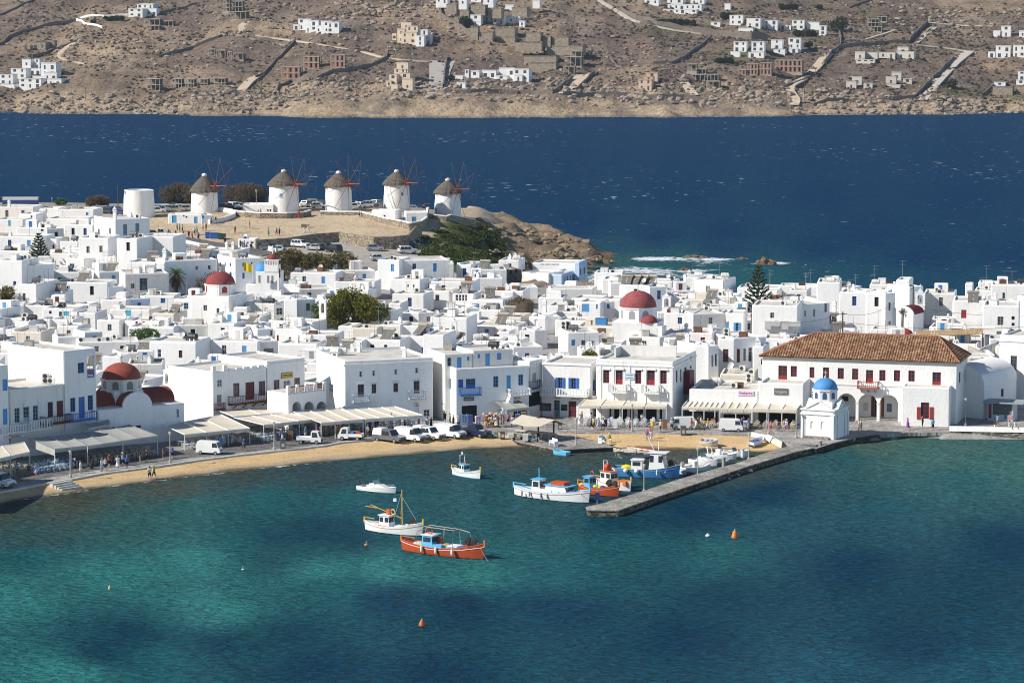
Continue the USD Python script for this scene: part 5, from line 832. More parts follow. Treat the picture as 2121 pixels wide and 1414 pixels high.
for gy in np.arange(462,665,8.5):
 for gx in np.arange(-140,142,9.0):
  x,y=gx+_r.uniform(-2,2),gy+_r.uniform(-1.5,1.5);w,d=_r.uniform(5.5,9),_r.uniform(5.5,8);a=math.radians(_r.uniform(-8,24))
  if abs(CXP+FPX*x/y-1060)>1400 or not TOWN.contains(Point(x,y)):continue
  g=max(ground(x,y),1.0);fl=np.array([x,y,g])-Rz(-a)@np.array([w/2,0,0])
  pg=Polygon([(fl+Rz(-a)@np.array(p))[:2]for p in((0,0,0),(w,0,0),(w,d,0),(0,d,0))])
  if any(_foot[i].intersection(pg).area>0.04*pg.area for i in _tree.query(pg)):continue
  h=_r.uniform(3.0,4.6)
  p0,p1=proj(fl+[0,0,h]),proj(fl+Rz(-a)@np.array([w,0,0])+[0,0,h]);bp=proj(fl)[1]
  lim=0
  for H_,xl,xr,yt,yb in MID:
   if xr>p0[0]+3 and xl<p1[0]-3 and H_.loc[1]>y:lim=max(lim,min(yb,proj(H_.loc)[1])if yt<p0[1]else yt)
  for x0,x1,py in EXTRA_KEEP:
   if x1>p0[0]and x0<p1[0]and py>p0[1]-4 and bp>py-30:lim=1e9 if bp<py+12 else max(lim,py)
  top=min(p0[1],p1[1])
  if top<lim:
   h2=(bp-lim)/scl(fl)
   if h2<2.2:continue
   h=min(h,h2)
  FILL.append((fl,-a,w,d,h))
from PIL import Image,ImageDraw
_im=Image.new('I',(2721,700),0);_dr=ImageDraw.Draw(_im);_items=[]
for h in HOUSES:_items.append((h.loc[1],0,h.loc,h.rz,h.W,h.D,h.H))
for k,(fl,a,w,d,h)in enumerate(FILL):_items.append((fl[1],k+1,fl,a,w,d,h))
for _,k,fl,a,w,d,h in sorted(_items,key=lambda t:-t[0]):
 R=Rz(a);c=[fl+R@np.array(p)for p in((0,0,0),(w,0,0),(w,d,0),(0,d,0))];pr=lambda p:(proj(p)[0]+300,proj(p)[1]-300)
 hull=shapely.MultiPoint([pr(p+[0,0,z])for p in c for z in(0,h)]).convex_hull
 _dr.polygon([tuple(q)for q in hull.exterior.coords],fill=k)
_cnt=np.bincount(np.asarray(_im).ravel(),minlength=len(FILL)+1)
FILL=[f for k,f in enumerate(FILL)if _cnt[k+1]>150]
_n0=len(HOUSES)
for fl,a,w,d,h in FILL:
 H_=House('house','~'+('small' if w<7 else 'plain')+' low white house half hidden among roofs','house',fl,a,w,d,h,OLDW if _r.rand()<.25 else WHITE,ROOFG if _r.rand()<.08 else ROOFC,group='white houses of the old town')
 if _r.rand()<.95 and w>4:
  for u in([w*.3,w*.7]if w>7 else[w*.5]):
   c=[BLUE,LBLUE,DRED,GREY,PALE][_r.randint(5)]
   if _r.rand()<.8:H_.opening('f',u-.45,u+.45,h*.45,min(h*.45+1.2,h-.5),'w' if _r.rand()<.6 else 's',c)
for h in HOUSES[_n0:]:h.build()
print('houses',len(HOUSES),'fill',len(FILL))
# ========= awnings and market canopies
def awning(name,label,f,b,zf,zb,n,mat,group=None,valance=.35,posts=True,side=None,scallop=False,cat='awning',inset=.0):
 """canvas roof between a front edge and a back edge (pixels), in n panels divided by bars"""
 zf,zb=zf-.35,zb-.35;F0,F1,B0,B1=P(*f[0],zf),P(*f[1],zf),P(*b[0],zb),P(*b[1],zb);t=Thing(name,label,cat,(0,0,0),0,group)
 for k in range(n):
  u0,u1=(k+.03)/n,(k+.97)/n;q=[F0+(F1-F0)*u0,F0+(F1-F0)*u1,B0+(B1-B0)*u1,B0+(B1-B0)*u0]
  V,Fc=[],[]
  for i in range(7):
   for j in range(5):s_,v=i/6,j/4;p=(q[0]*(1-s_)+q[1]*s_)*(1-v)+(q[3]*(1-s_)+q[2]*s_)*v;V.append(p-[0,0,.1*math.sin(math.pi*s_)*math.sin(math.pi*v)])
  V=np.array(V);lo=V-[0,0,.03]
  Fc=[[i*5+j,(i+1)*5+j,(i+1)*5+j+1,i*5+j+1]for i in range(6)for j in range(4)]
  mb=MB();mb.add(V,Fc);mb.add(lo,[f_[::-1]for f_ in Fc]);t.part('panel',mb,mat,smooth=False)
  if valance:
   mb=MB();a,c=q[0],q[1];o=(F0-B0);o=o/np.linalg.norm(o)*.06;o[2]=-.03
   m=8;mb2=[]
   for j in range(m):p0,p1=a+(c-a)*j/m+o,a+(c-a)*(j+1)/m+o;d=valance*(1 if not scallop else.75+.25*(j%2));mb.add([p0,p1,p1-[0,0,d]+o*(.5+.3*math.sin(j+k)),p0-[0,0,d]+o*(.5+.3*math.sin(j+k+1))],[[0,1,2,3]])
   t.part('valance',mb,mat)
 mb=MB();up=np.array([0,0,.04])
 for k in range(n+1):u=k/n;mb.bar(F0+(F1-F0)*u+up,B0+(B1-B0)*u+up,.09,.12)
 mb.bar(F0,F1,.12,.14);mb.bar(B0,B1,.12,.12);t.part('frame',mb,WPAINT if mat is CANVAS else STEEL)
 if posts:
  for k in range(0,n+1,1 if n<4 else 2):
   p=F0+(F1-F0)*k/n;g=bg(p[0],p[1]);mb=MB();mb.box(p[0]-.06,p[0]+.06,p[1]-.06,p[1]+.06,g,p[2]);t.part('post',mb,WPAINT)
 if side:
  for s_ in side:a,c=(F0,B0)if s_=='l' else(F1,B1);mb=MB();mb.add([a,c,c-[0,0,1.2],a-[0,0,.9]],[[0,1,2,3]]);t.part('side_panel',mb,mat)
 return t
AW=dict(group='cafe awnings along the quay')
awning('awning','cream canvas awning at the far left corner of the quay',((-60,962),(61,935.5)),((-90,940),(50,916)),3.8,4.2,3,CANVAS,**AW)
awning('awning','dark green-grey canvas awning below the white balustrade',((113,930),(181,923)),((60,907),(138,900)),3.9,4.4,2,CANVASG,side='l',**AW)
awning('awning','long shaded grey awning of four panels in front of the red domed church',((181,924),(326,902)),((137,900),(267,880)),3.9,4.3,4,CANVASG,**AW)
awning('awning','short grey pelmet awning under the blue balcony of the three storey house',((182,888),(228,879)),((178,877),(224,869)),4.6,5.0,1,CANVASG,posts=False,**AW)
awning('awning','pale awning beside the flagpole with half of it in shade',((382,900),(517,887)),((340,881),(458,859)),3.4,3.8,3,CANVAS,**AW)
awning('awning','cream awning sloping from under the red wooden balcony',((484,863),(594,854)),((451,850),(563,840)),3.75,4.05,2,CANVAS,posts=False,valance=.2,**AW)
awning('awning','wide cream awning behind the tall grey bin',((546,880),(656,868)),((485,865),(597,855)),3.6,3.8,3,CANVAS,**AW)
awning('awning','cream awning in front of the white arched terrace',((665,876),(752,868)),((604,852),(706,845)),3.6,4.0,3,CANVAS,**AW)
awning('awning','cream awning with raised bars reaching to the parked vans',((757,868),(875,860)),((708,849),(818,842)),3.5,3.9,4,CANVAS,**AW)
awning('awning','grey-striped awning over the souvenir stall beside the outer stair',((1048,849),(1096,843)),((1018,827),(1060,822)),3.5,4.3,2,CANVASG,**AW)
awning('awning','four panel cream awning under the red door building',((1198,840),(1380,841.5)),((1218,820),(1386,821)),3.6,4.4,4,CANVAS,**AW)
awning('awning','flat canvas strip above the four panel awning',((1216,821),(1387,822)),((1220,813),(1391,814)),4.4,4.6,3,CANVAS,posts=False,valance=0,**AW)
awning('awning','brown-striped awning left of the pink lettering',((1413,843),(1492,844.5)),((1428,824),(1502,825)),3.6,4.4,7,CANVAS,scallop=True,**AW)
awning('awning','scalloped cream awning below the pink lettering',((1491,846),(1557,847)),((1504,826),(1567,827)),3.6,4.4,4,CANVAS,valance=.6,scallop=True,**AW)
awning('awning','cream awning below the dark grey sign',((1558,846),(1650,848)),((1571,826.5),(1664,828)),3.7,4.4,3,CANVAS,valance=.45,**AW)
F0,F1=P(1054,877,0.62),P(1139,884,0.62)
t=Thing('fish_market_stall','open market stall with beige canvas roof and stone counters on the platform','stall')
for k,(q,c)in enumerate([([(1057,875),(1088,882),(1113,864),(1081,858)],0),([(1085,882.5),(1119,882.8),(1150,869),(1114,864)],0)]):
 V=[P(x,y,z)for(x,y),z in zip(q,(3.0,3.0,3.5,3.5))];mb=MB();mb.slab(V,.05);t.part('canvas_roof',mb,CANVAS)
V=[P(x,y,z)for(x,y),z in zip([(1115,864),(1150,869.5),(1176,879),(1142,873)],(3.5,3.5,2.9,2.9))];mb=MB();mb.slab(V,.05);t.part('canvas_roof',mb,M((.3,.26,.2),.9,.1,.2))
for px,py in((1082,900),(1115,906),(1147,907)):p=P(px,py,0.62);mb=MB();mb.box(p[0]-.12,p[0]+.12,p[1]-.12,p[1]+.12,.8,4.6 if px!=1082 else 3.2);t.part('post',mb,M(BROWN,.8,.2,.3))
for(a,b)in(((1066,904),(1147,912)),):
 A,B=P(*a,0.62),P(*b,0.62);mb=MB();o=np.array([0,1.5,0]);mb.slab([A+[0,0,.95],B+[0,0,.95],B+o+[0,0,.95],A+o+[0,0,.95]],.1);t.part('counter',mb,M((.5,.46,.4),.7,.3,.2))
 for k in range(5):
  c=A+(B-A)*(k+.3)/5;pr=[(0,0),(.5,0),(.35,.45),(.0,.85),(1.2,.85),(.9,.45),(.75,0),(1.2,0)]
  m=m3.Manifold.cube((1.25,.3,.85))-m3.Manifold.cylinder(1,.42,circular_segments=14).rotate((90,0,0)).translate((.62,.6,.25));mb=MB();mb.mf(m);mb.xf(None,c+[0,.3,0]);t.part('arched_leg',mb,M((.52,.48,.42),.8,.2,.2))
# ========= the windmills
THATCH=M((0.125,0.108,0.09),.95,.05,.45,3.5,bump=.8);SPOKE=M((.16,.09,.06),.8,.2,.3,3);REDWOOD=M((.33,.09,.06),.7,.2,.2)
def windmill(label,x0,x1,yb,yc,ya,hx_,hy_,cap=True,wins=()):
 q=on_hill((x0+x1)/2,yb,13);s_=scl(q);R=(x1-x0)/s_/2;q=q+[0,R*.9,0];Hc=(yb-yc)/s_;Ha=(yb-ya)/s_
 t=Thing('windmill',label,'windmill',q,0,'row of white windmills on the hill')
 n=40;mb=MB();prof=[(R*1.05,-1.0),(R*1.02,0),(R*.99,Hc*.5),(R*.94,Hc)]+([(0,Hc)]if cap else[(R*.8,Hc),(R*.8,Hc-1.2),(0,Hc-1.2)])
 fine=[]
 for a,b in zip(prof[:-1],prof[1:]):fine+=[(a[0]+(b[0]-a[0])*k/5,a[1]+(b[1]-a[1])*k/5)for k in range(5)]
 mb.lathe(fine+[prof[-1]],n);v=mb.v[0];v[:,:2]*=(1+.025*(meshkit.fbm(v*[1,1,.8]+q,3)-.5))[:,None];body=t.part('tower',mb,WHITE,smooth=40)
 for px,py0,py1,wpx,c in wins:
  u=(px-(x0+x1)/2)/s_;u=max(min(u,R*.93),-R*.93);a=math.asin(u/(R*.97));z0,z1=(yb-py1)/s_,(yb-py0)/s_;ww=wpx/s_/max(math.cos(a),.35)
  mb=MB();mb.box(-ww/2,ww/2,-R*.99-.03,-R*.8,z0,z1);mb.xf(Rz(a));p=t.part('window',mb,M(c,.6,.3,.1));mb=MB();mb.box(-ww/2-.08,ww/2+.08,-R*.99-.07,-R*.9,z0-.1,z0);mb.xf(Rz(a));t.part('sill',mb,WHITE,parent=p)
 if not cap:return t
 mb=MB();m_=60;prof=[(R*1.0,Hc-.05),(R*1.09,Hc-.35),(R*1.05,Hc+.15)]+[(R*1.05*(1-k/9)+.02+R*.07*math.sin(math.pi*k/9),Hc+.15+(Ha-Hc-.2)*(k/9))for k in range(1,9)]+[(.3,Ha-.15)]
 mb.lathe(prof,m_);v=mb.v[0];ang=np.arctan2(v[:,1],v[:,0]);rag=meshkit.noise(np.stack([ang*7,v[:,2]*.6,v[:,2]*0],-1),4)-.5
 low=v[:,2]<Hc+.1;v[low,2]+=rag[low]*.45;v[:,:2]*=(1+.07*rag)[:,None];cp_=t.part('thatched_cap',mb,THATCH)
 mb=MB();mb.lathe([(.62,Ha-.55),(.58,Ha-.2),(.3,Ha+.05),(0,Ha+.1)],12);t.part('finial',mb,PLASTER((.7,.69,.66),.8),parent=cp_,smooth=50)
 th_=math.radians(43);nrm=np.array([math.sin(th_),-math.cos(th_),0.06]);side=np.array([math.cos(th_),math.sin(th_),0]);up=np.cross(side,-nrm);up=up*np.sign(up[2])
 hub=np.array([(hx_-(x0+x1)/2)/s_,-R*.95,(yb-hy_)/s_]);hub[:2]=nrm[:2]*max(R*1.12,hub[0]/nrm[0])if True else hub[:2]
 mb=MB();mb.tube([hub-nrm*R,hub,hub+nrm*4.2],[.16,.16,.07],7);ax=t.part('axle',mb,REDWOOD)
 ph=rs.uniform(0,.6)
 for k in range(10):
  a=ph+k*math.pi/5;d=side*math.cos(a)+up*math.sin(a);mb=MB();mb.tube([hub+d*.1,hub+d*6.9],.07,5,.045);sp=t.part('sail_spoke',mb,SPOKE)
  mb=MB();mb.tube([hub+nrm*.12,hub+nrm*.12+d*1.2],.075,5,.06);t.part('root',mb,REDWOOD,parent=sp)
 mb=MB()
 for k in range(10):
  a,b=ph+k*math.pi/5,ph+(k+1)*math.pi/5;p,r_=(hub+(side*math.cos(c)+up*math.sin(c))*6.5 for c in(a,b));mb.tube([p,r_],.012,3,cap=False);mb.tube([p,hub+nrm*4.1],.01,3,cap=False)
 t.part('rigging',mb,M((.25,.2,.17),.8,.2,0));return t
windmill('thatched windmill standing nearest the big bushes, leftmost of the five with sails',393.5,449.5,440,396,361,447,385,wins=((397,430,440,3,LBLUE),(398,398,402,3,LBLUE)))
windmill('broad thatched windmill with two small blue windows',554.7,617.3,439.5,383,353,612,382,wins=((582,401,408,5,LBLUE),(583,424,430,5,LBLUE)))
windmill('middle thatched windmill with a tall niche low on its left side',672,728,438.5,385,356,721,381,wins=((676,417,436,4,(.6,.6,.62)),(676,385,392,3,(.25,.12,.1))))
windmill('thatched windmill with one dark window above the walled yard',793.7,848,438,381,353,834,379,wins=((833,399,405,3.5,DARK),(797,418,434,3,(.55,.5,.42)),(798,382,387,3,(.5,.45,.4))))
windmill('thatched windmill nearest the headland with a blue door at its foot',899.6,954.6,449,399,371,947.5,392,wins=((903,433,446,4,LBLUE),(904,399,405,3,(.4,.38,.33))))
windmill('capless old windmill stump, a plain white round tower',252.8,317,452,395,395,0,0,cap=False,wins=((258,396,403,2,(.35,.3,.25)),))
RUBBLE=STONE((.16,.13,.095),(.42,.35,.26),(.12,.1,.075),.42)
def hill_wall(name,label,pts,h,cap=None,th_=.45,mat=None):
 w=[on_hill(a,b)for a,b in pts];fine=[w[0]]
 for a,b in zip(w[:-1],w[1:]):
  n=max(1,int(np.linalg.norm(b-a)/3));fine+=[np.array([*(a+(b-a)*k/n)[:2],max((a+(b-a)*k/n)[2],ground(*(a+(b-a)*k/n)[:2]))])for k in range(1,n+1)]
 hs=np.full(len(fine),h)if np.ndim(h)==0 else np.interp(np.linspace(0,1,len(fine)),np.linspace(0,1,len(h)),h)
 t=Thing(name,label,'wall');mb,cb=MB(),MB()
 for i,(a,b)in enumerate(zip(fine[:-1],fine[1:])):
  n=np.array([-(b-a)[1],(b-a)[0],0]);n=n/(np.linalg.norm(n)+1e-9)*th_/2;h0,h1=hs[i],hs[i+1]
  f=[[0,1,5,4],[3,7,6,2],[4,5,6,7],[0,4,7,3],[1,2,6,5]]
  mb.add([a-n-[0,0,1.2],b-n-[0,0,1.2],b+n-[0,0,1.2],a+n-[0,0,1.2],a-n+[0,0,h0],b-n+[0,0,h1],b+n+[0,0,h1],a+n+[0,0,h0]],f)
  if cap:n=n*1.25;cb.add([a-n+[0,0,h0],b-n+[0,0,h1],b+n+[0,0,h1],a+n+[0,0,h0],a-n*.8+[0,0,h0+.22],b-n*.8+[0,0,h1+.22],b+n*.8+[0,0,h1+.22],a+n*.8+[0,0,h0+.22]],f)
 t.part('masonry',mb,mat or RUBBLE)
 if cap:t.part('coping',cb,WHITE)
hill_wall('yard_wall','curved whitewashed yard wall beside the first thatched windmill',[(433,464),(465,458),(485,451),(488,446),(478,441),(455,438)],1.0,mat=WHITE)
hill_wall('terrace_wall','stone terrace wall with white coping below the second windmill',[(486,447),(510,450),(540,452),(595,452.5),(630,450),(643,446)],1.15,True)
hill_wall('terrace_wall','low stone wall with white coping below the middle windmill',[(664,445),(700,446),(748,446)],.8,True)
hill_wall('yard_wall','long stepped stone wall with white coping around the yard of the fourth windmill',[(746,448),(790,461),(850,477),(872,474),(884,466),(887,441)],[1.0,1.3,1.7,1.7,1.6,1.2],True)
hill_wall('yard_wall','short curved stone wall with white coping behind the walled yard',[(765,432),(810,434),(850,430),(885,436)],.7,True)
hill_wall('terrace_wall','stone terrace wall with white coping below the last windmill',[(888,452),(925,458),(960,465),(984,470)],[.9,1.2,1.6,1.6],True)
hill_wall('retaining_wall','long shaded stone retaining wall behind the car park',[(530,516),(590,512),(650,505),(706,500)],[2.0,2.0,2.2,2.1])
hill_wall('retaining_wall','sunlit stone retaining wall with pale vertical joints behind the car park',[(700,500),(740,508),(776,516)],[2.0,2.3,2.7])
hill_wall('retaining_wall','shaded stone retaining wall at the right end of the car park',[(776,516),(815,516),(846,513),(872,485)],[2.7,2.9,2.9,.8])
hill_wall('roadside_wall','low white roadside wall by the lone red barrier',[(535,513),(573,523)],1.0,mat=WHITE)
hill_wall('roadside_wall','long low white wall along the sloping hill road',[(360,497),(400,506),(447,517)],.6,mat=WHITE)
hill_wall('low_wall','tumbled low stone wall at the edge of the gravel above the bushes',[(870,522),(900,516),(925,507)],.5)
hill_wall('low_wall','low dark stone wall along the ridge of the car park behind the windmills',[(330,428),(560,426),(760,424),(880,426)],.5)
hill_wall('stone_block','short stump of broken stone wall alone on the sandy slope',[(624,471.5),(640,471.5)],.8,th_=1.0)
def ribbon(name,label,pts,w,mat,fn,lift=.05,kind='structure',cat=None):
 c=[fn(a,b)for a,b in pts];fine=[]
 for a,b in zip(c[:-1],c[1:]):n=max(1,int(np.linalg.norm(b-a)/4));fine+=[a+(b-a)*k/n for k in range(n)]
 fine.append(c[-1]);fine=np.array(fine);k_=2
 sm=fine.copy()
 for _ in range(4):sm[1:-1]=(sm[:-2]+sm[1:-1]*2+sm[2:])/4
 tg=np.gradient(sm,axis=0)[:,:2];tg/=np.linalg.norm(tg,axis=1,keepdims=True)+1e-9;nr=np.stack([-tg[:,1],tg[:,0]],1);ws=np.interp(np.linspace(0,1,len(sm)),np.linspace(0,1,len(w)),w)if np.ndim(w)else np.full(len(sm),w)
 V=[]
 for i,p in enumerate(sm):
  for s_ in(-1,-.33,.33,1):q=p[:2]+nr[i]*ws[i]/2*s_;V.append([q[0],q[1],p[2]+lift])
 F=[[i*4+j,i*4+j+1,(i+1)*4+j+1,(i+1)*4+j]for i in range(len(sm)-1)for j in range(3)]
 V=np.array(V);lo=V-[0,0,.8];mb=MB();f2=[f[::-1]for f in F]if(np.cross(V[1]-V[0],V[4]-V[0])[2]<0)else F;mb.add(V,f2)
 n=len(sm);sk=[[i*4,(i+1)*4,len(V)+(i+1)*4,len(V)+i*4]for i in range(n-1)]+[[i*4+3,len(V)+i*4+3,len(V)+(i+1)*4+3,(i+1)*4+3]for i in range(n-1)]
 mb2=MB();mb2.add(np.vstack([V,lo]),f2+sk);single(name,label,cat,mb2,mat,kind=kind)
ribbon('road',None,[(352,490),(400,499),(450,509),(520,520),(570,528)],[5,6,7,7],M((.13,.125,.12),.9,.2,.3,.8),on_hill,.12)
# ========= trees and shrubs
def leafball(mb,c,r,n,ls,rnd,sq=(1,1,.8),hollow=.55):
 d=rnd.normal(size=(n,3));d/=np.linalg.norm(d,axis=1,keepdims=True);rad=(hollow+(1-hollow)*rnd.rand(n))*r
 bump_=1+.45*(meshkit.fbm(d*1.8+np.asarray(c)*.3,3)-.5)*2
 p=d*(rad*bump_)[:,None]*np.array(sq)+c
 a=rnd.normal(size=(n,3));a=a+d*.4;a/=np.linalg.norm(a,axis=1,keepdims=True);b=np.cross(a,rnd.normal(size=(n,3)));b/=np.linalg.norm(b,axis=1,keepdims=True)+1e-9;s_=ls*(.6+.8*rnd.rand(n))[:,None]
 V=np.stack([p-a*s_,p+b*s_*.55,p+a*s_,p-b*s_*.55],1).reshape(-1,3);i=np.arange(n)[:,None]*4;mb.add(V,np.hstack([i,i+1,i+2,i+3]));return mb
L_OLIVE=LEAF((.16,.155,.018),(.42,.36,.06));L_DULL=LEAF((.15,.125,.042),(.28,.23,.09));L_BROWN=LEAF((.15,.12,.085),(.25,.2,.14));L_GREEN=LEAF((.09,.17,.03),(.2,.31,.07));L_PINE=LEAF((.035,.065,.025),(.1,.14,.055),.2)
BARK=M((.12,.085,.055),.95,.1,.3,3)
def top_solve(px,py,h):
 q=P(px,py,8)
 for _ in range(10):g=max(ground(q[0],q[1]),1.0);q=P(px,py,g+h)
 return np.array([q[0],q[1],g])
def tree(name,label,px0,px1,pyt,h,mat,balls,seed,ls=.22,cat='tree',dens=1.0,group=None,pos=None,dy=0):
 rnd=np.random.RandomState(seed);q=top_solve((px0+px1)/2,pyt,h)if pos is None else np.asarray(pos);s_=scl(q);W=(px1-px0)/s_;t=Thing(name,label,cat,q,0,group);mb=MB()
 for(u,v,r)in balls:
  leafball(mb,np.array([u*W/2,rnd.uniform(-.25,.25)*W*.5,v*h]),r*W,int(430*dens*(r*W)**2/(ls/.22)**2*.36),ls,rnd)
 t.part('crown',mb,mat);mb=MB();k=max(1,min(4,len(balls)//3))
 for i in range(k):u=(i-(k-1)/2)*.3;mb.tube([(u*W*.5,0,-.6),(u*W*.7,.1,h*.35),(u*W,0,h*.72)],h*.035,7,h*.015)
 for(u,v,r)in balls[:6]:mb.tube([(u*W*.25,0,h*.3),(u*W*.5,0,v*h)],h*.015,5,h*.005)
 t.part('trunk',mb,BARK);return t
tree('olive_tree','large rounded green tree rising among the white roofs in mid town',660,803,598,8.2,L_OLIVE,[(-.6,.5,.2),(-.25,.72,.24),(.1,.66,.26),(.42,.6,.24),(.72,.5,.18),(-.05,.4,.25),(.4,.38,.2),(-.5,.34,.18),(.85,.35,.12),(-.3,.82,.14),(-.42,.62,.2)],1,.24)
tree('olive_tree','pale green smaller tree on the left flank of the large mid town tree',642,682,618,5.6,L_GREEN,[(-.2,.7,.38),(.2,.5,.4),(-.4,.3,.25)],2,.2)
for k,(x0,x1,yt,h,lab)in enumerate([(550,645,517,6.4,'dull olive tree at the left of the clump below the car park'),(612,690,522,6.2,'dull olive tree in the middle of the clump below the car park'),(662,748,524,5.6,'dull olive tree at the right of the clump below the car park')]):
 tree('tamarisk_tree',lab,x0,x1,yt,h,L_DULL,[(-.6,.55,.24),(-.2,.74,.27),(.25,.74,.27),(.62,.6,.24),(0,.45,.3),(-.5,.3,.22),(.5,.32,.24)],10+k,.22)
tree('tamarisk_tree','dark bushy tree at the left edge of the town',-14,36,582,6,L_DULL,[(-.3,.6,.35),(.2,.65,.33),(.3,.35,.3),(-.3,.3,.3)],20,.2)
tree('shrub_tree','thin brownish bush behind the small crimson dome',405,490,562,4.8,L_BROWN,[(-.55,.5,.24),(-.1,.72,.24),(.45,.62,.26),(.1,.4,.25)],21,.17,dens=.6)
for k,(x0,x1,yb,h,lab,m_)in enumerate([(316,398,424,4.4,'grey-brown tamarisk bush between the old mill stump and the first thatched windmill',L_BROWN),(368,402,426,3.6,'smaller tamarisk bush tucked behind the first thatched windmill',L_BROWN),(450,545,424,4.4,'grey-brown tamarisk bush right of the first thatched windmill',L_BROWN),(160,212,434,2.6,'round grey bush left of the old mill stump',L_BROWN),(96,122,432,1.6,'small green bush by the lamp above the left houses',L_GREEN)]):
 q=on_hill((x0+x1)/2,yb,13)+[0,14,0];q[2]=ground(q[0],q[1])if ground(q[0],q[1])>8 else 12.5
 tree('tamarisk_bush',lab,x0,x1,0,h,m_,[(-.6,.5,.22),(-.2,.66,.24),(.2,.62,.26),(.6,.55,.24),(0,.3,.3),(-.5,.25,.22),(.5,.25,.22)],30+k,.16,'bush',pos=q)
for x0,x1,yt,h,lab,m_,sd in[(641,672,430,2.0,'dark brown bush against the wall between the second and middle windmills',L_BROWN,41),(267,332,683,3.6,'low bright green treetop between left roofs',L_GREEN,42),(1046,1106,620,3.9,'roof garden shrubs below a reed screen',L_DULL,43),(996,1040,632,3.4,'small green shrub patch left of the reed screen',L_OLIVE,44),(594,640,664,3.6,'low shrub beside the lattice fence under the big tree',L_OLIVE,45),(1205,1240,713,6.8,'climbing vine by the light blue windows',L_OLIVE,46),(2010,2060,738,5.2,'leafy vines at the garden restaurant behind the town hall',L_GREEN,47),(1862,1880,625,7,'dry brown vine on the stair wall by the utility pole',L_BROWN,48),(905,918,592,3.6,'single dry shrub on a white roof terrace',L_BROWN,49)]:
 tree('shrub',lab,x0,x1,yt,h,m_,[(-.5,.75,.26),(0,.8,.3),(.5,.75,.26)],sd,.15,'shrub')
rnd=np.random.RandomState(5);mb=MB()
_c=0
for _ in range(900):
 px,py=rnd.uniform(872,1062),rnd.uniform(455,548);q=on_hill(px,py,7)if _c<210 else None
 if q is None:break
 if px<872+max(0,(500-py))*1.6 or px>1008+(py-455)*.65 or q[1]<640 or q[2]<1.5:continue
 if rnd.rand()<.3+.5*(py<480):continue
 r_=rnd.uniform(.6,1.5);leafball(mb,q+[0,0,r_*.1],r_,int(60*r_*r_),.3,rnd,(1.3,1,.55),.7);_c+=1
single('ground_cover','green creeping bushes covering the slope of the headland','bushes',mb,LEAF((.07,.095,.022),(.19,.2,.055)),kind='stuff')
def norfolk(label,px,pyt,pyb,h,seed):
 rnd=np.random.RandomState(seed);q=top_solve(px,pyt,h);t=Thing('norfolk_pine',label,'tree',q);mb=MB();mb.tube([(0,0,-.5),(0,0,h*.5),(.05,0,h)],.2,8,.03);t.part('trunk',mb,BARK)
 fb,wb=MB(),MB()
 n=13
 for i in range(n):
  z=h*(.18+.8*i/(n-1));L=(1-(i/n)**1.1)*h*.3+.25
  for j in range(6):
   a=j*math.pi/3+i*.5+rnd.uniform(-.15,.15);d=np.array([math.cos(a),math.sin(a),0]);pts=[np.array([0,0,z])+d*L*s_+[0,0,L*(.12*s_-.3*s_*(1-s_)+.22*s_*s_)]for s_ in np.linspace(0,1,6)]
   wb.tube(pts,.03,4,.012,cap=False)
   for s_ in np.linspace(.25,1.0,max(4,int(L/.16))):
    k=s_*5;i0=min(int(k),4);p=pts[i0]+(pts[i0+1]-pts[i0])*(k-i0);leafball(fb,p,.19,6,.16,rnd,(1,1,.8),.2)
 t.part('needles',fb,L_PINE);t.part('branch',wb,BARK,kind='stuff');return t
norfolk('tall tiered Norfolk pine silhouetted against the sea on the right',1571,551,615,10.5,1)
norfolk('tiered Norfolk pine growing between the left houses',80,484,545,8.2,2)
def palm(label,px,pyt,h,seed):
 rnd=np.random.RandomState(seed);q=top_solve(px,pyt,h);t=Thing('palm_tree',label,'tree',q);mb=MB();mb.tube([(0,0,-.5),(.1,0,h*.5),(0,0,h-1.6)],.3,9,.22);t.part('trunk',mb,BARK)
 def frond(mb,a,el,L,droop,w):
  pts=[];d=np.array([math.cos(a),math.sin(a),0])
  for s_ in np.linspace(0,1,7):pts.append(np.array([0,0,h-1.5])+d*L*s_*math.cos(el)+[0,0,L*(math.sin(el)*s_-droop*s_*s_)])
  sd=np.cross(d,[0,0,1.0])
  for i in range(6):
   for s_ in(-1,1):
    for m_ in range(2):p=pts[i]+(pts[i+1]-pts[i])*m_/2;e=p+sd*s_*w*(1-abs(i-3)/5)+(pts[i+1]-pts[i])*.9-[0,0,w*.35];mb.add([p,p+(pts[i+1]-pts[i])*.3,e],[[0,1,2]])
 mb=MB()
 for k in range(26):frond(mb,rnd.uniform(0,6.28),rnd.uniform(.0,1.25),2.0,rnd.uniform(.2,.6),.75)
 t.part('frond',mb,L_GREEN,kind='stuff');mb=MB()
 for k in range(40):frond(mb,rnd.uniform(0,6.28),rnd.uniform(-1.2,-.3),rnd.uniform(1.8,2.9),rnd.uniform(.25,.5),.6)
 t.part('dead_frond',mb,LEAF((.16,.1,.04),(.28,.19,.085)),kind='stuff')
palm('fan palm with a skirt of dry fronds beside the pale blue shutters',365,548,6.6,3)
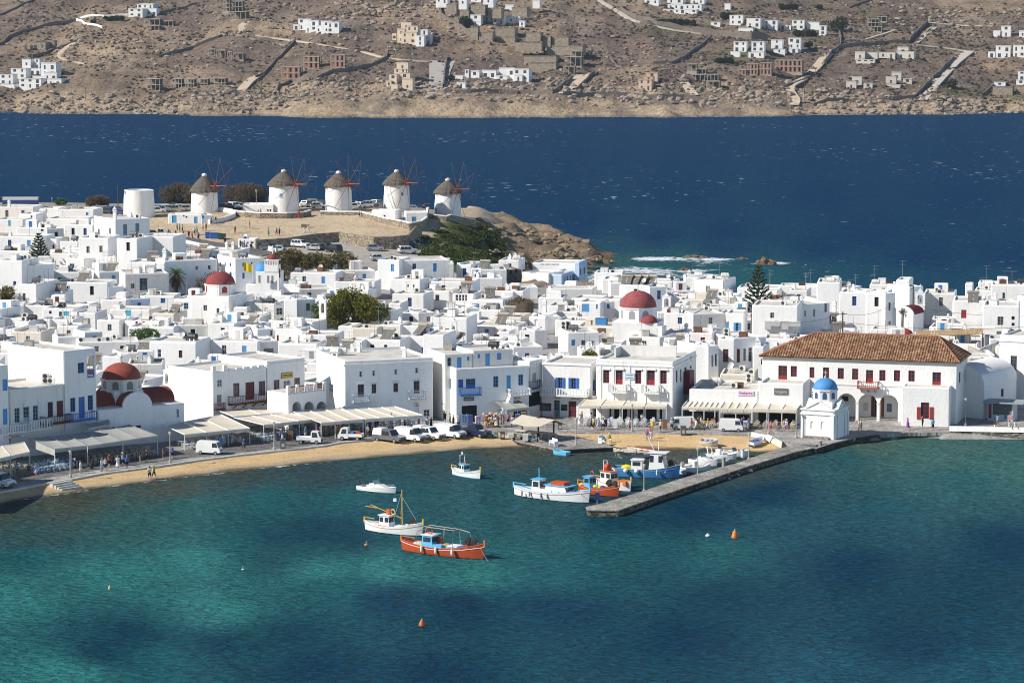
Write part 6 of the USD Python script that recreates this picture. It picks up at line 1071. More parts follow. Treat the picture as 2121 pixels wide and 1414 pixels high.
# ========= churches of the old town
CRIM=M((.24,.05,.052),.8,.2,.15,1)
def church(label,px,pyb,h,R,drum_h,hd,W,D,mat,wins,wincol,n=8,wall=None):
 q=top_solve(px,pyb,h);t=Thing('church',label,'church',q,-.2);m=m3.Manifold.cube((W,D,h+1.5)).translate((-W/2,-D/2,-1.5));mb=MB();mb.mf(m);t.part('wall',mb,wall or WHITE)
 domed(t,(0,0),h,R,hd,drum_h,mat,wall or WHITE,n=n,wins=wins,wincol=wincol,hdome=hd,rot=.2);return t
church('small church with a bright crimson dome and narrow red windows on its drum',456.5,609,5.0,2.85,1.95,2.2,7,7,CRIM,(4,6),RED)
c2=church('church with the broadest dome, dusty crimson on a white drum, right of centre',1321.5,664,5.2,3.35,2.5,2.8,8,7.5,M((.26,.072,.074),.85,.15,.25,.8),(4,5,6),(.3,.3,.3))
mb=MB();mb.lathe([(1.5*math.cos(q),5.2+1.3*math.sin(q))for q in np.linspace(0,math.pi/2,8)],20,(2.4,-2.6,0));c2.part('apse_roof',mb,CRIM,smooth=True)
q=top_solve(558,581,5.5);t=Thing('church','white tiered church tower with a small red cupola beside the yellow flag','church',q,-.15)
mb=MB();mb.box(-2.3,2.2,-1.5,2.5,-1.5,7.3);mb.box(-.6,2.0,-1.6,.9,7.3,8.6);t.part('wall',mb,WHITE)
mb=MB()
for k in range(6):x=-.5+k*.48;mb.box(x-.09,x+.09,-1.55,-1.37,8.6,9.4)
mb.box(-.65,2.05,-1.6,1.0,9.4,9.55);mb.box(-.3,1.7,-1.2,.7,8.6,9.4);t.part('balustrade',mb,WHITE)
mb=MB();mb.lathe([(.85,9.55),(.85,9.9)]+[(.8*math.cos(a),9.9+.75*math.sin(a))for a in np.linspace(0,math.pi/2,7)],16,(.7,-.2,0));cu=t.part('cupola',mb,CRIM)
mb=MB();mb.box(.62,.78,-.25,-.1,10.6,12.2);mb.box(.2,1.2,-.25,-.1,11.4,11.6);t.part('cross',mb,WHITE,parent=cu)
mb=MB();mb.lathe([(1.5*math.cos(a),7.2+1.7*math.sin(a))for a in np.linspace(0,math.pi/2,9)],24,(-1.5,.6,0));t.part('dome',mb,BLUED,smooth=True)
for x in(-1.6,.1,.9):mb=MB();mb.box(x-.18,x+.18,-1.54,-1.4,5.2,6.6);t.part('window',mb,M((.2,.2,.2),.8,.2,0))
bell('white bell gable against the large green tree',668,660,1.3,3.4,6.6,-.4);bell('weathered bell gable of a hidden chapel left of centre roofs',939,694,1.1,2.4,7.0,-.3)
bell('bell gable with rounded top right of the broad crimson dome',1380,645,1.6,2.8,6.6,-.3);bell('white belfry over the dark red barrel roof',1905.5,641,1.8,3.2,6.2,-.2)
q=top_solve(1870,650,4.8);t=Thing('chapel','tiny chapel with a dark red barrel roof beside the utility pole','chapel',q,-.5);mb=MB();mb.box(-2,2,0,5.2,-1.5,4.8);t.part('wall',mb,WHITE)
mb=MB();mb.mf(m3.Manifold.hull_points(np.array([(2.05*math.cos(a),y,4.7+1.35*math.sin(a))for a in np.linspace(0,math.pi,12)for y in(.3,5.3)])));t.part('barrel_roof',mb,M((.16,.02,.03),.8,.2,.2));mb=MB();mb.mf(m3.Manifold.hull_points(np.array([(2.1*math.cos(a),y,4.7+1.55*math.sin(a))for a in np.linspace(0,math.pi,12)for y in(-.02,.35)])));t.part('gable',mb,WHITE)
q=top_solve(1873,693,4.0);t=Thing('church','low red dome peeping over the ridge of the tiled roof','church',q);mb=MB();mb.box(-2.6,2.6,-2.6,2.6,-1.5,4.2);t.part('wall',mb,WHITE);mb=MB();mb.lathe([(1.5*math.cos(a),4.1+1.0*math.sin(a))for a in np.linspace(0,math.pi/2,9)],24);t.part('dome',mb,M((.3,.05,.045),.8,.2,.15),smooth=True)
A,B=P(1895,697,7.0),P(2036,691,7.0);t=Thing('timber_pergola','long sandy timber pergola roof behind the town hall','pergola');n=22
for k in range(n):p,q=A+(B-A)*(k+.05)/n,A+(B-A)*(k+.95)/n;mb=MB();mb.slab([p,q,q+[1,6,.3],p+[1,6,.3]],.08);t.part('plank',mb,M((.45,.3,.15),.8,.2,.25,2))
for k in range(6):p=A+(B-A)*k/5;mb=MB();mb.box(p[0]-.1,p[0]+.1,p[1]+.1,p[1]+.3,2,6.95);t.part('post',mb,M(WOOD,.8,.2,.2))
t=Thing('reed_screen','brown reed fence around a small roof garden','fence',top_solve(1083,622,5.2));mb=MB()
for k in range(70):a=k/70*2*math.pi;mb.box(1.9*math.cos(a)-.07,1.9*math.cos(a)+.07,1.6*math.sin(a)-.05,1.6*math.sin(a)+.05,0,5.0+.25*math.sin(k*7.3));
t.part('reeds',mb,M((.17,.13,.09),.95,.1,.4,6),kind='stuff')
# ========= roof clutter
_ohs=[(h,Rz(-h.rz),h.loc,h.W,h.D,h.H,h.par)for h in HOUSES]
def roof_hit(px,py):
 d=ray(px,py);best=None
 for h,R,loc,w,dd,H,par in _ohs:
  z=loc[2]+H-max(par,0);t=(z-CAMH)/d[2];p=np.array([d[0]*t,d[1]*t,z]);q=R@(p-loc)
  if-.2<q[0]<w+.2 and-.2<q[1]<dd+.2 and(best is None or p[1]<best[0][1]):
   q[0]=min(max(q[0],.6),w-.6);q[1]=min(max(q[1],.6),dd-.6);best=(R.T@np.array([q[0],q[1],0])+[loc[0],loc[1],z],h)
 return best
def mk_ac(n,lab,loc,rz,grp):
 t=Thing(n,lab,'air conditioner',loc,rz,grp);mb=MB();mb.box(-.48,.48,-.19,.19,.12,.86);t.part('case',mb,M((.62,.61,.57),.6,.3,.15,3));mb=MB();mb.lathe([(.0,0),(.3,0),(.31,.02),(.26,.03)],14);mb.xf(Rx(math.pi/2),(-.12,-.195,.49));t.part('fan',mb,M((.05,.05,.05),.7,.2,0))
 for x in(-.4,.4):mb=MB();mb.box(x-.05,x+.05,-.2,.2,0,.12);t.part('foot',mb,BLACK)
 return t
def mk_ac2(n,lab,loc,rz,grp):
 t=Thing(n,lab,'air conditioner',loc,rz,grp);mb=MB();mb.box(-.48,.48,-.2,.2,.1,1.5);t.part('case',mb,M((.6,.59,.55),.6,.3,.15,3))
 for z in(.48,1.12):mb=MB();mb.lathe([(.0,0),(.29,0),(.31,.02),(.26,.03)],14);mb.xf(Rx(math.pi/2),(0,-.205,z));t.part('fan',mb,M((.05,.05,.05),.7,.2,0))
 return t
def mk_solar(n,lab,loc,rz,grp):
 t=Thing(n,lab,'solar water heater',loc,rz,grp);mb=MB()
 for x in(-.95,.05):mb.slab([(x,-1.1,.25),(x+.9,-1.1,.25),(x+.9,.45,1.55),(x,.45,1.55)],.1)
 t.part('collector',mb,M((.16,.15,.13),.25,.6,.15));mb=MB();mb.tube([(-1.1,.62,1.75),(1.1,.62,1.75)],.3,14);t.part('tank',mb,M((.36,.31,.26),.4,.5,.2,2,.3));mb=MB()
 for x in(-.9,.9):mb.bar((x,.62,0),(x,.62,1.5),.06);mb.bar((x,-1.05,0),(x,-1.05,.3),.06)
 t.part('stand',mb,STEEL);return t
def mk_tank(c):
 def f(n,lab,loc,rz,grp):
  t=Thing(n,lab,'water tank',loc,rz,grp);mb=MB();mb.lathe([(.0,-.85),(.35,-.83),(.52,-.7),(.52,-.25),(.55,-.22),(.55,.22),(.52,.25),(.52,.7),(.35,.83),(0,.85)],18);mb.xf(Ry(math.pi/2),(0,0,.72));t.part('barrel',mb,M(c,.5,.4,.1),smooth=40);mb=MB();mb.box(-.5,-.3,-.4,.4,0,.35);mb.box(.3,.5,-.4,.4,0,.35);t.part('cradle',mb,WHITE);return t
 return f
def mk_dish(n,lab,loc,rz,grp):
 t=Thing(n,lab,'satellite dish',loc,rz,grp);mb=MB();pr=[(.0,0),(.2,.02),(.36,.07),(.48,.14)];mb.lathe(pr,18);mb.lathe([(r,z+.015)for r,z in pr][::-1],18);mb.xf(Rx(math.radians(62)),(0,-.1,.95));t.part('dish',mb,M((.5,.49,.47),.5,.4,.1),smooth=40);mb=MB();mb.tube([(0,0,0),(0,0,.9)],.035,6);mb.bar((0,-.1,.85),(0,-.6,1.0),.03);t.part('mast',mb,STEEL);return t
def mk_ant(H,kind):
 def f(n,lab,loc,rz,grp):
  t=Thing(n,lab,'aerial',loc,rz,grp);mb=MB();mb.tube([(0,0,-.1),(0,0,H)],.035,5,.025);t.part('mast',mb,RUST if kind!=1 else STEEL);mb=MB()
  if kind!=2:
   for zz,L in(((H-.1,1.5),)if kind==0 else((H-.1,1.3),(H-.75,1.0))):
    mb.tube([(-L*.35,0,zz),(L*.65,0,zz)],.015,4)
    for k in range(7):x=-L*.3+k*L*.15;mb.tube([(x,-.28+k*.02,zz),(x,.28-k*.02,zz)],.01,3)
   t.part('aerial_array',mb,STEEL)
  return t
 return f
def mk_chim(H,W,cap):
 def f(n,lab,loc,rz,grp):
  t=Thing(n,lab,'chimney',loc,rz,grp);mb=MB();mb.mf(m3.Manifold.hull_points(np.array([(x*W*s_,y*W*s_,z)for x in(-.5,.5)for y in(-.5,.5)for s_,z in((1.1,-.2),(.86,H*.72))])));t.part('stack',mb,WHITE);mb=MB()
  if cap==0:mb.box(-W*.6,W*.6,-W*.6,W*.6,H*.72,H*.78);[mb.box(x*W*.4-.06,x*W*.4+.06,y*W*.4-.06,y*W*.4+.06,H*.78,H*.92)for x in(-1,1)for y in(-1,1)];mb.lathe([(W*.75,H*.92),(W*.5,H*.98),(0,H*1.12)],4,(0,0,0),math.pi/4,math.pi/4+2*math.pi)
  else:mb.lathe([(W*.4,H*.72),(W*.45,H*.86),(W*.3,H*.95),(0,H)],10)
  t.part('cowl',mb,WHITE);return t
 return f
def mk_box(w,d,h,c,nm):
 def f(n,lab,loc,rz,grp):
  t=Thing(n,lab,'crate',loc,rz,grp);mb=MB();mb.box(-w/2,w/2,-d/2,d/2,0.05,h);t.part('body',mb,M(c,.8,.2,.3,3));mb=MB();mb.box(-w/2-.03,w/2+.03,-d/2-.03,d/2+.03,h,h+.06);mb.box(-w/2+.1,-w/2+.2,-d/2,d/2,0,.05);mb.box(w/2-.2,w/2-.1,-d/2,d/2,0,.05);t.part('lid',mb,M(tuple(np.array(c)*.8),.8,.2,.3,3));return t
 return f
KIND={'ac':('air_conditioner',mk_ac,'air conditioning unit','air conditioners on the roofs'),'ac2':('double_air_conditioner',mk_ac2,'tall twin fan air conditioning unit','air conditioners on the roofs'),'so':('solar_heater',mk_solar,'tilted solar water heater','solar water heaters on the roofs'),'tb':('water_tank',mk_tank((.03,.03,.033)),'black water tank','water tanks on the roofs'),'tw':('water_tank',mk_tank((.62,.61,.58)),'white water tank','water tanks on the roofs'),'tg':('water_tank',mk_tank((.12,.13,.14)),'grey water tank','water tanks on the roofs'),'di':('satellite_dish',mk_dish,'satellite dish','satellite dishes on the roofs'),'a0':('tv_aerial',mk_ant(2.6,0),'thin TV aerial','aerials on the roofs'),'a1':('tv_aerial',mk_ant(3.6,1),'tall TV aerial','aerials on the roofs'),'a2':('bare_mast',mk_ant(3.2,2),'thin bare aerial mast','aerials on the roofs'),'c0':('chimney',mk_chim(1.5,.55,0),'white chimney with a peaked cowl','chimneys on the roofs'),'c1':('chimney',mk_chim(1.2,.6,1),'plain rounded white chimney','chimneys on the roofs'),'c2':('chimney',mk_chim(2.6,.7,0),'tall white chimney','chimneys on the roofs'),'bb':('roof_crate',mk_box(1.3,.8,.8,(.15,.07,.04),''),'rusty brown box','boxes on the roofs'),'bu':('generator',mk_box(1.9,1.2,1.2,(.05,.2,.45),''),'blue generator cabinet','boxes on the roofs'),'bw':('roof_box',mk_box(1.5,1.2,1.1,(.7,.69,.67),''),'small white masonry box','boxes on the roofs'),'bg':('roof_cabinet',mk_box(1.2,.9,1.1,(.4,.38,.34),''),'grey roof cabinet','boxes on the roofs')}
_proto={};CL=[]
def put(kind,loc,rz):
 nm,fn,desc,grp=KIND[kind];lab='~'+desc+' on a flat roof'
 if kind not in _proto:_proto[kind]=fn(nm,lab,loc,rz,grp)
 else:Thing(nm,lab,{'ac':'air conditioner','ac2':'air conditioner','so':'solar water heater','di':'satellite dish'}.get(kind,{'t':'water tank','a':'aerial','c':'chimney','b':'crate'}.get(kind[0])),loc,rz,grp,ref=_proto[kind])
 CL.append(loc[:2])
_r=np.random.RandomState(77)
def clutter(reg,spec):
 ox,oy,sc=ORIG[reg]
 for it in spec.split():
  k,xy=it.split(':');x,y=map(float,xy.split(','));b=roof_hit(ox+x/sc,oy+y/sc)
  if b is not None:put(k,b[0],-.25+_r.uniform(-.25,.25)if k!='so' else _r.uniform(-.9,-.2))
clutter('E','ac:665,742 ac:815,742 ac:885,737 ac:940,718 ac:600,268 ac:195,572 ac:207,542 tb:497,472 tb:265,572 tg:1825,692 tw:160,492 c1:545,607 di:1487,592 di:1488,727 di:1215,167 di:1525,57 so:680,417 so:1430,512 so:1690,522 so:2010,597 so:705,637 so:130,757 so:195,722 so:2065,397 c2:1325,87 c0:1070,47 c2:1555,42 c0:1258,162 c1:445,692 c0:930,102 a1:515,545 a0:575,605 a1:680,600 a1:805,640 a0:912,470 a0:1275,400 a1:1380,560 a0:1450,640 a1:1555,500 a1:1797,430 a0:1900,610 a2:95,790 a0:55,560 a0:390,650 a1:1275,360 a2:1680,640 a0:1950,700 a0:2035,560 bb:630,1060 bb:375,735 bg:240,790 tb:1570,730 tg:1530,725 bg:700,600 c0:1700,260 a1:1250,110 a2:1105,380')
clutter('F','ac2:1245,147 ac:1760,147 ac:1830,152 ac:770,377 ac:800,377 ac:580,237 ac:635,237 ac:670,232 tb:1105,152 tg:255,612 tw:1160,772 tw:1210,770 tb:560,367 tb:630,357 so:1440,252 so:1590,292 so:455,527 so:1585,642 so:1830,602 so:1890,597 so:490,322 c1:1185,527 c0:1720,782 c2:1045,842 c0:745,557 c0:465,642 c0:1350,742 c1:1295,737 di:1115,527 di:1815,392 bb:905,232 bb:930,232 bb:800,242 bg:760,238 a1:1155,500 a0:1205,470 a1:1245,480 a0:1310,480 a1:1550,470 a1:1625,520 a0:1750,330 a0:800,740 a0:575,460 a1:535,430 a0:330,440 a0:1475,640 a1:1945,600 a0:2015,620 a0:1510,320 so:1180,-10 c1:1490,40 tw:1190,20 c0:1830,140 a0:940,150 a1:1515,210')
clutter('G','ac2:1130,562 ac2:1160,557 ac:1215,497 ac:480,307 ac:30,327 ac:75,312 bu:1440,522 bg:1555,522 bg:1640,527 bg:1500,462 bb:1340,520 bb:1470,590 bb:1530,590 tg:1210,577 tw:420,652 tw:485,647 bb:355,165 tg:930,412 so:305,232 so:350,235 so:690,272 so:740,267 so:1080,347 so:1140,347 so:970,562 so:1645,197 so:1710,197 so:1770,197 so:1850,197 di:1785,200 di:655,237 di:430,577 di:405,137 c2:965,432 c0:450,137 c0:660,152 c0:195,372 c1:765,802 c0:1330,772 c1:250,120 c0:1150,400 a1:65,682 a1:130,692 a1:725,572 a1:1215,245 a1:1315,225 a1:1555,210 a1:1875,305 a1:2000,265 a0:680,452 a0:965,335 a0:1780,330 a0:1910,580 a1:2075,500 a0:570,660 a0:265,480 bb:620,250 bb:740,240 c1:540,620 a2:200,300 a2:1095,250 a0:850,240')
clutter('S','ac:650,432 ac2:735,935 ac:1010,622 c0:833,505 c0:297,872 c0:265,1012 c1:1555,350 c2:2047,602 c0:1095,1062 c1:1155,907 so:1255,455 di:790,1342 a1:55,445 a1:165,855 a0:65,745 a1:685,525 a0:450,545 a1:1060,435 a1:1710,375 bb:385,872 bb:940,932 bb:1310,472 bb:1370,472 bb:1600,475 bb:1670,475 a0:130,1010 ac:500,610 bg:430,570 ac:930,1340 ac:1060,1390')
clutter('D','c1:253,392 c2:580,595 c2:1095,500 a1:350,397 a1:635,400 a1:885,335 a1:1120,308 a2:1275,360 a1:1815,335 a0:2015,347 a2:2085,322 a0:705,420 a0:720,345 c0:1020,690 c1:720,520 tb:2100,350 ac:1850,800 c0:1680,400')
clutter('R','ac:830,570 ac2:905,690 ac:665,660 di:700,590 bb:790,750 ac:740,755 c1:965,300 c0:225,265 a0:115,260 tw:540,720')
clutter('Z','ac2:370,372 ac:430,372 di:105,335 c2:1635,180 a1:205,90 c1:1895,170 bg:1450,225 tg:1520,310')
clutter('A','tb:210,485 c0:75,505 c2:935,610 tg:1090,750 c0:770,735 ac:1150,755 c2:1370,885 tw:370,560 a0:130,660 c1:255,615 a1:515,590 a0:20,510 bg:610,520 c1:1250,945 a1:1250,990 di:1520,930 ac:560,1000 c0:1845,850 c0:1895,850 bb:750,600')
clutter('X','a1:60,120 bg:190,100 bg:400,20 so:300,50 tb:560,90 ac:990,150 c1:770,170 c0:1330,110')
for h in HOUSES:
 if h in WF or h.loc[1]>690 or h.W<3.5:continue
 hp=proj(h.w((h.W/2,0,h.H)))
 if 1060<hp[0]<1240 and hp[1]<625:continue
 near=sum(np.hypot(c[0]-h.loc[0]-3,c[1]-h.loc[1]-3)<6 for c in CL)
 if near>2:continue
 for _ in range(2+(_r.rand()<.5)+(_r.rand()<.3)):
  k=['a0','a0','a1','a2','a0','ac','ac','c0','c1','c1','so','tw','tg','di','bg','bw','bw','bw','bb'][_r.randint(19)]
  p=h.w((_r.uniform(.8,h.W-.8),_r.uniform(.8,max(h.D-.8,1)),h.H-max(h.par,0)));put(k,p,-.25+_r.uniform(-.3,.3))
def at_y(px,py,y):return PD(px,py,y)
hd_=[h for h in HOUSES if h.prim.GetCustomDataByKey('label')is None][0]
_b=next(H_ for H_,xl,xr,yt,yb in MID if abs(xl-(1380+1050/5.892))<.1 and abs(yt-(540+545/5.892))<.1)
t=Thing('ventilation_duct','boxy grey ventilation duct along the large weathered white wall','duct',_b.loc,_b.rz);mb=MB()
def bx(reg,x0,x1,y0,y1,o0,o1,mb,h):
 ox,oy,sc=ORIG[reg];a,b=h.pix('f',ox+x0/sc,oy+y1/sc),h.pix('f',ox+x1/sc,oy+y0/sc);h.fbox(mb,'f',a[0],b[0],o0,o1,a[1],b[1])
for x0,x1,y0,y1 in((1205,1285,735,830),(1285,1400,738,790),(1410,1495,735,832),(1495,1560,740,795),(1560,1640,738,795)):
 mb=MB();bx('S',x0,x1,y0,y1,.03,.75,mb,_b);t.part('duct_section',mb,M((.5,.49,.47),.5,.4,.15,1,.2))
for x0,x1,y0,y1 in((1232,1310,885,990),(1335,1400,905,1000),(1408,1482,905,1005),(1495,1560,905,955)):
 t=Thing('wall_condenser','~'+'big twin fan condenser fixed to the weathered wall','air conditioner',_b.loc,_b.rz,'condensers on the weathered wall');mb=MB();bx('S',x0,x1,y0,y1,.05,.55,mb,_b);t.part('case',mb,M((.5,.48,.43),.6,.3,.2,2));t.loc=_b.w((0,0,0))
 AUTO[-1]=(t.prim,AUTO[-1][1],PD(1380+x0/5.892,540+y0/5.892,_b.loc[1]))
 for f in((.28,.74)if y1-y0>60 else(.5,)):
  a=_b.pix('f',1380+(x0+x1)/2/5.892,540+(y0+(y1-y0)*f)/5.892,.56);mb=MB();mb.lathe([(0,0),(.34,0),(.36,.03),(.3,.04)],14);mb.xf(Rx(math.pi/2),_b.L('f',a[0],.56,a[1]));t.part('fan',mb,M((.05,.05,.05),.7,.2,0))
def pole(label,px,pyt,pyb,z0,r=.11,mat=None,arms=0,name='utility_pole'):
 q=P(px,pyb,z0);H=(pyb-pyt)/scl(q);t=Thing(name,label,'pole',q);mb=MB();mb.tube([(0,0,-2),(0,0,H)],r,7,r*.75);t.part('shaft',mb,mat or M((.09,.065,.045),.9,.2,.2))
 for k in range(arms):mb=MB();mb.box(-.7,.7,-.05,.05,H-.5-k*.5,H-.4-k*.5);[mb.tube([(x,0,H-.4-k*.5),(x,0,H-.25-k*.5)],.05,5)for x in(-.6,-.2,.2,.6)];t.part('crossarm',mb,RUST)
 return q,H
_u=[pole('thick wooden utility pole before the dark red barrel roof',1890.5,591,685,3.5,.16),pole('wooden utility pole with tangled cables left of the tiled roof',1745,645,695,6,.14,arms=1),pole('wooden utility pole among the left houses, the taller of two',100.5,591,636,4.5,.13),pole('short dark utility pole at the corner of a rounded left house',41.5,595,630,4.5,.12),pole('wooden utility pole with knotted cables left of the weathered wall',1556,648,690,5,.12,arms=1),pole('lone wooden pole left of the old mill stump',244.5,383,434,13,.12)]
def cable(label,a,b,sag):
 a,b=np.array(a),np.array(b);pts=[a+(b-a)*s_-[0,0,sag*4*s_*(1-s_)]for s_ in np.linspace(0,1,14)];mb=MB();mb.tube(pts,.03,4,cap=False);single('power_cable',label,'cable',mb,BLACK)
tops=[q+[0,0,H-.3]for q,H in _u]
cable('cable sagging between the two poles above the tiled roof',tops[1],tops[0],2.0);cable('cable running right from the thick wooden pole',tops[0]-[0,0,3.4],P(2130,655,8),.6);cable('lower cable from the left pole past the tiled roof to the right',tops[1]-[0,0,1.5],P(2130,676,7),.8);cable('cable sagging between the two left poles',tops[2],tops[3],.9);cable('cable from the pole left of the weathered wall to the tiled roof pole',tops[4],tops[1],1.5)
def flag(label,px,pyb,H,L,hgt,z0,cols,rz,seed,greek=True,name='flag'):
 q=P(px,pyb,z0);t=Thing('flagpole',label,'flag',q,rz);mb=MB();mb.tube([(0,0,-.3),(0,0,H)],.04,6);t.part('pole',mb,WPAINT)
 n=9 if greek else 1
 for k in range(n):
  z0_,z1_=H-.1-hgt*(k+1)/n,H-.1-hgt*k/n;V=[]
  for i in range(9):x=L*i/8;y=.16*math.sin(i*1.1+seed)*i/8;dz=-.35*(i/8)**1.5*L*.6;V+=[(x*.85,y,z0_+dz),(x*.85,y,z1_+dz)]
  mb=MB();mb.add(V,[[2*i,2*i+2,2*i+3,2*i+1]for i in range(8)]);t.part('stripe' if greek else 'cloth',mb,M(cols[k%2],.8,.2,0))
 if greek:V=[(.02,-.02,H-.1-hgt*5/9),(L*.33,-.02,H-.1-hgt*5/9-.05),(L*.33,-.02,H-.14),(.02,-.02,H-.1)];mb=MB();mb.add(V,[[0,1,2,3]]);t.part('canton',mb,M(cols[0],.8,.2,0))
GRK=((.03,.1,.36),(.75,.76,.78))
flag('yellow flag flying left of the tiered church tower',523.5,581,3.2,-2.0,1.6,10.5,((.6,.45,.02),),0,1,False);flag('small red and gold banner hanging right of the tiered church tower',581,582,2.4,-.3,1.7,11,((.4,.08,.04),),0,2,False)
flag('blue and white striped flag drooping over the town hall balcony',1791.5,795,3.8,-1.0,1.6,5.6,GRK,0,3);flag('blue and white striped flag flying left of the blue dome',1689.5,845,3.2,-.7,1.7,3.4,GRK,0,4);flag('blue and white striped flag on the right balcony of the red door building',1357,800,1.6,.5,1.3,5.4,GRK,.3,5);flag('dark striped flag on the corner of the corniced building',881,806,1.2,.7,.9,5.5,((.04,.05,.1),(.35,.36,.4)),.3,6)
flag('tall thin flagpole with a small striped flag rising from the left cafe terrace',366.5,916,4.9,.4,1.1,QZ,GRK,.2,7)
# ========= boats
def boat(name,label,st,bw,B,fb,rise,hull,deck=(.5,.45,.38),stripe=None,bottom=(.14,.03,.025),transom=False,rail=None,loc=None,cat='boat',group=None,over=1.12,sheer=None,posts=None,open_=False,depth=.45,keel=.5):
 a,b=P(*st,0),P(*bw,0);v=b-a;L=np.linalg.norm(v)*over;rz=math.atan2(v[1],v[0]);t=Thing(name,label,cat,(a+b)/2 if loc is None else loc,rz,group);t.L=L
 n=21;S=np.linspace(0,1,n);hb=np.array([B/2*((min(1,(s/.38))**.55 if not transom else.78+.22*min(1,s/.4))if s<.5 else(1-((s-.5)/.5)**2.3)**.8)for s in S]);hb=np.maximum(hb,.03)
 zs=fb+rise*np.where(S>.45,((S-.45)/.55)**2,(.45 if not transom else.1)*((.45-S)/.45)**2);rk=np.where(S>.9,(S-.9)*1.5,np.where(S<.1,-(.1-S)*1.0*(not transom),0))*fb
 def sect(k,side):return[((S[k]-.5)*L+rk[k]*1.2,side*hb[k],zs[k]),((S[k]-.5)*L+rk[k]*.7,side*hb[k]*.97,zs[k]*.55),((S[k]-.5)*L+rk[k]*.2,side*hb[k]*.88,.1),((S[k]-.5)*L*.98,side*hb[k]*.72,-.12),((S[k]-.5)*L*.96,0,-keel)]
 m=5;V=np.array([p for side in(1,-1)for k in range(n)for p in sect(k,side)]);fa,fbm=[],[]
 for o,fl in((0,0),(n*m,1)):
  for k in range(n-1):
   for j in range(m-1):i=o+k*m+j;q=[i,i+1,i+m+1,i+m];(fa if j<2 else fbm).append(q[::-1]if fl else q)
 mb=MB();mb.add(V,fa)
 for k in(0,n-1):A,Bq=sect(k,1),sect(k,-1);mb.add([A[0],A[1],A[2],Bq[2],Bq[1],Bq[0]],[[0,1,4,5],[1,2,3,4]])
 inn=[((S[k]-.5)*L*.97,sd*max(hb[k]-.07,.01),zs[k]-dz)for dz in(0,depth)for sd in(1,-1)for k in range(n)];fi=[]
 for q in(0,1):
  for k in range(n-1):i,j=q*n+k,2*n+q*n+k;fi.append([i,i+1,j+1,j])
 mb.add(inn,fi);h=t.part('hull',mb,M(hull,.35,.5,.08,2),smooth=35)
 mb=MB();mb.add(V,fbm);t.part('bottom',mb,M(bottom,.5,.4,.1),parent=h,smooth=35)
 mb=MB();mb.add(inn[2*n:],[[k,k+1,n+k+1,n+k]for k in range(n-1)]);t.part('deck',mb,M(deck,.7,.3,.2,3))
 mb=MB()
 for sd in(1,-1):mb.tube([((S[k]-.5)*L+rk[k]*1.2,sd*(hb[k]-.02),zs[k]+.02)for k in range(n)],.05,5)
 t.part('rail',mb,M(rail or hull,.5,.4,.1),parent=h)
 if stripe:
  mb=MB()
  for sd in(1,-1):mb.tube([((S[k]-.5)*L+rk[k]*.95,sd*hb[k]*.995,zs[k]*.8)for k in range(n)],.035,4)
  t.part('stripe',mb,M(stripe,.5,.4,.1),parent=h)
 if posts:
  mb=MB();x=L/2+rk[-1];mb.box(x-.08,x+.12,-.08,.08,zs[-1]-.3,zs[-1]+.45);x=-L/2+rk[0];mb.box(x-.12,x+.08,-.09,.09,zs[0]-.3,zs[0]+.4);mb.bar((x,0,zs[0]+.35),(x+L*.16,.1,zs[0]+.25),.09);t.part('post',mb,M(posts,.6,.3,.15))
 t.zs,t.S,t.hb=zs,S,hb;return t
def cabin(t,x0,x1,w,z0,h,c,roofc,wins=2,rake=.12,front=True,nm='wheelhouse'):
 mb=MB();mb.mf(m3.Manifold.hull_points(np.array([(x,s_*y,z)for s_ in(1,-1)for x,y,z in((x0,w/2,z0),(x1,w/2,z0),(x0+rake*.3,w/2*.93,z0+h),(x1-rake,w/2*.93,z0+h))])));p=t.part(nm,mb,M(c,.45,.4,.06))
 mb=MB();mb.box(x0-.12,x1+.08,-w/2-.06,w/2+.06,z0+h,z0+h+.09);t.part('roof',mb,M(roofc,.5,.4,.06),parent=p)
 for s_ in(1,-1):
  for k in range(wins):u0,u1=x0+(x1-x0)*(k+.14)/wins,x0+(x1-x0)*(k+.86)/wins-rake*.5;mb=MB();mb.box(u0,u1,s_*(w/2*.955),s_*(w/2*.965+.02),z0+h*.52,z0+h*.88);t.part('window',mb,GLASS(),parent=p)
 if front:
  for k in range(2):mb=MB();y0=-w/2*.86+k*w*.45;mb.box(x1-rake*.62,x1-rake*.62+.05,y0,y0+w*.38,z0+h*.5,z0+h*.88);t.part('window',mb,GLASS(),parent=p)
 return p
def fender(t,x,y,z,L=.6,r=.13,parent=None,c=(.7,.69,.66)):mb=MB();mb.lathe([(0,-L/2),(r*.8,-L/2+.06),(r,0),(r*.8,L/2-.06),(0,L/2)],10,(x,y,z));t.part('fender',mb,M(c,.5,.4,.1),smooth=40)
def reel(t,x,y,z,r=.32):
 mb=MB();mb.lathe([(0,-.2),(r,-.2),(r,-.15),(r*.35,-.13),(r*.35,.13),(r,.15),(r,.2),(0,.2)],16);mb.xf(Rx(math.pi/2+.2)@Ry(.3),(x,y,z));t.part('net_reel',mb,M((.05,.045,.035),.6,.4,.2,4))
def ring(t,c,R,col):a=np.linspace(0,2*math.pi,15);mb=MB();mb.tube([(c[0]+R*math.cos(q),c[1]+.02*q,c[2]+R*math.sin(q))for q in a],.075,6,cap=False);t.part('life_ring',mb,M(col,.5,.4,.05))
def tubes(t,nm,lst,r,mat,parent=None):mb=MB();[mb.tube(p,r,5)for p in lst];return t.part(nm,mb,mat,parent=parent)
ORA,OWH,SKB=(.4,.062,.018),(.74,.74,.72),(.12,.42,.66);YEL=(.55,.32,.04)
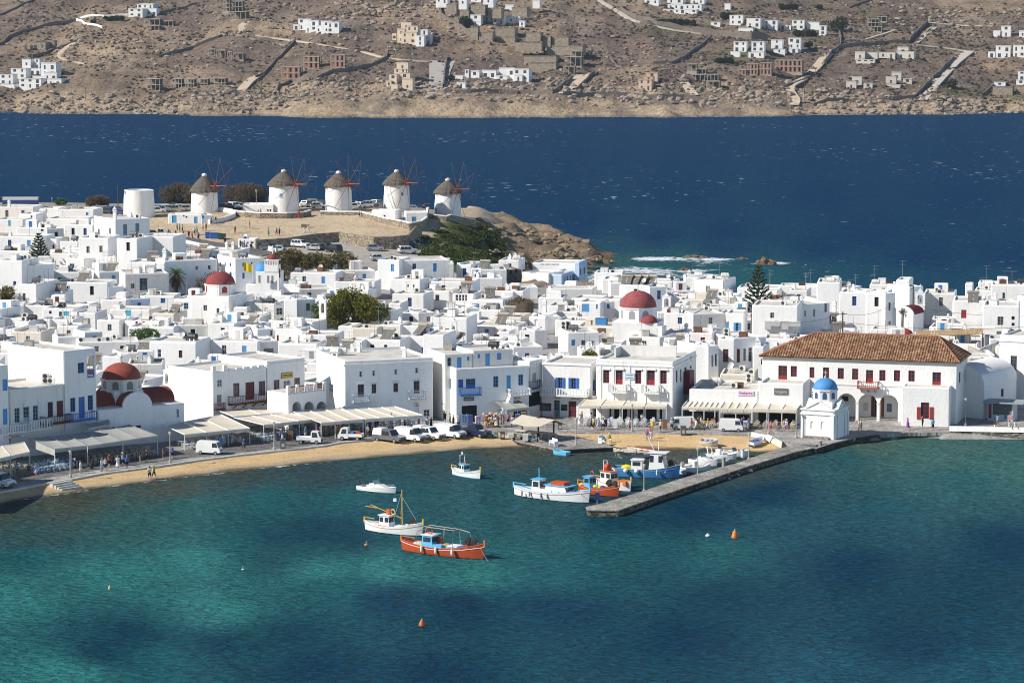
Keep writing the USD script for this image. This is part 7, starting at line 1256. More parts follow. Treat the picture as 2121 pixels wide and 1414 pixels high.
b=boat('fishing_boat','orange-red wooden fishing boat with sky blue cabin, nearest of the anchored boats',(842,1139),(992,1157),2.8,.95,.85,ORA,OWH,(.7,.7,.7),(.12,.025,.02),rail=(.4,.05,.02),posts=(.5,.16,.03),group='anchored fishing boats')
cabin(b,-2.4,-.9,1.6,.65,1.55,SKB,OWH,1);mb=MB();mb.box(-.85,.4,-.85,.85,.6,1.25);mb.box(1.0,2.6,-.8,.8,.6,1.2);b.part('locker',mb,M(SKB,.5,.4,.1));mb=MB();mb.box(1.1,2.5,-.7,.7,1.2,1.3);b.part('hatch',mb,M(OWH,.5,.4,.1))
tubes(b,'gantry',[[(-3.0,.9,.9),(-3.0,.9,2.6),(-2.2,.6,3.2),(2.0,.6,3.1),(2.0,.9,.9)],[(-3.0,-.9,.9),(-3.0,-.9,2.6),(-2.2,-.6,3.2),(2.0,-.6,3.1),(2.0,-.9,.9)],[(2.0,.6,3.1),(3.6,.4,2.9),(3.7,.4,2.4)],[(-3,.9,2.6),(-3,-.9,2.6)],[(2,.6,3.1),(2,-.6,3.1)],[(-.4,.8,1.2),(-.2,.7,3.1)]],.045,M((.42,.36,.26),.6,.3,.2));ring(b,(-1.6,-.3,2.75),.38,(.5,.07,.03))
for q in((3.4,.35,2.05),(3.7,-.3,1.95),(4.4,.35,1.9),(4.55,-.3,1.85),(3.8,.1,1.45)):reel(b,*q)
for x in(-1.9,.1,2.4):fender(b,x,-1.55,.75,.75,.17);fender(b,x,1.55,.75,.6)
mb=MB();mb.ball((-3.4,.1,.9),.75,2,(1,.9,.45));b.part('net_heap',mb,M((.55,.55,.56),.9,.1,.4,6));mb=MB();mb.ball((.7,0,1.2),.45,2,(1.1,.9,.5));b.part('net_heap',mb,M((.45,.22,.05),.9,.1,.4,6));mb=MB();mb.ball((-2.7,-.5,.95),.35,2,(1,.9,.6));b.part('net_heap',mb,M((.6,.5,.05),.9,.1,.3,6))
mb=MB();mb.box(-.9,-.4,.2,.7,1.25,1.9);b.part('crate',mb,M((.5,.08,.02),.6,.3,.1));tubes(b,'mooring_rope',[[(4.95,0,1.9),(6.2,-.5,.6),(7.4,-1,-.3)],[(4.95,.2,1.7),(5.6,.2,.6),(6.4,.2,-.3)]],.03,M((.3,.27,.2),.9,.1,0))
b=boat('fishing_boat','white wooden fishing boat with ochre posts, tall mast and a white wheelhouse',(763,1097),(868,1109),2.5,.85,.8,OWH,OWH,(.3,.2,.05),posts=YEL,rail=(.72,.7,.66),group='anchored fishing boats')
cabin(b,-1.7,-.2,1.35,.5,1.6,(.72,.74,.78),OWH,2);mb=MB();mb.box(.5,1.5,-.6,.6,.5,1.0);b.part('locker',mb,M(OWH,.5,.4,.1));p=tubes(b,'mast',[[(1.3,0,.6),(1.25,0,5.4)]],.075,M(YEL,.6,.3,.2));tubes(b,'boom',[[(1.25,0,1.9),(-3.6,.3,3.1)],[(-2.2,-.3,2.9),(-3.9,-.4,3.0)]],.05,M(YEL,.6,.3,.2));tubes(b,'stay',[[(1.25,0,4.6),(3.3,0,1.9)],[(1.25,0,5.2),(.4,.9,1.1)],[(1.25,0,5.2),(.4,-.9,1.1)],[(.95,.25,4.2),(1.6,-.25,4.2)]],.02,M((.5,.48,.44),.6,.3,0),parent=p)
mb=MB();mb.box(-.95,-.45,-.2,.25,2.25,2.85);b.part('life_raft_box',mb,M((.5,.1,.02),.6,.3,.1));ring(b,(.05,-.2,2.6),.3,(.6,.42,.12));reel(b,2.6,.3,1.75,.3);reel(b,3.0,-.2,1.75,.28);tubes(b,'bulwark_bench',[[(-2.4,-.8,.95),(.2,-1.0,.85)],[(1.6,.7,1.0),(2.9,.5,1.25)]],.06,M((.45,.07,.04),.6,.3,.1));mb=MB();mb.add([(.5,-.1,3.9),(.05,-.15,3.85),(.05,-.15,4.25),(.5,-.1,4.3)],[[0,1,2,3]]);b.part('flag',mb,M((.55,.6,.75),.8,.2,.3,9))
b=boat('fishing_boat','small white fishing boat with pale blue wheelhouse and a white gantry',(940,982),(991,991.5),1.6,.7,.55,OWH,(.35,.55,.65),(.35,.22,.08),(.1,.3,.5),posts=YEL,rail=(.3,.55,.7),group='anchored fishing boats')
cabin(b,-.9,.2,1.0,.4,1.25,OWH,SKB,2);tubes(b,'gantry',[[(-.8,.4,1.7),(-.8,.4,2.9),(-.8,-.4,2.9),(-.8,-.4,1.7)]],.05,WPAINT);ring(b,(-.3,0,1.85),.22,(.45,.1,.04));mb=MB();mb.box(-.95,-.65,-.04,.04,2.95,3.3);b.part('pennant',mb,M((.5,.55,.75),.8,.2,0))
def outboard(t,x,y=0,z=.55,c=(.03,.035,.045),s_=1):mb=MB();mb.mf(m3.Manifold.hull_points(np.array([(x+a*s_,y+b_*s_,z+d*s_)for a,b_,d in((-.35,-.2,.5),(.2,-.2,.55),(.2,.2,.55),(-.35,.2,.5),(-.3,-.14,.95),(.05,-.14,1.0),(.05,.14,1.0),(-.3,.14,.95))])));p=t.part('outboard_motor',mb,M(c,.3,.5,0));mb=MB();mb.box(x-.18*s_,x+.02,y-.08,y+.08,z-.9,z+.52*s_);t.part('motor_leg',mb,M((.1,.1,.11),.4,.5,0),parent=p)
def motorboat(label,st,bw,B,fb,screen=True,cuddy=False,oc=(.03,.035,.045),hull=(.76,.76,.74),two=False,console=False,arch=False,group='motor boats moored along the pier',rise=.3):
 B,fb=B*.86,fb*.72;t=boat('motor_boat',label,st,bw,B,fb,rise,hull,(.66,.65,.62),bottom=(.5,.5,.48),transom=True,over=1.16,group=group);L=t.L
 if cuddy:mb=MB();mb.mf(m3.Manifold.hull_points(np.array([(x,s_*y,z)for s_ in(1,-1)for x,y,z in((-.18*L,B*.4,fb),(.3*L,B*.2,fb+.15),(-.15*L,B*.33,fb+.55),(.1*L,B*.28,fb+.5))])));t.part('cuddy',mb,M((.76,.76,.74),.4,.4,.04))
 if screen:
  z=fb+(.5 if cuddy else.1);mb=MB();V=[(.0*L,B*.36,z),(.1*L,0,z),(.0*L,-B*.36,z),(-.05*L,B*.32,z+.5),(.03*L,0,z+.5),(-.05*L,-B*.32,z+.5)];mb.add(V,[[0,1,4,3],[1,2,5,4]]);w_=t.part('windscreen',mb,M((.16,.24,.25),.1,.6,0));tubes(t,'screen_frame',[[V[3],V[4],V[5]],[V[0],V[3]],[V[2],V[5]]],.025,STEEL,parent=w_)
 if console:mb=MB();mb.box(-.12*L,.02*L,-.35,.35,fb-.4,fb+.75);t.part('console',mb,M((.72,.72,.7),.4,.4,.05))
 if arch:tubes(t,'radar_arch',[[(-.3*L,B*.42,fb),(-.36*L,B*.3,fb+1.1),(-.36*L,-B*.3,fb+1.1),(-.3*L,-B*.42,fb)]],.09,WPAINT)
 for k in range(2):mb=MB();mb.box(-.33*L+k*.17*L,-.24*L+k*.17*L,-B*.3,B*.3,fb-.4,fb-.05);t.part('seat',mb,M((.5,.48,.45),.7,.3,.1))
 if oc:outboard(t,-L/2-.05,.25 if two else 0,fb-.25,oc);two and outboard(t,-L/2-.05,-.3,fb-.25,oc)
 tubes(t,'bow_rail',[[(.2*L,B*.33,fb+.3),(.4*L,B*.12,fb+.55),(.49*L,0,fb+.6),(.4*L,-B*.12,fb+.55),(.2*L,-B*.33,fb+.3)]],.02,STEEL);return t
t=motorboat('white motor boat with a black outboard, at anchor alone left of the other boats',(749.5,1014),(814,1021),2.2,.75,cuddy=True,group=None)
b=boat('fishing_boat','large white caique with pale blue rails and an orange raft box on its cabin roof',(1074,1025),(1211,1040.5),3.0,.95,.75,OWH,(.3,.5,.6),(.35,.06,.06),rail=(.16,.48,.68),posts=SKB,group='fishing boats at the pier head')
cabin(b,-2.6,-1.3,1.5,.5,1.9,OWH,SKB,1);mb=MB();mb.box(-1.3,-.4,-.8,.8,.5,1.3);b.part('locker',mb,M(OWH,.5,.4,.06));cabin(b,-.4,3.2,2.0,.55,1.35,OWH,SKB,0,.5,True,'deckhouse')
for s_ in(-1,1):
 for x in(.7,1.8):mb=MB();mb.lathe([(0,.02),(.13,.02),(.15,0)],10);mb.xf(Rx(math.pi/2*s_*-1),(x,-s_*-.97,1.15));b.part('porthole',mb,M((.2,.4,.5),.3,.5,0))
mb=MB();mb.box(.4,2.5,-.75,.75,2.0,2.4);b.part('raft_box',mb,M((.46,.07,.015),.6,.3,.15));tubes(b,'mast',[[(-1.9,0,2.4),(-1.95,0,3.9)]],.07,M(SKB,.5,.4,.1))
for x in(-3.6,-2.4,-.6,.4):fender(b,x,-1.5,.6,.7,.13,c=(.25,.24,.2))
tubes(b,'mooring_rope',[[(4.2,0,1.6),(5.6,-1.2,.9),(6.4,-2.4,1.1)]],.03,M((.5,.4,.25),.9,.1,0))
b=boat('fishing_boat','orange-red fishing boat with blue cabin moored behind the large white caique',(1203,1018),(1276,1028.5),2.3,.9,.7,ORA,OWH,(.6,.3,.2),(.12,.025,.02),posts=(.5,.2,.03),group='fishing boats at the pier head');cabin(b,-2.0,-.9,1.4,.6,1.6,SKB,SKB,1);ring(b,(-1.1,0,2.6),.3,(.4,.08,.05))
for q in((1.6,.3,1.8),(2.0,-.3,1.75),(2.7,.2,1.7),(3.0,-.25,1.75),(2.1,0,1.3)):reel(b,*q)
for x,c in((-2.6,(.6,.5,.05)),(-.2,(.6,.5,.05)),(.6,(.55,.45,.05)),(1.0,(.05,.08,.25))):mb=MB();mb.ball((x,-.3,1.05),.4,2,(1,.9,.6));b.part('net_heap',mb,M(c,.9,.1,.3,6))
b=boat('fishing_boat','white fishing boat with orange wheelhouse roof, behind the others at the pier head',(1236,1007),(1301.5,1017.5),2.1,.85,.7,(.72,.73,.75),(.55,.2,.05),posts=YEL,rail=(.5,.18,.03),group='fishing boats at the pier head');cabin(b,-1.6,.4,1.5,.6,1.7,OWH,(.5,.12,.03),2);mb=MB();mb.box(1.4,3.0,-.6,.6,.8,1.4);b.part('locker',mb,M((.52,.14,.02),.6,.3,.1));tubes(b,'gantry',[[(-1.3,.4,2.3),(-1.3,.3,3.7),(-1.3,-.3,3.7),(-1.3,-.4,2.3)],[(-1.3,.3,3.3),(.2,.3,2.4)]],.06,WPAINT);mb=MB();mb.lathe([(0,0),(.45,0),(.5,.3),(.45,.6),(0,.6)],14);mb.xf(Ry(math.pi/2),(-1.2,0,2.85));b.part('raft_drum',mb,M((.45,.06,.02),.6,.3,.1))
b=boat('trawler','bright blue hulled trawler with white wheelhouse and raked windscreen',(1277.5,984.5),(1398.5,990),3.0,1.15,.7,(.05,.2,.44),(.45,.4,.32),(.08,.3,.6),(.2,.04,.03),transom=True,rail=(.4,.36,.3));L=b.L
cabin(b,.6,3.0,2.1,.9,2.5,OWH,OWH,2,.7);cabin(b,-1.9,-.4,1.5,.8,1.5,OWH,OWH,1,0,False,'engine_house');tubes(b,'mast',[[(1.2,0,3.5),(.2,0,5.6)],[(1.6,.5,3.5),(1.6,.5,4.9)]],.06,WPAINT);reel(b,.2,-.4,1.9,.45);reel(b,3.4,.2,2.0,.4);mb=MB();mb.ball((-2.7,0,1.2),.65,2,(1.1,.9,.6));b.part('net_heap',mb,M((.62,.52,.04),.9,.1,.3,6))
for x in(-2.4,-.9):mb=MB();mb.ball((x,-1.65,1.0),.32);b.part('fender',mb,M((.7,.7,.68),.5,.4,0),smooth=True)
fender(b,1.9,-1.6,.9,.8,.12);mb=MB();mb.box(-L/2-.9,-L/2,-.5,.5,.25,.5);b.part('swim_platform',mb,WPAINT)
motorboat('open white motor boat with grey hull sides beside the blue trawler bow',(1419.5,976.5),(1466,974),2.1,.85,screen=False,console=True,oc=(.5,.5,.5),hull=(.68,.69,.68));motorboat('small boat with blue-white bow tucked behind the blue trawler',(1392,974),(1418,982),1.7,.8,screen=False,oc=(.55,.55,.55),hull=(.6,.66,.72));motorboat('white cuddy motor boat with green tinted screen beside the middle pier lamp',(1434.5,960),(1481,965),2.1,.9,cuddy=True)
motorboat('white motor boat with a tall radar arch and two outboards',(1463,947.5),(1520,951.5),2.3,.85,cuddy=False,screen=False,console=True,arch=True,two=True);motorboat('long white motor boat with a dark framed windscreen, last along the pier',(1497,942.5),(1546,945.5),2.3,.9);motorboat('low grey inflatable with a white outboard close to the pier edge',(1476,962),(1509,959.5),1.6,.5,screen=False,oc=(.2,.2,.2),hull=(.4,.42,.42));motorboat('small white dinghy wedged between the moored motor boats',(1404,968),(1436,970),1.5,.55,screen=False,oc=(.04,.04,.05))
def rowboat(label,st,bw,B,fb,hull,inner,loc=None,tilt=0,roll=0,rail=None):
 t=boat('rowing_boat',label,st,bw,B,fb,.25,hull,inner,rail=rail or hull,transom=True,over=1.1,loc=loc,depth=.3,bottom=hull,keel=.24);L=t.L
 for x in(-.25,.0,.25):mb=MB();mb.box(x*L-.12,x*L+.12,-B*.42,B*.42,fb-.12,fb-.07);t.part('thwart',mb,M(tuple(np.array(inner)*.9),.7,.3,.2))
 if roll or tilt:UsdGeom.Xformable(t.prim).AddRotateXOp().Set(roll);UsdGeom.Xformable(t.prim).AddRotateYOp().Set(tilt)
 return t
rowboat('sky blue rowing boat floating off the market platform',(1175.5,943.5),(1148,940),1.3,.5,(.14,.46,.64),(.25,.55,.7));rowboat('white rowing boat with a red interior behind the floating canvas',(1346,940),(1303,934.5),1.4,.5,OWH,(.45,.14,.09),rail=(.4,.08,.05))
q=on(1470,922);rowboat('grey-white rowing boat lying tilted on the sand alone',(1455,921),(1486,924),1.5,.5,(.6,.58,.53),(.42,.4,.37),(q[0],q[1],q[2]+.3),0,16)
q=on(1566,922);rowboat('small white boat with a bright blue interior on the sand by the pier root',(1555,924),(1576,917),1.2,.5,OWH,(.05,.2,.55),(q[0],q[1],q[2]+.25),0,10);q=on(1578,913);rowboat('cream boat on the sand with an outboard beside it',(1558,907),(1590,915),1.4,.42,(.68,.66,.6),(.55,.53,.48),(q[0],q[1],q[2]+.35),0,-28);q=on(1606,916);rowboat('upturned cream boat on the stone slip',(1588,908),(1612,922),1.4,.4,(.6,.56,.45),(.5,.48,.42),(q[0],q[1],q[2]+.42),0,172)
t=boat('canopied_boat','low wooden boat under a spread of pale canvas near the red rowing boat',(1282,947),(1342,947),1.8,.35,.25,(.5,.45,.38),(.4,.35,.3),transom=True);mb=MB()
for i in range(8):
 for j in range(3):mb.box(-t.L*.62+i*t.L*.1,-t.L*.62+(i+1)*t.L*.1,-1.5+j,-.5+j,1.0+.1*math.sin(i*1.3+j),1.04+.1*math.sin(i*1.3+j))
t.part('canvas',mb,CANVAS);tubes(t,'canvas_pole',[[(-t.L*.55,s_,.2),(-t.L*.55,s_,1.0)]for s_ in(-.8,.8)]+[[(t.L*.1,s_,.2),(t.L*.1,s_,1.0)]for s_ in(-.8,.8)]+[[(-t.L*.6,s_,.9),(t.L*.5,s_,.75)]for s_ in(-.9,.2,.9)],.04,M(WOOD,.8,.2,.2))
def buoy(label,px,py,r,h,c,kind='cone'):
 q=P(px,py,0);t=Thing('buoy',label,'buoy',q);mb=MB();mb.lathe([(0,-.2),(r*.9,-.15),(r,.1),(r*.9,h*.3),(r*.55,h*.9),(r*.4,h),(0,h)]if kind=='cone' else[(r*math.sin(a),-r*.2-r*math.cos(a)*.9)for a in np.linspace(0,math.pi,8)],16);t.part('float',mb,M(c,.5,.4,.15,3),smooth=40);mb=MB();mb.tube([(0,0,h*.9),(0,0,h*1.25)],.05,6);t.part('eye',mb,M((.5,.48,.42),.6,.4,.1))
buoy('large orange cone buoy with a pale top, right of the boats',1522,1113,.44,.85,(.55,.17,.02));buoy('red-orange cone buoy alone in the foreground',874,1295,.35,.6,(.45,.1,.03));buoy('small brown-orange float near the white fishing boat',759,1128,.3,.35,(.4,.18,.04),0);buoy('white float left of the large orange buoy',1466,1109,.32,.3,(.72,.72,.7),0);buoy('tiny white float in the turquoise shallows',503,1179,.17,.3,(.7,.68,.6),0);buoy('tiny yellow float nearest the left edge of the bay',227,1219,.17,.35,(.6,.45,.08));buoy('big white round fender hanging from the outer side of the pier',1552,975,.5,.9,(.72,.73,.74),0);buoy('white cylinder fender on the pier side, left of two',1510,991,.22,.6,(.7,.7,.7),0);buoy('white cylinder fender on the pier side, right of two',1530,984,.22,.6,(.7,.7,.7),0)
# ========= vehicles
def car(kind,label,px,py,rz,c,fn=on,group=None,extra=None,name=None,cat=None):
 q=fn(px,py)if not isinstance(px,np.ndarray)else px;D={'van':(4.8,1.9,1.95),'mini':(3.5,1.5,1.85),'pickup':(4.9,1.8,1.75),'truck':(3.6,1.5,1.8),'hatch':(3.7,1.65,1.48),'suv':(4.2,1.75,1.68)}[kind];L,W,H=D
 t=Thing(name or{'van':'van','mini':'van','pickup':'pickup_truck','truck':'flatbed_truck','hatch':'parked_car','suv':'parked_car'}[kind],label,cat or{'van':'van','mini':'van','pickup':'pickup','truck':'truck','hatch':'car','suv':'car'}[kind],q+[0,0,.01],rz,group)
 pr={'van':[(-.5,.3),(.5,.3),(.5,.62),(.46,.9),(.33,1.05),(.2,H-.06),(-.46,H),(-.5,1.6)],'mini':[(-.5,.3),(.5,.3),(.5,.75),(.45,.95),(.36,H-.1),(.28,H),(-.45,H),(-.5,1.3)],'pickup':[(-.5,.35),(.5,.35),(.5,.85),(.24,.98),(.13,H-.03),(-.12,H),(-.17,1.0),(-.5,1.0)],'truck':[(.08,.3),(.5,.3),(.5,.85),(.45,1.0),(.37,H-.05),(.3,H),(.1,H),(.08,1.0)],'hatch':[(-.5,.28),(.5,.28),(.5,.62),(.47,.75),(.25,.88),(.08,H-.06),(-.3,H),(-.46,1.0),(-.5,.8)],'suv':[(-.5,.34),(.5,.34),(.5,.8),(.46,.92),(.25,1.02),(.1,H-.05),(-.42,H),(-.5,1.05)]}[kind]
 mid_=0.55*H;V=[]
 m_=trimesh.creation.extrude_polygon(Polygon([(x*L,z)for x,z in pr]),W,engine='earcut');v=m_.vertices;v=np.stack([v[:,0],v[:,2]-W/2,v[:,1]],1);k=np.clip((v[:,2]-mid_)/(H-mid_),0,1);v[:,1]*=1-.14*k;mb=MB();mb.add(v,m_.faces[:,::-1]);paint=M(c,.3,.5,.03);body=t.part('body',mb,paint,smooth=25)
 if kind=='truck':mb=MB();mb.box(-.5*L,.06*L,-W/2,W/2,.55,.65);mb.box(-.5*L,.06*L,-W/2,-W/2+.05,.65,1.0);mb.box(-.5*L,.06*L,W/2-.05,W/2,.65,1.0);mb.box(-.5*L,-.5*L+.05,-W/2,W/2,.65,1.0);t.part('bed',mb,paint)
 if kind=='pickup' and extra=='canopy':mb=MB();mb.mf(m3.Manifold.hull_points(np.array([(x,y,z)for x,yy,z in((-.5*L,.5,.98),(-.16*L,.5,.98),(-.47*L,.43,H+.1),(-.16*L,.43,H+.15))for y in(-W*yy,W*yy)])));t.part('canopy',mb,M((.72,.72,.7),.4,.4,.04))
 gl=GLASS((.03,.035,.04));zb,zt_=(1.05,H-.2)if kind in('van','mini')else(.98,H-.14)if kind!='hatch' else(.88,H-.12)
 cab={'van':[(.12,.3)],'mini':[(.18,.38)],'pickup':[(-.13,.0),(.01,.12)],'truck':[(.14,.34)],'hatch':[(-.4,-.18),(-.16,.1)],'suv':[(-.44,-.26),(-.24,-.06),(-.04,.11)]}[kind]
 for s_ in(-1,1):
  for a,b in cab:y=W/2*(1-.14*np.clip(((zb+zt_)/2-mid_)/(H-mid_),0,1));mb=MB();mb.add([(a*L,s_*(W/2*(1-.14*max(0,(zb-mid_)/(H-mid_)))+.012),zb),(b*L+.12,s_*(W/2*(1-.14*max(0,(zb-mid_)/(H-mid_)))+.012),zb),(b*L-.08,s_*(W/2*(1-.14*(zt_-mid_)/(H-mid_))+.012),zt_),(a*L,s_*(W/2*(1-.14*(zt_-mid_)/(H-mid_))+.012),zt_)],[[0,1,2,3]]);t.part('window',mb,gl,parent=body)
 i={'van':(4,5),'mini':(3,4),'pickup':(3,4),'truck':(3,4),'hatch':(4,5),'suv':(4,5)}[kind];(xa,za),(xb,zb_)=pr[i[0]],pr[i[1]];mb=MB();y0,y1=W*.44,W*.4;e=np.array([zb_-za,0,-(xb-xa)*L]);e=e/np.linalg.norm(e)*.015
 pa,pb=np.array([xa*L+(xb-xa)*L*.08,0,za+(zb_-za)*.08])+e,np.array([xa*L+(xb-xa)*L*.92,0,za+(zb_-za)*.92])+e;mb.add([pa+[0,-y0,0],pa+[0,y0,0],pb+[0,y1,0],pb+[0,-y1,0]],[[0,1,2,3]]);t.part('windscreen',mb,gl,parent=body)
 if kind in('hatch','suv','mini'):mb=MB();x=-.5*L-.01;mb.add([(x+.02,-W*.38,1.0),(x+.02,W*.38,1.0),(x+.16,W*.35,H-.16),(x+.16,-W*.35,H-.16)],[[0,3,2,1]]);t.part('rear_window',mb,gl,parent=body)
 r=.3 if kind!='mini' else.27
 for x in(-.31,.32):
  for s_ in(-1,1):mb=MB();mb.lathe([(0,-.1),(r*.6,-.1),(r,-.09),(r,.09),(r*.6,.1),(0,.1)],16);mb.xf(Rx(math.pi/2),(x*L,s_*(W/2-.08),r));w_=t.part('wheel',mb,RUBBER);mb=MB();mb.lathe([(0,.015),(r*.58,.01),(r*.6,0)],12);mb.xf(Rx(-s_*math.pi/2),(x*L,s_*(W/2+.022),r));t.part('hub',mb,STEEL,parent=w_)
 for s_ in(-1,1):mb=MB();mb.box(.5*L-.02,.5*L+.015,s_*W*.28,s_*W*.46,.62,.78);t.part('headlight',mb,M((.6,.62,.65),.2,.6,0));mb=MB();mb.box(-.5*L-.015,-.5*L+.02,s_*W*.38,s_*W*.47,.7,.95);t.part('tail_light',mb,M((.3,.02,.02),.3,.5,0))
 [t.part('bumper',MB().box(s_*.5*L-.05,s_*.5*L+.05,-W*.47,W*.47,.31,.52),M((.06,.06,.065),.6,.3,0)if kind!='mini' else paint)for s_ in(-1,1)];mb=MB();mb.box(.5*L+.01,.5*L+.03,-W*.3,W*.3,.56,.7);t.part('grille',mb,BLACK)
 return t
WH,SIL,DK=(.74,.74,.73),(.34,.35,.36),(.03,.033,.04);VG='vehicles parked on the quay';a_=-.62
car('pickup','grey pickup with white canopy and a red flash along its side, parked on the sand',806,914,a_,(.12,.125,.145),group=VG,extra='canopy');car('van','white van parked on the sand between the grey pickup and a white pickup',850,912,a_,WH,group=VG);car('pickup','white pickup with a white canopy parked on the sand left of the open sided van',888,908,a_,WH,group=VG,extra='canopy');car('van','white van with its side door open, parked on the sand beside the dark blue pickup',932,905,a_,WH,group=VG);car('pickup','dark blue open pickup at the right end of the parked row',983,903,a_,(.012,.018,.06),group=VG)
car('truck','small empty white flatbed truck on the promenade by the tall grey bin',641,918,-.12,WH,group=VG);t=car('truck','small white flatbed truck loaded with red and blue crates',727,911,math.pi-.2,WH,group=VG)
for k,(x,y,z,c)in enumerate([(-1.2,-.3,.66,(.1,.2,.5)),(-.7,.2,.66,(.1,.2,.5)),(-.2,-.3,.66,(.45,.05,.05)),(-1.2,.3,1.0,(.5,.06,.05)),(-.6,-.2,1.0,(.1,.3,.12)),(-.2,.25,1.0,(.1,.22,.5))]):
 mb=MB();p=t.w((x,y,z));R=Rz(t.rz);mb.box(-.26,.26,-.2,.2,0,.33,R,p);single('crate','~plastic crate stacked on the bed of the loaded flatbed truck','crate',mb,M(c,.6,.3,.05),group='crates on the flatbed truck')
car('mini','small white delivery van parked alone on the shaded promenade',434,940,-.25,WH,group=VG);car('van','white van nosing in at the far left edge of the quay',-6,1008,-.45,WH,group=VG);car('mini','white minivan with a roof fan and coloured logo parked before the cafes',1514,893,-.1,WH,group=VG);car('mini','white minivan half hidden behind a tall grey bin',1414,889,math.pi+.1,WH,group=VG);car('van','pale van parked behind the market stall canopy',1056,864,-.1,(.6,.62,.64),group=VG)
HG='cars parked near the windmills'
for x,y,r_,c,k in[(318,490,.1,DK,'hatch'),(333,489,.1,WH,'pickup'),(556,518,-.5,(.08,.09,.1),'hatch'),(623,512,-.55,(.62,.63,.63),'suv'),(652,518,2.6,SIL,'hatch'),(671,517,2.5,DK,'hatch'),(690,522,2.4,(.012,.012,.014),'suv'),(777,519,.1,(.33,.34,.36),'hatch'),(853,512,-.2,(.03,.035,.05),'hatch'),(845,525,.3,WH,'suv'),(582,522,-.2,(.5,.55,.6),'hatch'),(785,540,.2,(.6,.6,.62),'hatch')]:car(k,'~'+{WH:'white',SIL:'silver',DK:'black',(.08,.09,.1):'dark grey',(.62,.63,.63):'pearl white',(.012,.012,.014):'glossy black',(.33,.34,.36):'silver-grey',(.03,.035,.05):'dark blue',(.5,.55,.6):'pale blue',(.6,.6,.62):'light grey'}[c]+(' pickup' if k=='pickup' else ' car')+' parked on the hill car park',x,y,r_,c,on_hill,HG)
rnd=np.random.RandomState(9);CC=[('white',WH),('white',WH),('white',WH),('silver',SIL),('silver',SIL),('dark grey',(.08,.085,.09)),('black',DK),('red',(.3,.03,.03)),('blue',(.04,.08,.22)),('beige',(.4,.36,.28))]
for x,y,ci in[(188,443,0),(202,444,3),(214,446,5),(240,446,8),(246,451,8),(322,446,0),(332,444,3),(338,440,0),(349,438,5),(362,440,9),(372,439,0),(384,440,3),(458,438,6),(470,438,7),(482,437,0),(494,437,3),(624,434,0),(636,431,4),(648,430,9),(657,434,0),(664,430,5),(733,434,0),(744,432,0),(756,431,3),(766,431,5),(780,430,4),(856,431,3),(866,430,5),(876,431,6),(887,432,7)]:
 q=on_hill(x,y,13);q=q+[0,rnd.uniform(3,7),0];q[2]=ground(q[0],q[1]);nm,c=CC[ci];car(['hatch','suv','hatch'][rnd.randint(3)],f'~{nm} car in the row parked behind the windmills',q,0,rnd.choice([0.1,math.pi,1.2,-.9])+rnd.uniform(-.2,.2),c,group='cars parked behind the windmills')
t=Thing('parked_bus','long blue and white bus at the far left edge of the hill','bus',on_hill(35,432,13)+[0,6,0],.03);mb=MB();mb.box(-4.2,4.2,-1.2,1.2,.4,1.7);t.part('body',mb,M((.03,.06,.2),.4,.4,.05));mb=MB();mb.box(-4.2,4.2,-1.22,1.22,1.7,2.3);t.part('roof',mb,M((.6,.6,.6),.4,.4,.05));[t.part('wheel',MB().tube([(x,-1.25,.45),(x,-1.0,.45)],.45,14),RUBBER)for x in(-3.5,2.8)]
def scooter(label,px,py,rz,c,box=None):
 t=Thing('scooter',label,'scooter',on(px,py),rz);mb=MB();mb.mf(m3.Manifold.hull_points(np.array([(x,y,z)for x,z in((-.75,.35),(-.75,.7),(-.15,.75),(-.1,.3))for y in(-.15,.15)])));mb.mf(m3.Manifold.hull_points(np.array([(x,y,z)for x,z in((.35,.3),(.5,.4),(.42,.95),(.3,.95))for y in(-.2,.2)])));mb.box(-.1,.4,-.14,.14,.26,.34);t.part('body',mb,M(c,.35,.5,.05));mb=MB();mb.box(-.75,-.1,-.13,.13,.75,.84);t.part('seat',mb,BLACK)
 for x in(-.55,.6):mb=MB();mb.lathe([(0,-.05),(.22,-.05),(.24,0),(.22,.05),(0,.05)],14);mb.xf(Rx(math.pi/2),(x,0,.24));t.part('wheel',mb,RUBBER)
 mb=MB();mb.tube([(.33,-.3,1.02),(.36,0,1.0),(.33,.3,1.02)],.025,5);mb.tube([(.36,0,.9),(.36,0,1.0)],.03,5);t.part('handlebar',mb,BLACK)
 if box:mb=MB();mb.box(*box);t.part('cargo_box',mb,M((.66,.65,.6),.5,.4,.05))
scooter('sky blue three wheeler scooter with a white box beside the dark blue pickup',1013,905,0,(.1,.35,.6),(-1.5,-.7,-.5,.5,.3,1.1));scooter('teal scooter parked left of a dark bin',1033,908,-.4,(.05,.2,.22));scooter('grey scooter with a cargo tray under the market counters',1072,910,.1,(.3,.29,.27),(-1.4,-.6,-.45,.45,.35,.9));scooter('turquoise scooter with a cream box at the market counters',1104,915,0,(.06,.38,.5),(-1.5,-.7,-.5,.5,.3,1.15));scooter('teal scooter with a white box before the cafes',1560,888,.1,(.04,.17,.2),(-1.6,-.8,-.5,.5,.3,1.2));scooter('black and white scooter ridden past the shaded cafe',182,971,-.3,(.06,.06,.07))
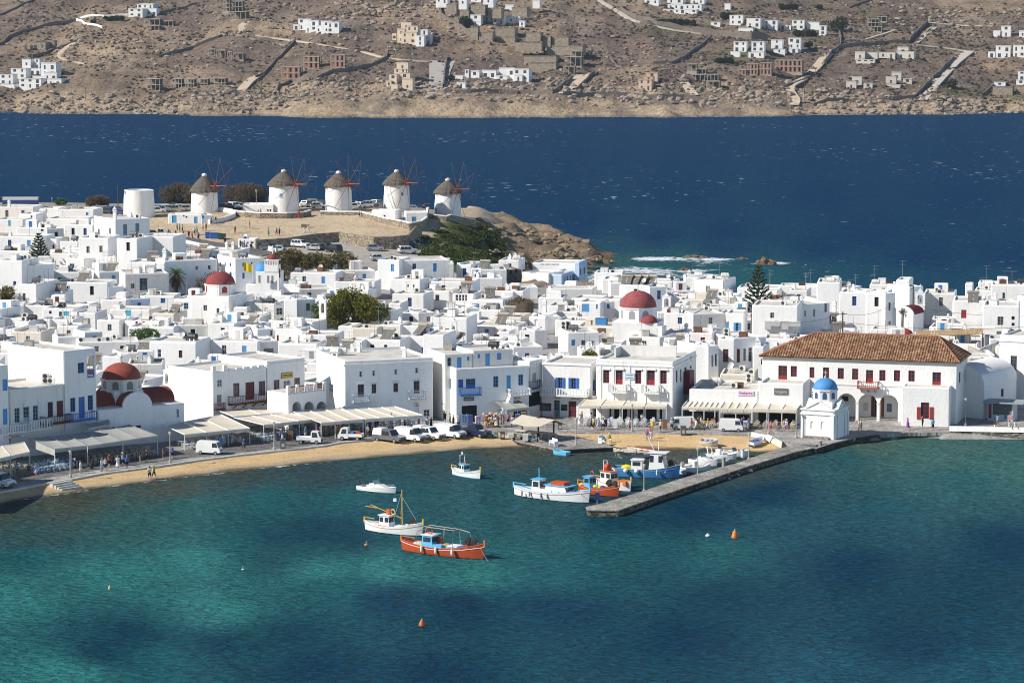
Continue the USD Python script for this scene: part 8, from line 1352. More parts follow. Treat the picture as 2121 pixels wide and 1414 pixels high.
# ========= people
SKINS=[(.42,.24,.16),(.5,.31,.22),(.3,.16,.1)]
def chain(js):return[m3.Manifold.hull(m3.Manifold.sphere(r0,8).translate(a)+m3.Manifold.sphere(r1,8).translate(b))for(a,r0),(b,r1)in zip(js[:-1],js[1:])]
def figure(pose):
 sit=pose=='sit';hz_=.48 if sit else.92;sw={'walk':.3,'stride':.42}.get(pose,.05);B_,S_,T_=[],[],[]
 for s_ in(1,-1):
  fx=sw*s_
  hip=(0,.1*s_,hz_);knee=(.42,.12*s_,hz_-.02)if sit else(fx*.55+.03,.1*s_,.5);ank=(.42,.12*s_,.09)if sit else(fx,.1*s_,.09);toe=(ank[0]+.16,ank[1],.05)
  B_+=chain([(hip,.095),(knee,.065),(ank,.04),(toe,.04)]);T_+=chain([(hip,.118),(knee,.09)]);sh=(0,.19*s_,hz_+.53)
  if pose=='arm' and s_>0:el,wr,hd=(.22,.3,hz_+.5),(.26,.14,hz_+.72),(.28,.1,hz_+.78)
  else:el,wr,hd=(-fx*.5,.26*s_,hz_+.27),(-fx*.5+.14,.25*s_,hz_+.08),(-fx*.5+.17,.24*s_,hz_-.01)
  B_+=chain([(sh,.058),(el,.045),(wr,.033),(hd,.045)]);S_+=chain([(sh,.08),((np.array(sh)*.45+np.array(el)*.55),.065)])
 core=[m3.Manifold.hull(m3.Manifold.sphere(.13,10).translate((0,.06,hz_+.02))+m3.Manifold.sphere(.13,10).translate((0,-.06,hz_+.02))+m3.Manifold.sphere(.115,10).translate((0,.09,hz_+.45))+m3.Manifold.sphere(.115,10).translate((0,-.09,hz_+.45)))]
 B_+=core+chain([((0,0,hz_+.5),.06),((.015,0,hz_+.66),.055)])+[m3.Manifold.sphere(.105,12).scale((1.05,.85,1.15)).translate((.02,0,hz_+.74)),m3.Manifold.sphere(.025,6).translate((.135,0,hz_+.73))]
 S_+=[m3.Manifold.hull(m3.Manifold.sphere(.15,10).translate((0,.07,hz_+.06))+m3.Manifold.sphere(.15,10).translate((0,-.07,hz_+.06))+m3.Manifold.sphere(.13,10).translate((0,.1,hz_+.44))+m3.Manifold.sphere(.13,10).translate((0,-.1,hz_+.44)))]
 T_+=[m3.Manifold.hull(m3.Manifold.sphere(.155,10).translate((0,.05,hz_))+m3.Manifold.sphere(.155,10).translate((0,-.05,hz_)))]
 U=lambda l:MB().mf(m3.Manifold.batch_boolean(l,m3.OpType.Add)).arr();hair=MB().mf(m3.Manifold.sphere(.118,10).scale((1,.95,1.1)).translate((-.015,0,hz_+.77))-m3.Manifold.cube((.3,.3,.3)).translate((.06,-.15,hz_+.55))).arr();hat=MB().lathe([(.2,hz_+.82),(.12,hz_+.84),(.11,hz_+.93),(0,hz_+.95)],12).arr()
 dress=MB().lathe([(.2,hz_+.1),(.24,hz_-.25),(.3,.35),(.27,.34),(0,hz_)],12).arr()
 return U(B_),U(S_),U(T_),hair,hat,dress
FIG={k:figure(k)for k in('stand','walk','stride','sit','arm')}
CN={'w':('white',(.7,.7,.7)),'b':('blue',(.06,.14,.42)),'n':('navy',(.02,.025,.06)),'k':('black',(.02,.02,.022)),'r':('red',(.42,.04,.04)),'p':('pink',(.6,.18,.3)),'y':('yellow',(.6,.42,.04)),'g':('green',(.08,.3,.16)),'t':('turquoise',(.08,.4,.5)),'o':('orange',(.6,.25,.03)),'e':('beige',(.45,.38,.28)),'s':('grey',(.25,.25,.26)),'l':('light blue',(.25,.4,.6)),'u':('purple',(.25,.1,.35)),'m':('brown',(.16,.09,.05))}
def person(px,py,spec,rz=None,fn=on,place=''):
 """spec: pose letter, shirt, trousers or d for a dress, h for a pale hat"""
 pose={'s':'stand','w':'walk','W':'stride','t':'sit','a':'arm'}[spec[0]];sn,sc_=CN[spec[1]];dress='d' in spec[3:];pn,pc=CN[spec[2]];hat='h' in spec[3:];q=fn(px,py);k=int(px*7+py*13)
 t=Thing('person','~person in '+(f'a {sn} dress' if dress else f'{sn} top and {pn} '+('shorts' if k%2 else 'trousers'))+(' and pale hat' if hat else '')+{'stand':' standing','walk':' walking','stride':' striding','sit':' sitting','arm':' raising an arm'}[pose]+place,'person',q,[0,math.pi,-1.2,1.9,-.4,2.7][k%6]if rz is None else rz);F=FIG[pose]
 b=t.part('body',F[0],M(SKINS[k%3],.6,.3,0));t.part('shirt',F[1],M(sc_,.9,.1,0));t.part('skirt' if dress else 'trousers',F[5]if dress else F[2],M(sc_ if dress else pc,.9,.1,0))
 t.part('hat' if hat else 'hair',F[4]if hat else F[3],M((.66,.6,.48)if hat else[(.03,.02,.015),(.1,.06,.03),(.3,.2,.09)][k%3],.9,.1,0))
def crowd(txt,fn,place):
 for it in txt.split():a,sp=it.split(':');x,y=map(float,a.split(','));person(x,y,sp,fn=fn,place=place)
crowd('310,989:wwn 319,988:wyn',on,' on the beach');crowd('1340,912:spl 1346,908:spu 1349,915:sww',on,' on the sand beside the platform')
crowd('155,977:snkh 167,980:sww 211,976:swl 218,974:swn 244,970:swbd 254,964:slnh 263,969:sbn 304,957:skk 338,952:smm 357,949:sbk 75,986:slw 226,966:srk 290,958:sks',on,' near the shaded cafes')
crowd('505,934:wbm 456,926:sll 462,926:sll 585,922:sws 582,914:sbnh 633,908:stw 656,905:suk 664,909:smr 696,903:swe 702,904:woo 711,903:sbl 766,893:sbn 762,905:swm 838,890:skk 885,888:swe 893,888:skk 868,889:spk 778,890:skb 783,884:sbk',on,' by the parked vehicles')
crowd('921,876:skk 932,880:sgk 939,884:srkh 948,886:swkh 951,884:swm 987,882:sle 1028,885:swsd 1042,885:sus 1053,882:spk 1062,885:www 1092,884:sws 1187,861:swe 1114,917:Wks 1127,886:www',on,' near the souvenir stalls')
crowd('1201,882:swwd 1225,891:Wkk 1230,888:syn 1240,889:Wlw 1246,889:Wwl 1250,890:Wwk 1254,890:Wkk 1262,886:slw 1304,891:swrh 1308,891:sww 1368,894:swkh 1391,891:swnh',on,' before the red door building');crowd('1426,888:Wlw 1432,890:Wrs 1442,892:Wwe 1446,889:sks 1448,887:smm 1466,891:Wyw 1536,890:Wbk 1550,890:sbe 1590,892:Wlp 1596,894:spr 1625,892:Wew 1629,893:Wwuh',on,' before the cafes')
crowd('1779,892:see 1784,893:swp 1880,890:Wuud 1911,886:akk 1932,891:stk 2060,892:snw 2067,882:sls',on,' on the square');crowd('2091,889:twe 2103,889:twe',lambda x,y:P(x,y,1.95),' on the white parapet')
for px,py in((1262,915),):person(px,py,'tywh',rz=-1.2,place=' on the platform bench')
crowd('367,479:skk 372,480:sgk 378,481:sgk 403,487:swn 408,486:sbk 420,478:swg 427,478:smm 438,466:sbk 447,464:ske 507,472:sww 517,474:sre 535,450:sks 540,448:spp 556,488:sgtd 573,488:wbn 579,488:skk 619,452:srrd 487,484:skm 630,482:tww 639,482:www 745,450:stk 398,496:snk 411,498:sbk 506,515:sbl 498,514:skk 511,520:suw 520,520:sks 352,492:sbk 364,493:skk 349,491:skn 380,494:skk 391,493:srk 466,508:sks',on_hill,' on the windmill hill')
crowd('20,975:tww 35,978:tlk 60,980:tmm 100,968:tll 118,965:twk 136,962:tuk 150,958:tmn 268,950:tkk 480,915:twr 620,900:tkw 690,895:trk 730,888:tbk 1225,872:twl 1285,874:tew 1330,874:twk 1480,878:trk 1540,880:tbk 1620,881:trr 1205,870:tep 1452,880:tww',lambda x,y:on(x,y)+[0,0,0],' at a cafe table under an awning')
# ========= cafe tables and chairs, lamps, bins, stalls
def mk_chair(lab,grp,c,loc,rz):
 t=Thing('cafe_chair',lab,'chair',loc,rz,grp);m_=M(c,.6,.3,.08);mb=MB();mb.box(-.21,.21,-.21,.21,.42,.47);t.part('seat',mb,m_);mb=MB();[mb.box(-.21,.21,.17,.21,z,z+.09)for z in(.58,.74,.88)];t.part('backrest',mb,m_)
 for x in(-.19,.15):
  for y in(-.2,.16):mb=MB();mb.box(x,x+.045,y,y+.045,0,.96 if y>0 else.42);t.part('leg',mb,m_)
 return t
def mk_table(lab,grp,loc,rz):
 t=Thing('cafe_table',lab,'table',loc,rz,grp);mb=MB();mb.box(-.4,.4,-.4,.4,.71,.75);t.part('tabletop',mb,M((.5,.52,.55),.6,.3,.1))
 for x in(-.36,.31):
  for y in(-.36,.31):mb=MB();mb.box(x,x+.05,y,y+.05,0,.71);t.part('leg',mb,M((.55,.56,.57),.6,.3,.1))
 return t
_ch,_tb={},[]
def seats(nm,f,bk,rows,cols_,c):
 A,B,C,D=(on(*p)for p in(f[0],f[1],bk[1],bk[0]));lab=f'{nm}'
 for i in range(cols_):
  for j in range(rows):
   u,v=(i+.5)/cols_,(j+.35)/rows;p=(A*(1-u)+B*u)*(1-v)+(D*(1-u)+C*u)*v;p[2]=bg(p[0],p[1]);d=B-A;rz=math.atan2(d[1],d[0])
   g='cafe tables '+lab;l='pale square cafe table '+lab
   if not _tb:_tb.append(mk_table(l,g,p,rz))
   else:Thing('cafe_table',l,'table',p,rz,g,ref=_tb[0])
   for s_ in(-1,1):
    q=p+Rz(rz)@np.array([0,s_*.62,0]);r_=rz+(0 if s_>0 else math.pi)+.3*math.sin(i*5+j*3);cn=CNM[c];l2,g2=f'{cn} cafe chair '+lab,'cafe chairs '+lab
    if c not in _ch:_ch[c]=mk_chair(l2,g2,c,q,r_)
    else:Thing('cafe_chair',l2,'chair',q,r_,g2,ref=_ch[c])
CB,CY,CW_=(.22,.36,.48),(.42,.34,.2),(.66,.66,.65);CNM={CB:'light blue',CY:'straw coloured',CW_:'white'}
seats('in rows under the dark green-grey awning',((66,984),(160,970)),((60,968),(140,956)),2,8,CB);seats('in rows under the long shaded grey awning',((185,965),(322,945)),((175,950),(300,932)),2,10,CY);seats('in rows under the half shaded awning',((385,933),(505,917)),((360,921),(470,905)),2,7,CW_);seats('in rows behind the tall grey bin',((545,917),(650,902)),((520,905),(610,893)),2,7,CB);seats('in rows before the white arched terrace',((665,904),(750,895)),((640,892),(720,884)),2,5,CY);seats('in rows beside the parked vans',((760,893),(865,884)),((740,885),(840,876)),2,6,CW_)
seats('under the four panel awning',((1205,883),(1330,885)),((1205,874),(1375,876)),2,9,CW_);seats('under the cafe awnings below the pink lettering',((1425,886),(1650,889)),((1430,879),(1655,883)),2,12,CY);seats('in the left corner under the first cream awning',((-10,990),(55,979)),((-30,975),(40,965)),2,5,CY)
def lamp(label,px,pyb,pyt,fn=on,two=False):
 q=fn(px,pyb);H=(pyb-pyt)/scl(q);t=Thing('street_lamp',label,'lamp post',q,0,'lamp posts of the harbour');mb=MB();mb.lathe([(.22,0),(.2,.35),(.1,.5),(.075,1.2),(.06,H-.55),(.09,H-.5)],10);t.part('post',mb,M((.34,.33,.31),.6,.4,.15));mb=MB();mb.lathe([(.08,H-.5),(.2,H-.15),(.2,H-.12),(0,H-.12)],6);l=t.part('lantern',mb,M((.62,.62,.58),.3,.5,.05));mb=MB();mb.lathe([(.26,H-.13),(.1,H),(0,H+.05)],8);t.part('cap',mb,M((.4,.4,.38),.6,.4,.1),parent=l)
for lab,x,b_,a in[('lamp post at the sea wall left of the beach steps',146,989,932),('lamp post at the sea wall in front of the red domed church',352.5,959,893),('lamp post beside the tall grey bin on the left promenade',568,932,872),('lamp post behind the row of parked vans',810,894,853),('lamp post in front of the four panel awning',1309,893,836),('bare lamp post standing on the market platform',1193,921,866),('lamp post before the cafe below the dark grey sign',1592,899,841),('lamp post left of the blue domed chapel',1649,921,862),('lamp post on the pier nearest its head',1334,1020,960),('lamp post in the middle of the pier beside the motor boats',1445,986,926),('lamp post on the pier nearest the beached boats',1551,953,896),('lamp post at the shaded side of the town hall wing',1999.5,882,824)]:lamp(lab,x,b_,a)
lamp('tall lamp behind the windmill cottage roofs',531,436,393,on_hill);lamp('lamp standing above the left houses by the sea',108,432,409,on_hill)
q=on(1237,1050);t=Thing('sign_post','grey post with a dark blue notice board at the pier head','sign',q);mb=MB();mb.tube([(0,0,0),(0,0,3.6)],.06,8);t.part('post',mb,STEEL);mb=MB();mb.box(-.3,.3,-.12,-.06,1.0,1.9);t.part('board',mb,M((.02,.04,.16),.5,.4,.1))
q=on(1248,1053);t=Thing('bench','dark blue bench at the pier head','bench',q,.1);mb=MB();mb.box(-.55,.55,-.2,.2,.38,.46);t.part('seat',mb,M((.02,.05,.15),.5,.4,.1));mb=MB();mb.box(-.55,.55,.18,.24,.5,.85);t.part('backrest',mb,M((.02,.05,.15),.5,.4,.1));[t.part('leg',MB().box(x,x+.08,-.18,.2,0,.38),STEEL)for x in(-.5,.42)]
for k,(x,y)in enumerate([(1269,1056),(1305.7,1046),(1345,1032),(1384,1019),(1425.5,1006),(1465,994),(1501,982),(1570,960),(1609,948),(1643,938)]):q=on(x,y-1.5);t=Thing('bollard','~small rusty orange mooring bollard on the outer edge of the pier','bollard',q,0,'orange bollards along the pier');mb=MB();mb.lathe([(.2,0),(.13,.1),(.12,.32),(.2,.36),(.2,.45),(0,.47)],10);t.part('head',mb,M((.5,.19,.03),.7,.3,.3,6));t.part('base',MB().box(-.28,.28,-.28,.28,-.02,.05),M((.3,.12,.03),.8,.2,.3,6))
for lab,x,y,w_,h_,c in[('tall grey litter bin on the left promenade',586,929,.75,1.45,(.1,.105,.1)),('tall grey recycling bin before the cafes',1415,899,.75,1.4,(.12,.125,.12)),('dark brown bin right of the teal scooter',1041,909,.6,1.0,(.08,.05,.035)),('dark bin near the platform steps behind the market stall',1160,891,.55,1.1,(.07,.07,.07))]:t=Thing('litter_bin',lab,'bin',on(x,y),.1);t.part('body',MB().box(-w_/2,w_/2,-w_/2,w_/2,.05,h_-.15),M(c,.5,.4,.1));t.part('lid',MB().box(-w_/2-.04,w_/2+.04,-w_/2-.04,w_/2+.04,h_-.14,h_),M(c,.5,.4,.1));t.part('notice',MB().box(-.2,.2,-w_/2-.02,-w_/2-.005,.3,.8),M((.5,.5,.48),.6,.3,.1))
t=Thing('litter_bin','bright yellow litter bin on a post at the sand edge','bin',on(1352,896));t.part('post',MB().tube([(0,0,0),(0,0,1.3)],.05,6),RUST);t.part('basket',MB().lathe([(.2,1.0),(.27,1.05),(.29,1.7),(.25,1.72),(0,1.5)],12),M((.6,.4,.02),.5,.4,.05))
for k,(x,y,c)in enumerate([(430,493,(.03,.12,.45)),(440,494,(.03,.12,.45)),(448,494,(.03,.12,.45)),(456,495,(.03,.1,.05)),(463,496,(.05,.05,.045))]):t=Thing('waste_container','~'+('blue' if c[2]>.2 else 'dark')+' wheeled waste container on the hill road','container',on_hill(x,y),.05,'waste containers on the hill road');t.part('body',MB().box(-.5,.5,-.4,.4,.1,1.15),M(c,.5,.4,.05));t.part('lid',MB().box(-.53,.53,-.43,.43,1.15,1.3),M(tuple(np.array(c)*.8),.5,.4,.05))
for lab,(ax,ay),(bx_,by_)in[('white concrete bench with curved ends at the platform edge',(1141,921),(1152,925)),('white bench facing the sand at the right of the platform',(1244,917),(1251,915))]:
 a,b=P(ax,ay,.62),P(bx_,by_,.62);v=b-a;t=Thing('bench',lab,'bench',(a+b)/2,math.atan2(v[1],v[0]));L=max(np.linalg.norm(v),1.6);t.part('seat',MB().box(-L/2,L/2,-.22,.22,.4,.5),WPAINT);t.part('backrest',MB().box(-L/2,L/2,.2,.28,.55,1.05),WPAINT);[t.part('leg',MB().box(x,x+.14,-.3,.3,0,.75),WPAINT)for x in(-L/2,L/2-.14)]
rnd=np.random.RandomState(4)
for k,(x,y,H,c)in enumerate([(958,884,2.0,(.12,.2,.42)),(966,884,2.0,(.2,.28,.45)),(974,885,2.0,(.1,.16,.4)),(990,887,2.1,(.6,.62,.62)),(1040,882,1.8,(.45,.45,.4)),(1072,880,1.8,(.3,.35,.5)),(1084,878,1.8,(.5,.4,.3))]):
 t=Thing('souvenir_rack','~'+['dark blue','blue-grey','deep blue','white','beige','slate blue','tan'][k]+' display rack of hanging souvenirs below the blue door house','display rack',on(x,y),.1*k,'souvenir racks');t.part('stand',MB().tube([(0,0,0),(0,0,H)],.04,6),STEEL)
 for j in range(5):
  for i in range(3):mb=MB();mb.box(-.38+i*.26,-.16+i*.26,-.2,.12,.25+j*.34,.52+j*.34);t.part('goods',mb,M(tuple(np.clip(np.array(c)*rnd.uniform(.5,1.5,3),.02,.7)),.8,.2,.2,8))
t=Thing('hat_stand','crowded stand of straw hats and bags beside the souvenir racks','display stand',on(1018,884));t.part('frame',MB().box(-1.2,1.2,-.1,0,.1,2.0),M(WOOD,.8,.2,.2))
for k in range(60):x,z=rnd.uniform(-1.2,1.2),rnd.uniform(.3,2.1);mb=MB();mb.lathe([(.19,0),(.11,.03),(.09,.12),(0,.13)],8);mb.xf(Rx(1.3),(x,-.15-rnd.uniform(0,.5),z));t.part('hat',mb,M([(.55,.47,.33),(.62,.58,.5),(.35,.2,.1),(.04,.04,.05),(.5,.2,.06),(.6,.4,.45)][rnd.randint(6)],.9,.1,.1))
t=Thing('wooden_box','pale wooden box standing on the pier','box',on(1487,987),.35);t.part('box',MB().box(-.7,.7,-.5,.5,0,.6),M((.42,.33,.25),.8,.2,.25,3));t.part('lid',MB().box(-.74,.74,-.54,.54,.6,.66),M((.45,.36,.27),.8,.2,.25,3))
for lab,x,y in[('white power pedestal on the pier beside the last motor boat',1538,950),('grey drum bollard on the pier near the grey inflatable',1499,967),('concrete post on the quay in front of the blue domed chapel',1699,921)]:t=Thing('quay_pillar',lab,'pillar',on(x,y));t.part('shaft',MB().lathe([(.26,0),(.24,.9),(.26,1.3),(0,1.32)],12),WPAINT if 'white' in lab else M((.3,.29,.27),.9,.2,.2));t.part('cap',MB().lathe([(.3,1.3),(.3,1.4),(0,1.42)],12),M((.42,.41,.4),.8,.2,.1))
for lab,x,y,c in[('white menu board under the four panel awning',1274,888,(.68,.68,.67)),('brown framed menu board at the right end of the four panel awning',1377,889,(.2,.1,.05)),('brown framed menu board left of the empty flatbed truck',602,913,(.16,.09,.05))]:t=Thing('menu_board',lab,'sign board',on(x,y),-.1);t.part('panel',MB().box(-.35,.35,-.04,.04,.1,1.5),M(c,.6,.3,.2,6));[t.part('leg',MB().bar((s_*.3,0,0),(s_*.3,.35,1.3),.05),M((.2,.12,.06),.7,.3,.1))for s_ in(-1,1)]
q=top_solve(2005,716,5.2);t=Thing('parasol','large cream parasol over the garden restaurant','parasol',q);t.part('canopy',MB().lathe([(2.6,4.3),(1.2,4.8),(0,5.25)],8),CANVAS);t.part('pole',MB().tube([(0,0,-1),(0,0,5.1)],.05,6),WPAINT)
t=awning('awning','sloping cream canvas of the garden restaurant beside the tall pale building',((2018,748),(2068,732)),((2030,722),(2068,706)),4.6,6.2,3,CANVAS,posts=False)
# ========= villas, shells, walls and lanes on the far hills
FW=M((.74,.73,.71),.85,.2,.06,.4);FC=M((.66,.53,.40),.9,.15,.1,.4);FCON=M((.36,.32,.265),.95,.1,.2,.5);FBRK=M((.3,.165,.125),.95,.1,.2,.8);FGL=M((.06,.075,.09),.3,.5,.1);FST=STONE((.27,.22,.165),(.42,.35,.265),(.2,.17,.13),.8)
HOR={'a':(0,0),'b':(530,0),'c':(1060,0),'d':(1580,0)}
def villa(label,reg,boxes,mat,cat='villa',name='villa',yaw=.25,win=True,group='villas on the far hillside',winmat=None):
 """boxes: (x0, x1, top, bottom) in enlarged pixels; each becomes a wall with its own flat roof edge, windows and door"""
 ox,oy=HOR[reg];sc=3.928;px=[(ox+a/sc,ox+b/sc,oy+c/sc,oy+d/sc)for a,b,c,d in boxes]
 lo=max(px,key=lambda r:r[3]);q0=hill((lo[0]+lo[1])/2,lo[3]);t=Thing(name,label,cat,q0,0,group);rnd=np.random.RandomState(abs(hash(label[:12]))%999 if False else len(label)*7+len(boxes))
 for k,(x0,x1,yt,yb)in enumerate(px):
  b=hill((x0+x1)/2,yb);D=min(max(b[1],q0[1]-2),q0[1]+30);g=PD((x0+x1)/2,yb,D);s_=FPX/D;w,h=(x1-x0)/s_,(yb-yt)/s_;d=min(max(w*.7,4),8);c=g-q0
  wsid=w*.84;R=Rz(-yaw);org=np.array([c[0]-w/2,c[1],c[2]])
  mb=MB();mb.box(0,wsid,0,d,-2.5,h);mb.box(-.12,wsid+.12,-.12,d+.12,h-.35,h);mb.xf(R,org);p=t.part('wall',mb,mat)
  if win and h>2:
   ns=max(1,int(round(h/3.1)));nw=max(1,int(wsid/3.2))
   for i in range(ns):
    for j in range(nw):
     if rnd.rand()<.12:continue
     u=(j+.5)*wsid/nw;ww=.45 if rnd.rand()<.6 else.8;z0=h*i/ns+(.1 if rnd.rand()<.4 else.9);z1=min(z0+1.5+.6*(z0<h*i/ns+.5),h*(i+1)/ns-.5)
     mb=MB();mb.box(u-ww,u+ww,-.05,.3,z0,z1);mb.xf(R,org);t.part('window',mb,winmat or FGL,parent=p)
 return t
VW=FW
villa('white villa complex stepping down to a lawn at the far left of the opposite shore','a',[(335,490,510,620),(280,335,480,560),(180,270,482,545),(90,245,558,640),(240,355,555,610),(360,490,590,650),(0,135,605,690),(155,385,640,715),(385,530,640,700),(265,390,618,645),(0,150,685,712)],VW)
villa('white villa with stepped roofs alone on the slope above the garden walls','a',[(1115,1280,35,75),(1045,1190,72,138),(1190,1295,68,130),(1140,1290,30,70)],VW)
villa('long low grey stone farmhouse beside a curved track','a',[(175,265,375,405),(262,400,342,400),(400,455,330,390)],FST)
villa('row of four white cube villas above a stone terrace','b',[(345,475,155,240),(430,530,167,255),(530,640,172,268),(580,700,180,270),(305,360,200,245),(405,455,205,260),(490,540,210,268)],VW)
villa('stepped cream tower villa on the rocky slope','b',[(1180,1285,182,240),(1110,1150,272,328),(1150,1225,235,348),(1225,1340,212,355),(1180,1340,262,358)],FC)
villa('slim white house joined to the stepped cream tower villa','b',[(1340,1412,242,330),(1302,1385,290,378),(1385,1432,300,365)],VW)
villa('stepped cream pyramid villa near the shore','b',[(1145,1260,508,570),(1125,1245,560,640),(1085,1160,605,700),(1165,1275,595,690),(1062,1110,658,710),(1100,1165,685,735),(1190,1295,640,730)],FC)
villa('white villas on tiered stone terraces, upper group','b',[(1745,1850,122,210),(1850,1925,118,175),(1790,1840,175,215),(1925,2040,140,200),(2040,2130,130,190),(1465,1580,-5,28),(1650,1730,-5,45),(1850,1950,-5,35)],VW)
villa('white houses along the top edge above the stone terraces','b',[(1470,1590,-10,30),(1660,1735,-8,45),(1750,1850,-12,20),(1855,1960,-8,38),(2030,2110,40,85)],FW)
villa('stone terraces and retaining walls below the upper white villas','b',[(1750,1820,220,330),(1815,1950,262,340),(1950,2140,225,300),(1960,2140,300,345),(1615,1760,80,150),(1550,1650,35,80),(1750,1890,40,90),(1890,2020,65,115)],FST,'terrace','stone_terrace',group='stone terraces on the far hillside',win=False)
villa('long white villa with a carport and pergola near the shore road','b',[(1700,1740,568,610),(1740,1835,575,625),(1840,1980,570,630),(1980,2140,552,610),(1610,1700,612,640),(1635,1720,672,718),(1950,2060,615,655),(2090,2250,560,660)],VW)
villa('stone garden terraces around the unfinished white villas','c',[(115,260,265,300),(250,330,295,345),(330,490,300,345),(30,290,345,380),(285,640,372,415),(100,420,455,505),(135,410,515,570),(0,150,60,100)],FST,'terrace','stone_terrace',group='stone terraces on the far hillside',win=False)
villa('cluster of white houses at the head of the stone terraces','c',[(0,80,130,180),(60,115,170,220),(10,50,75,118),(170,240,5,35)],VW)
villa('white house with an arched roofline left of the stone garden','c',[(0,90,560,625),(90,145,562,610),(20,100,610,660)],VW)
villa('peach coloured stepped house just above the coast road','c',[(1095,1205,592,680),(1075,1165,625,700),(1030,1160,648,735),(985,1030,705,728)],M((.6,.43,.31),.9,.15,.1,.4))
villa('large white hotel with arched arcade on a stone base, top of the slope','c',[(1080,1220,-10,40),(1265,1420,-10,35),(1455,1590,-10,38),(1230,1560,78,112),(1270,1600,35,80)],VW)
villa('tiny white chapel on the green slope','c',[(1732,1788,30,82)],VW,'chapel','chapel',win=False,group=None)
villa('row of white terraced villas above a long stone wall','c',[(1772,1900,125,205),(1910,2045,150,220),(2045,2185,165,240),(1620,1710,180,215),(1845,1985,228,255),(2280,2400,165,245),(2400,2520,180,240),(2180,2290,205,245),(2500,2570,210,290)],VW)
villa('lower row of white terraced villas with tall white chimneys','c',[(1805,1930,340,420),(1950,2075,340,425),(2110,2220,325,400),(2250,2370,310,400),(1780,1870,418,465),(1925,2075,425,470),(2130,2240,400,440),(2260,2340,395,435)],VW)
villa('long greige villa with a terrace in the middle of the dry field','d',[(750,845,420,485),(840,950,425,480),(945,1100,425,475),(1095,1200,382,440),(1090,1255,418,480),(760,940,482,512)],M((.62,.57,.5),.9,.15,.1,.4))
villa('greige house with an outer stair, left of two, near the shore','d',[(725,820,622,690),(678,775,660,725),(820,905,675,720)],M((.55,.5,.43),.9,.15,.1,.4))
villa('greige house with an outer stair, right of two, near the shore','d',[(1048,1140,585,650),(1000,1100,622,690),(1140,1225,640,682),(975,1145,686,712)],M((.55,.5,.43),.9,.15,.1,.4))
villa('white villa above the right end of the dry fields','d',[(1940,2030,212,298),(1875,1940,248,300),(2085,2150,250,305)],VW)
villa('long two storey white villa at the right edge of the hills','d',[(1895,2035,372,468),(2035,2150,368,466),(1832,1900,420,468)],VW)
villa('white and stone shore house with arched windows at the right edge','d',[(2075,2150,580,650),(1880,1990,668,705),(2060,2150,650,690)],VW)
villa('stone terraces below the shore house at the right edge','d',[(1870,2060,705,775),(2060,2150,700,755)],FST,'terrace','stone_terrace',win=False,group='stone terraces on the far hillside')
def shell(label,reg,boxes,brick=False):
 """an unfinished concrete frame: columns, slabs and, where filled, brick panels"""
 ox,oy=HOR[reg];sc=3.928;px=[(ox+a/sc,ox+b/sc,oy+c/sc,oy+d/sc,n,m)for a,b,c,d,n,m in boxes];lo=max(px,key=lambda r:r[3]);q0=hill((lo[0]+lo[1])/2,lo[3]);t=Thing('building_shell',label,'unfinished building',q0,0,'unfinished buildings on the far hillside');R=Rz(-.25)
 for x0,x1,yt,yb,n,m in px:
  b=hill((x0+x1)/2,yb);D=min(max(b[1],q0[1]-2),q0[1]+25);g=PD((x0+x1)/2,yb,D)-q0;s_=FPX/D;w,h=(x1-x0)/s_*.85,(yb-yt)/s_;d=min(max(w*.6,4),7);org=np.array([g[0]-w/2,g[1],g[2]]);T=.3
  for i in range(m+1):
   z=h*i/m;mb=MB();mb.box(-.15,w+.15,-.15,d+.15,z-(.35 if i else 1.5),z);mb.xf(R,org);t.part('slab',mb,FCON)
  for j in range(n+1):
   for y in(0,d-T):x=(w-T)*j/n;mb=MB();mb.box(x,x+T,y,y+T,-1.5,h);mb.xf(R,org);t.part('column',mb,FCON)
  if brick:
   for i in range(m):
    for j in range(n):
     a,e=(w-T)*j/n+T,(w-T)*(j+1)/n;z0,z1=h*i/m,h*(i+1)/m-.35;mb=MB();u=(e-a)*.28;mb.box(a,a+u,.06,.2,z0,z1);mb.box(e-u,e,.06,.2,z0,z1);mb.box(a+u,e-u,.06,.2,z0,z0+.5);mb.xf(R,org);t.part('brick_panel',mb,FBRK)
   mb=MB();mb.box(.2,w-.2,d*.5,d*.5+.2,0,h-.4);mb.xf(R,org);t.part('brick_panel',mb,FBRK)
  else:mb=MB();mb.box(.2,w-.2,d-.5,d-.35,0,h-.4);mb.xf(R,org);t.part('back_wall',mb,M((.2,.17,.14),.95,.1,.2))
shell('three storey bare concrete frame high on the left slope','a',[(1810,1875,-5,95,2,3),(1875,1985,10,95,3,2),(1865,2020,95,160,3,1)]);shell('two storey bare concrete frame below the lone white villa','a',[(1165,1320,155,205,3,1),(1185,1310,207,248,3,1),(1325,1420,170,210,2,1)])
shell('four linked single storey concrete frames on the left slope','a',[(1690,1755,400,455,1,1),(1750,1845,408,465,2,1),(1845,1890,422,475,1,1),(1888,1990,432,488,2,1)]);shell('long two storey row of concrete frames just above the left shore','a',[(1185,1318,640,735,3,2),(1395,1490,640,722,3,2),(1500,1590,642,715,3,2),(1600,1700,642,712,3,2),(1705,1850,635,712,4,2)])
shell('red brick infilled frame, lowest of the brick group','b',[(197,375,545,642,3,2)],True);shell('red brick infilled frame, left of the upper pair','b',[(375,530,460,558,3,2)],True);shell('red brick infilled frame, right of the upper pair','b',[(597,738,448,550,3,2)],True)
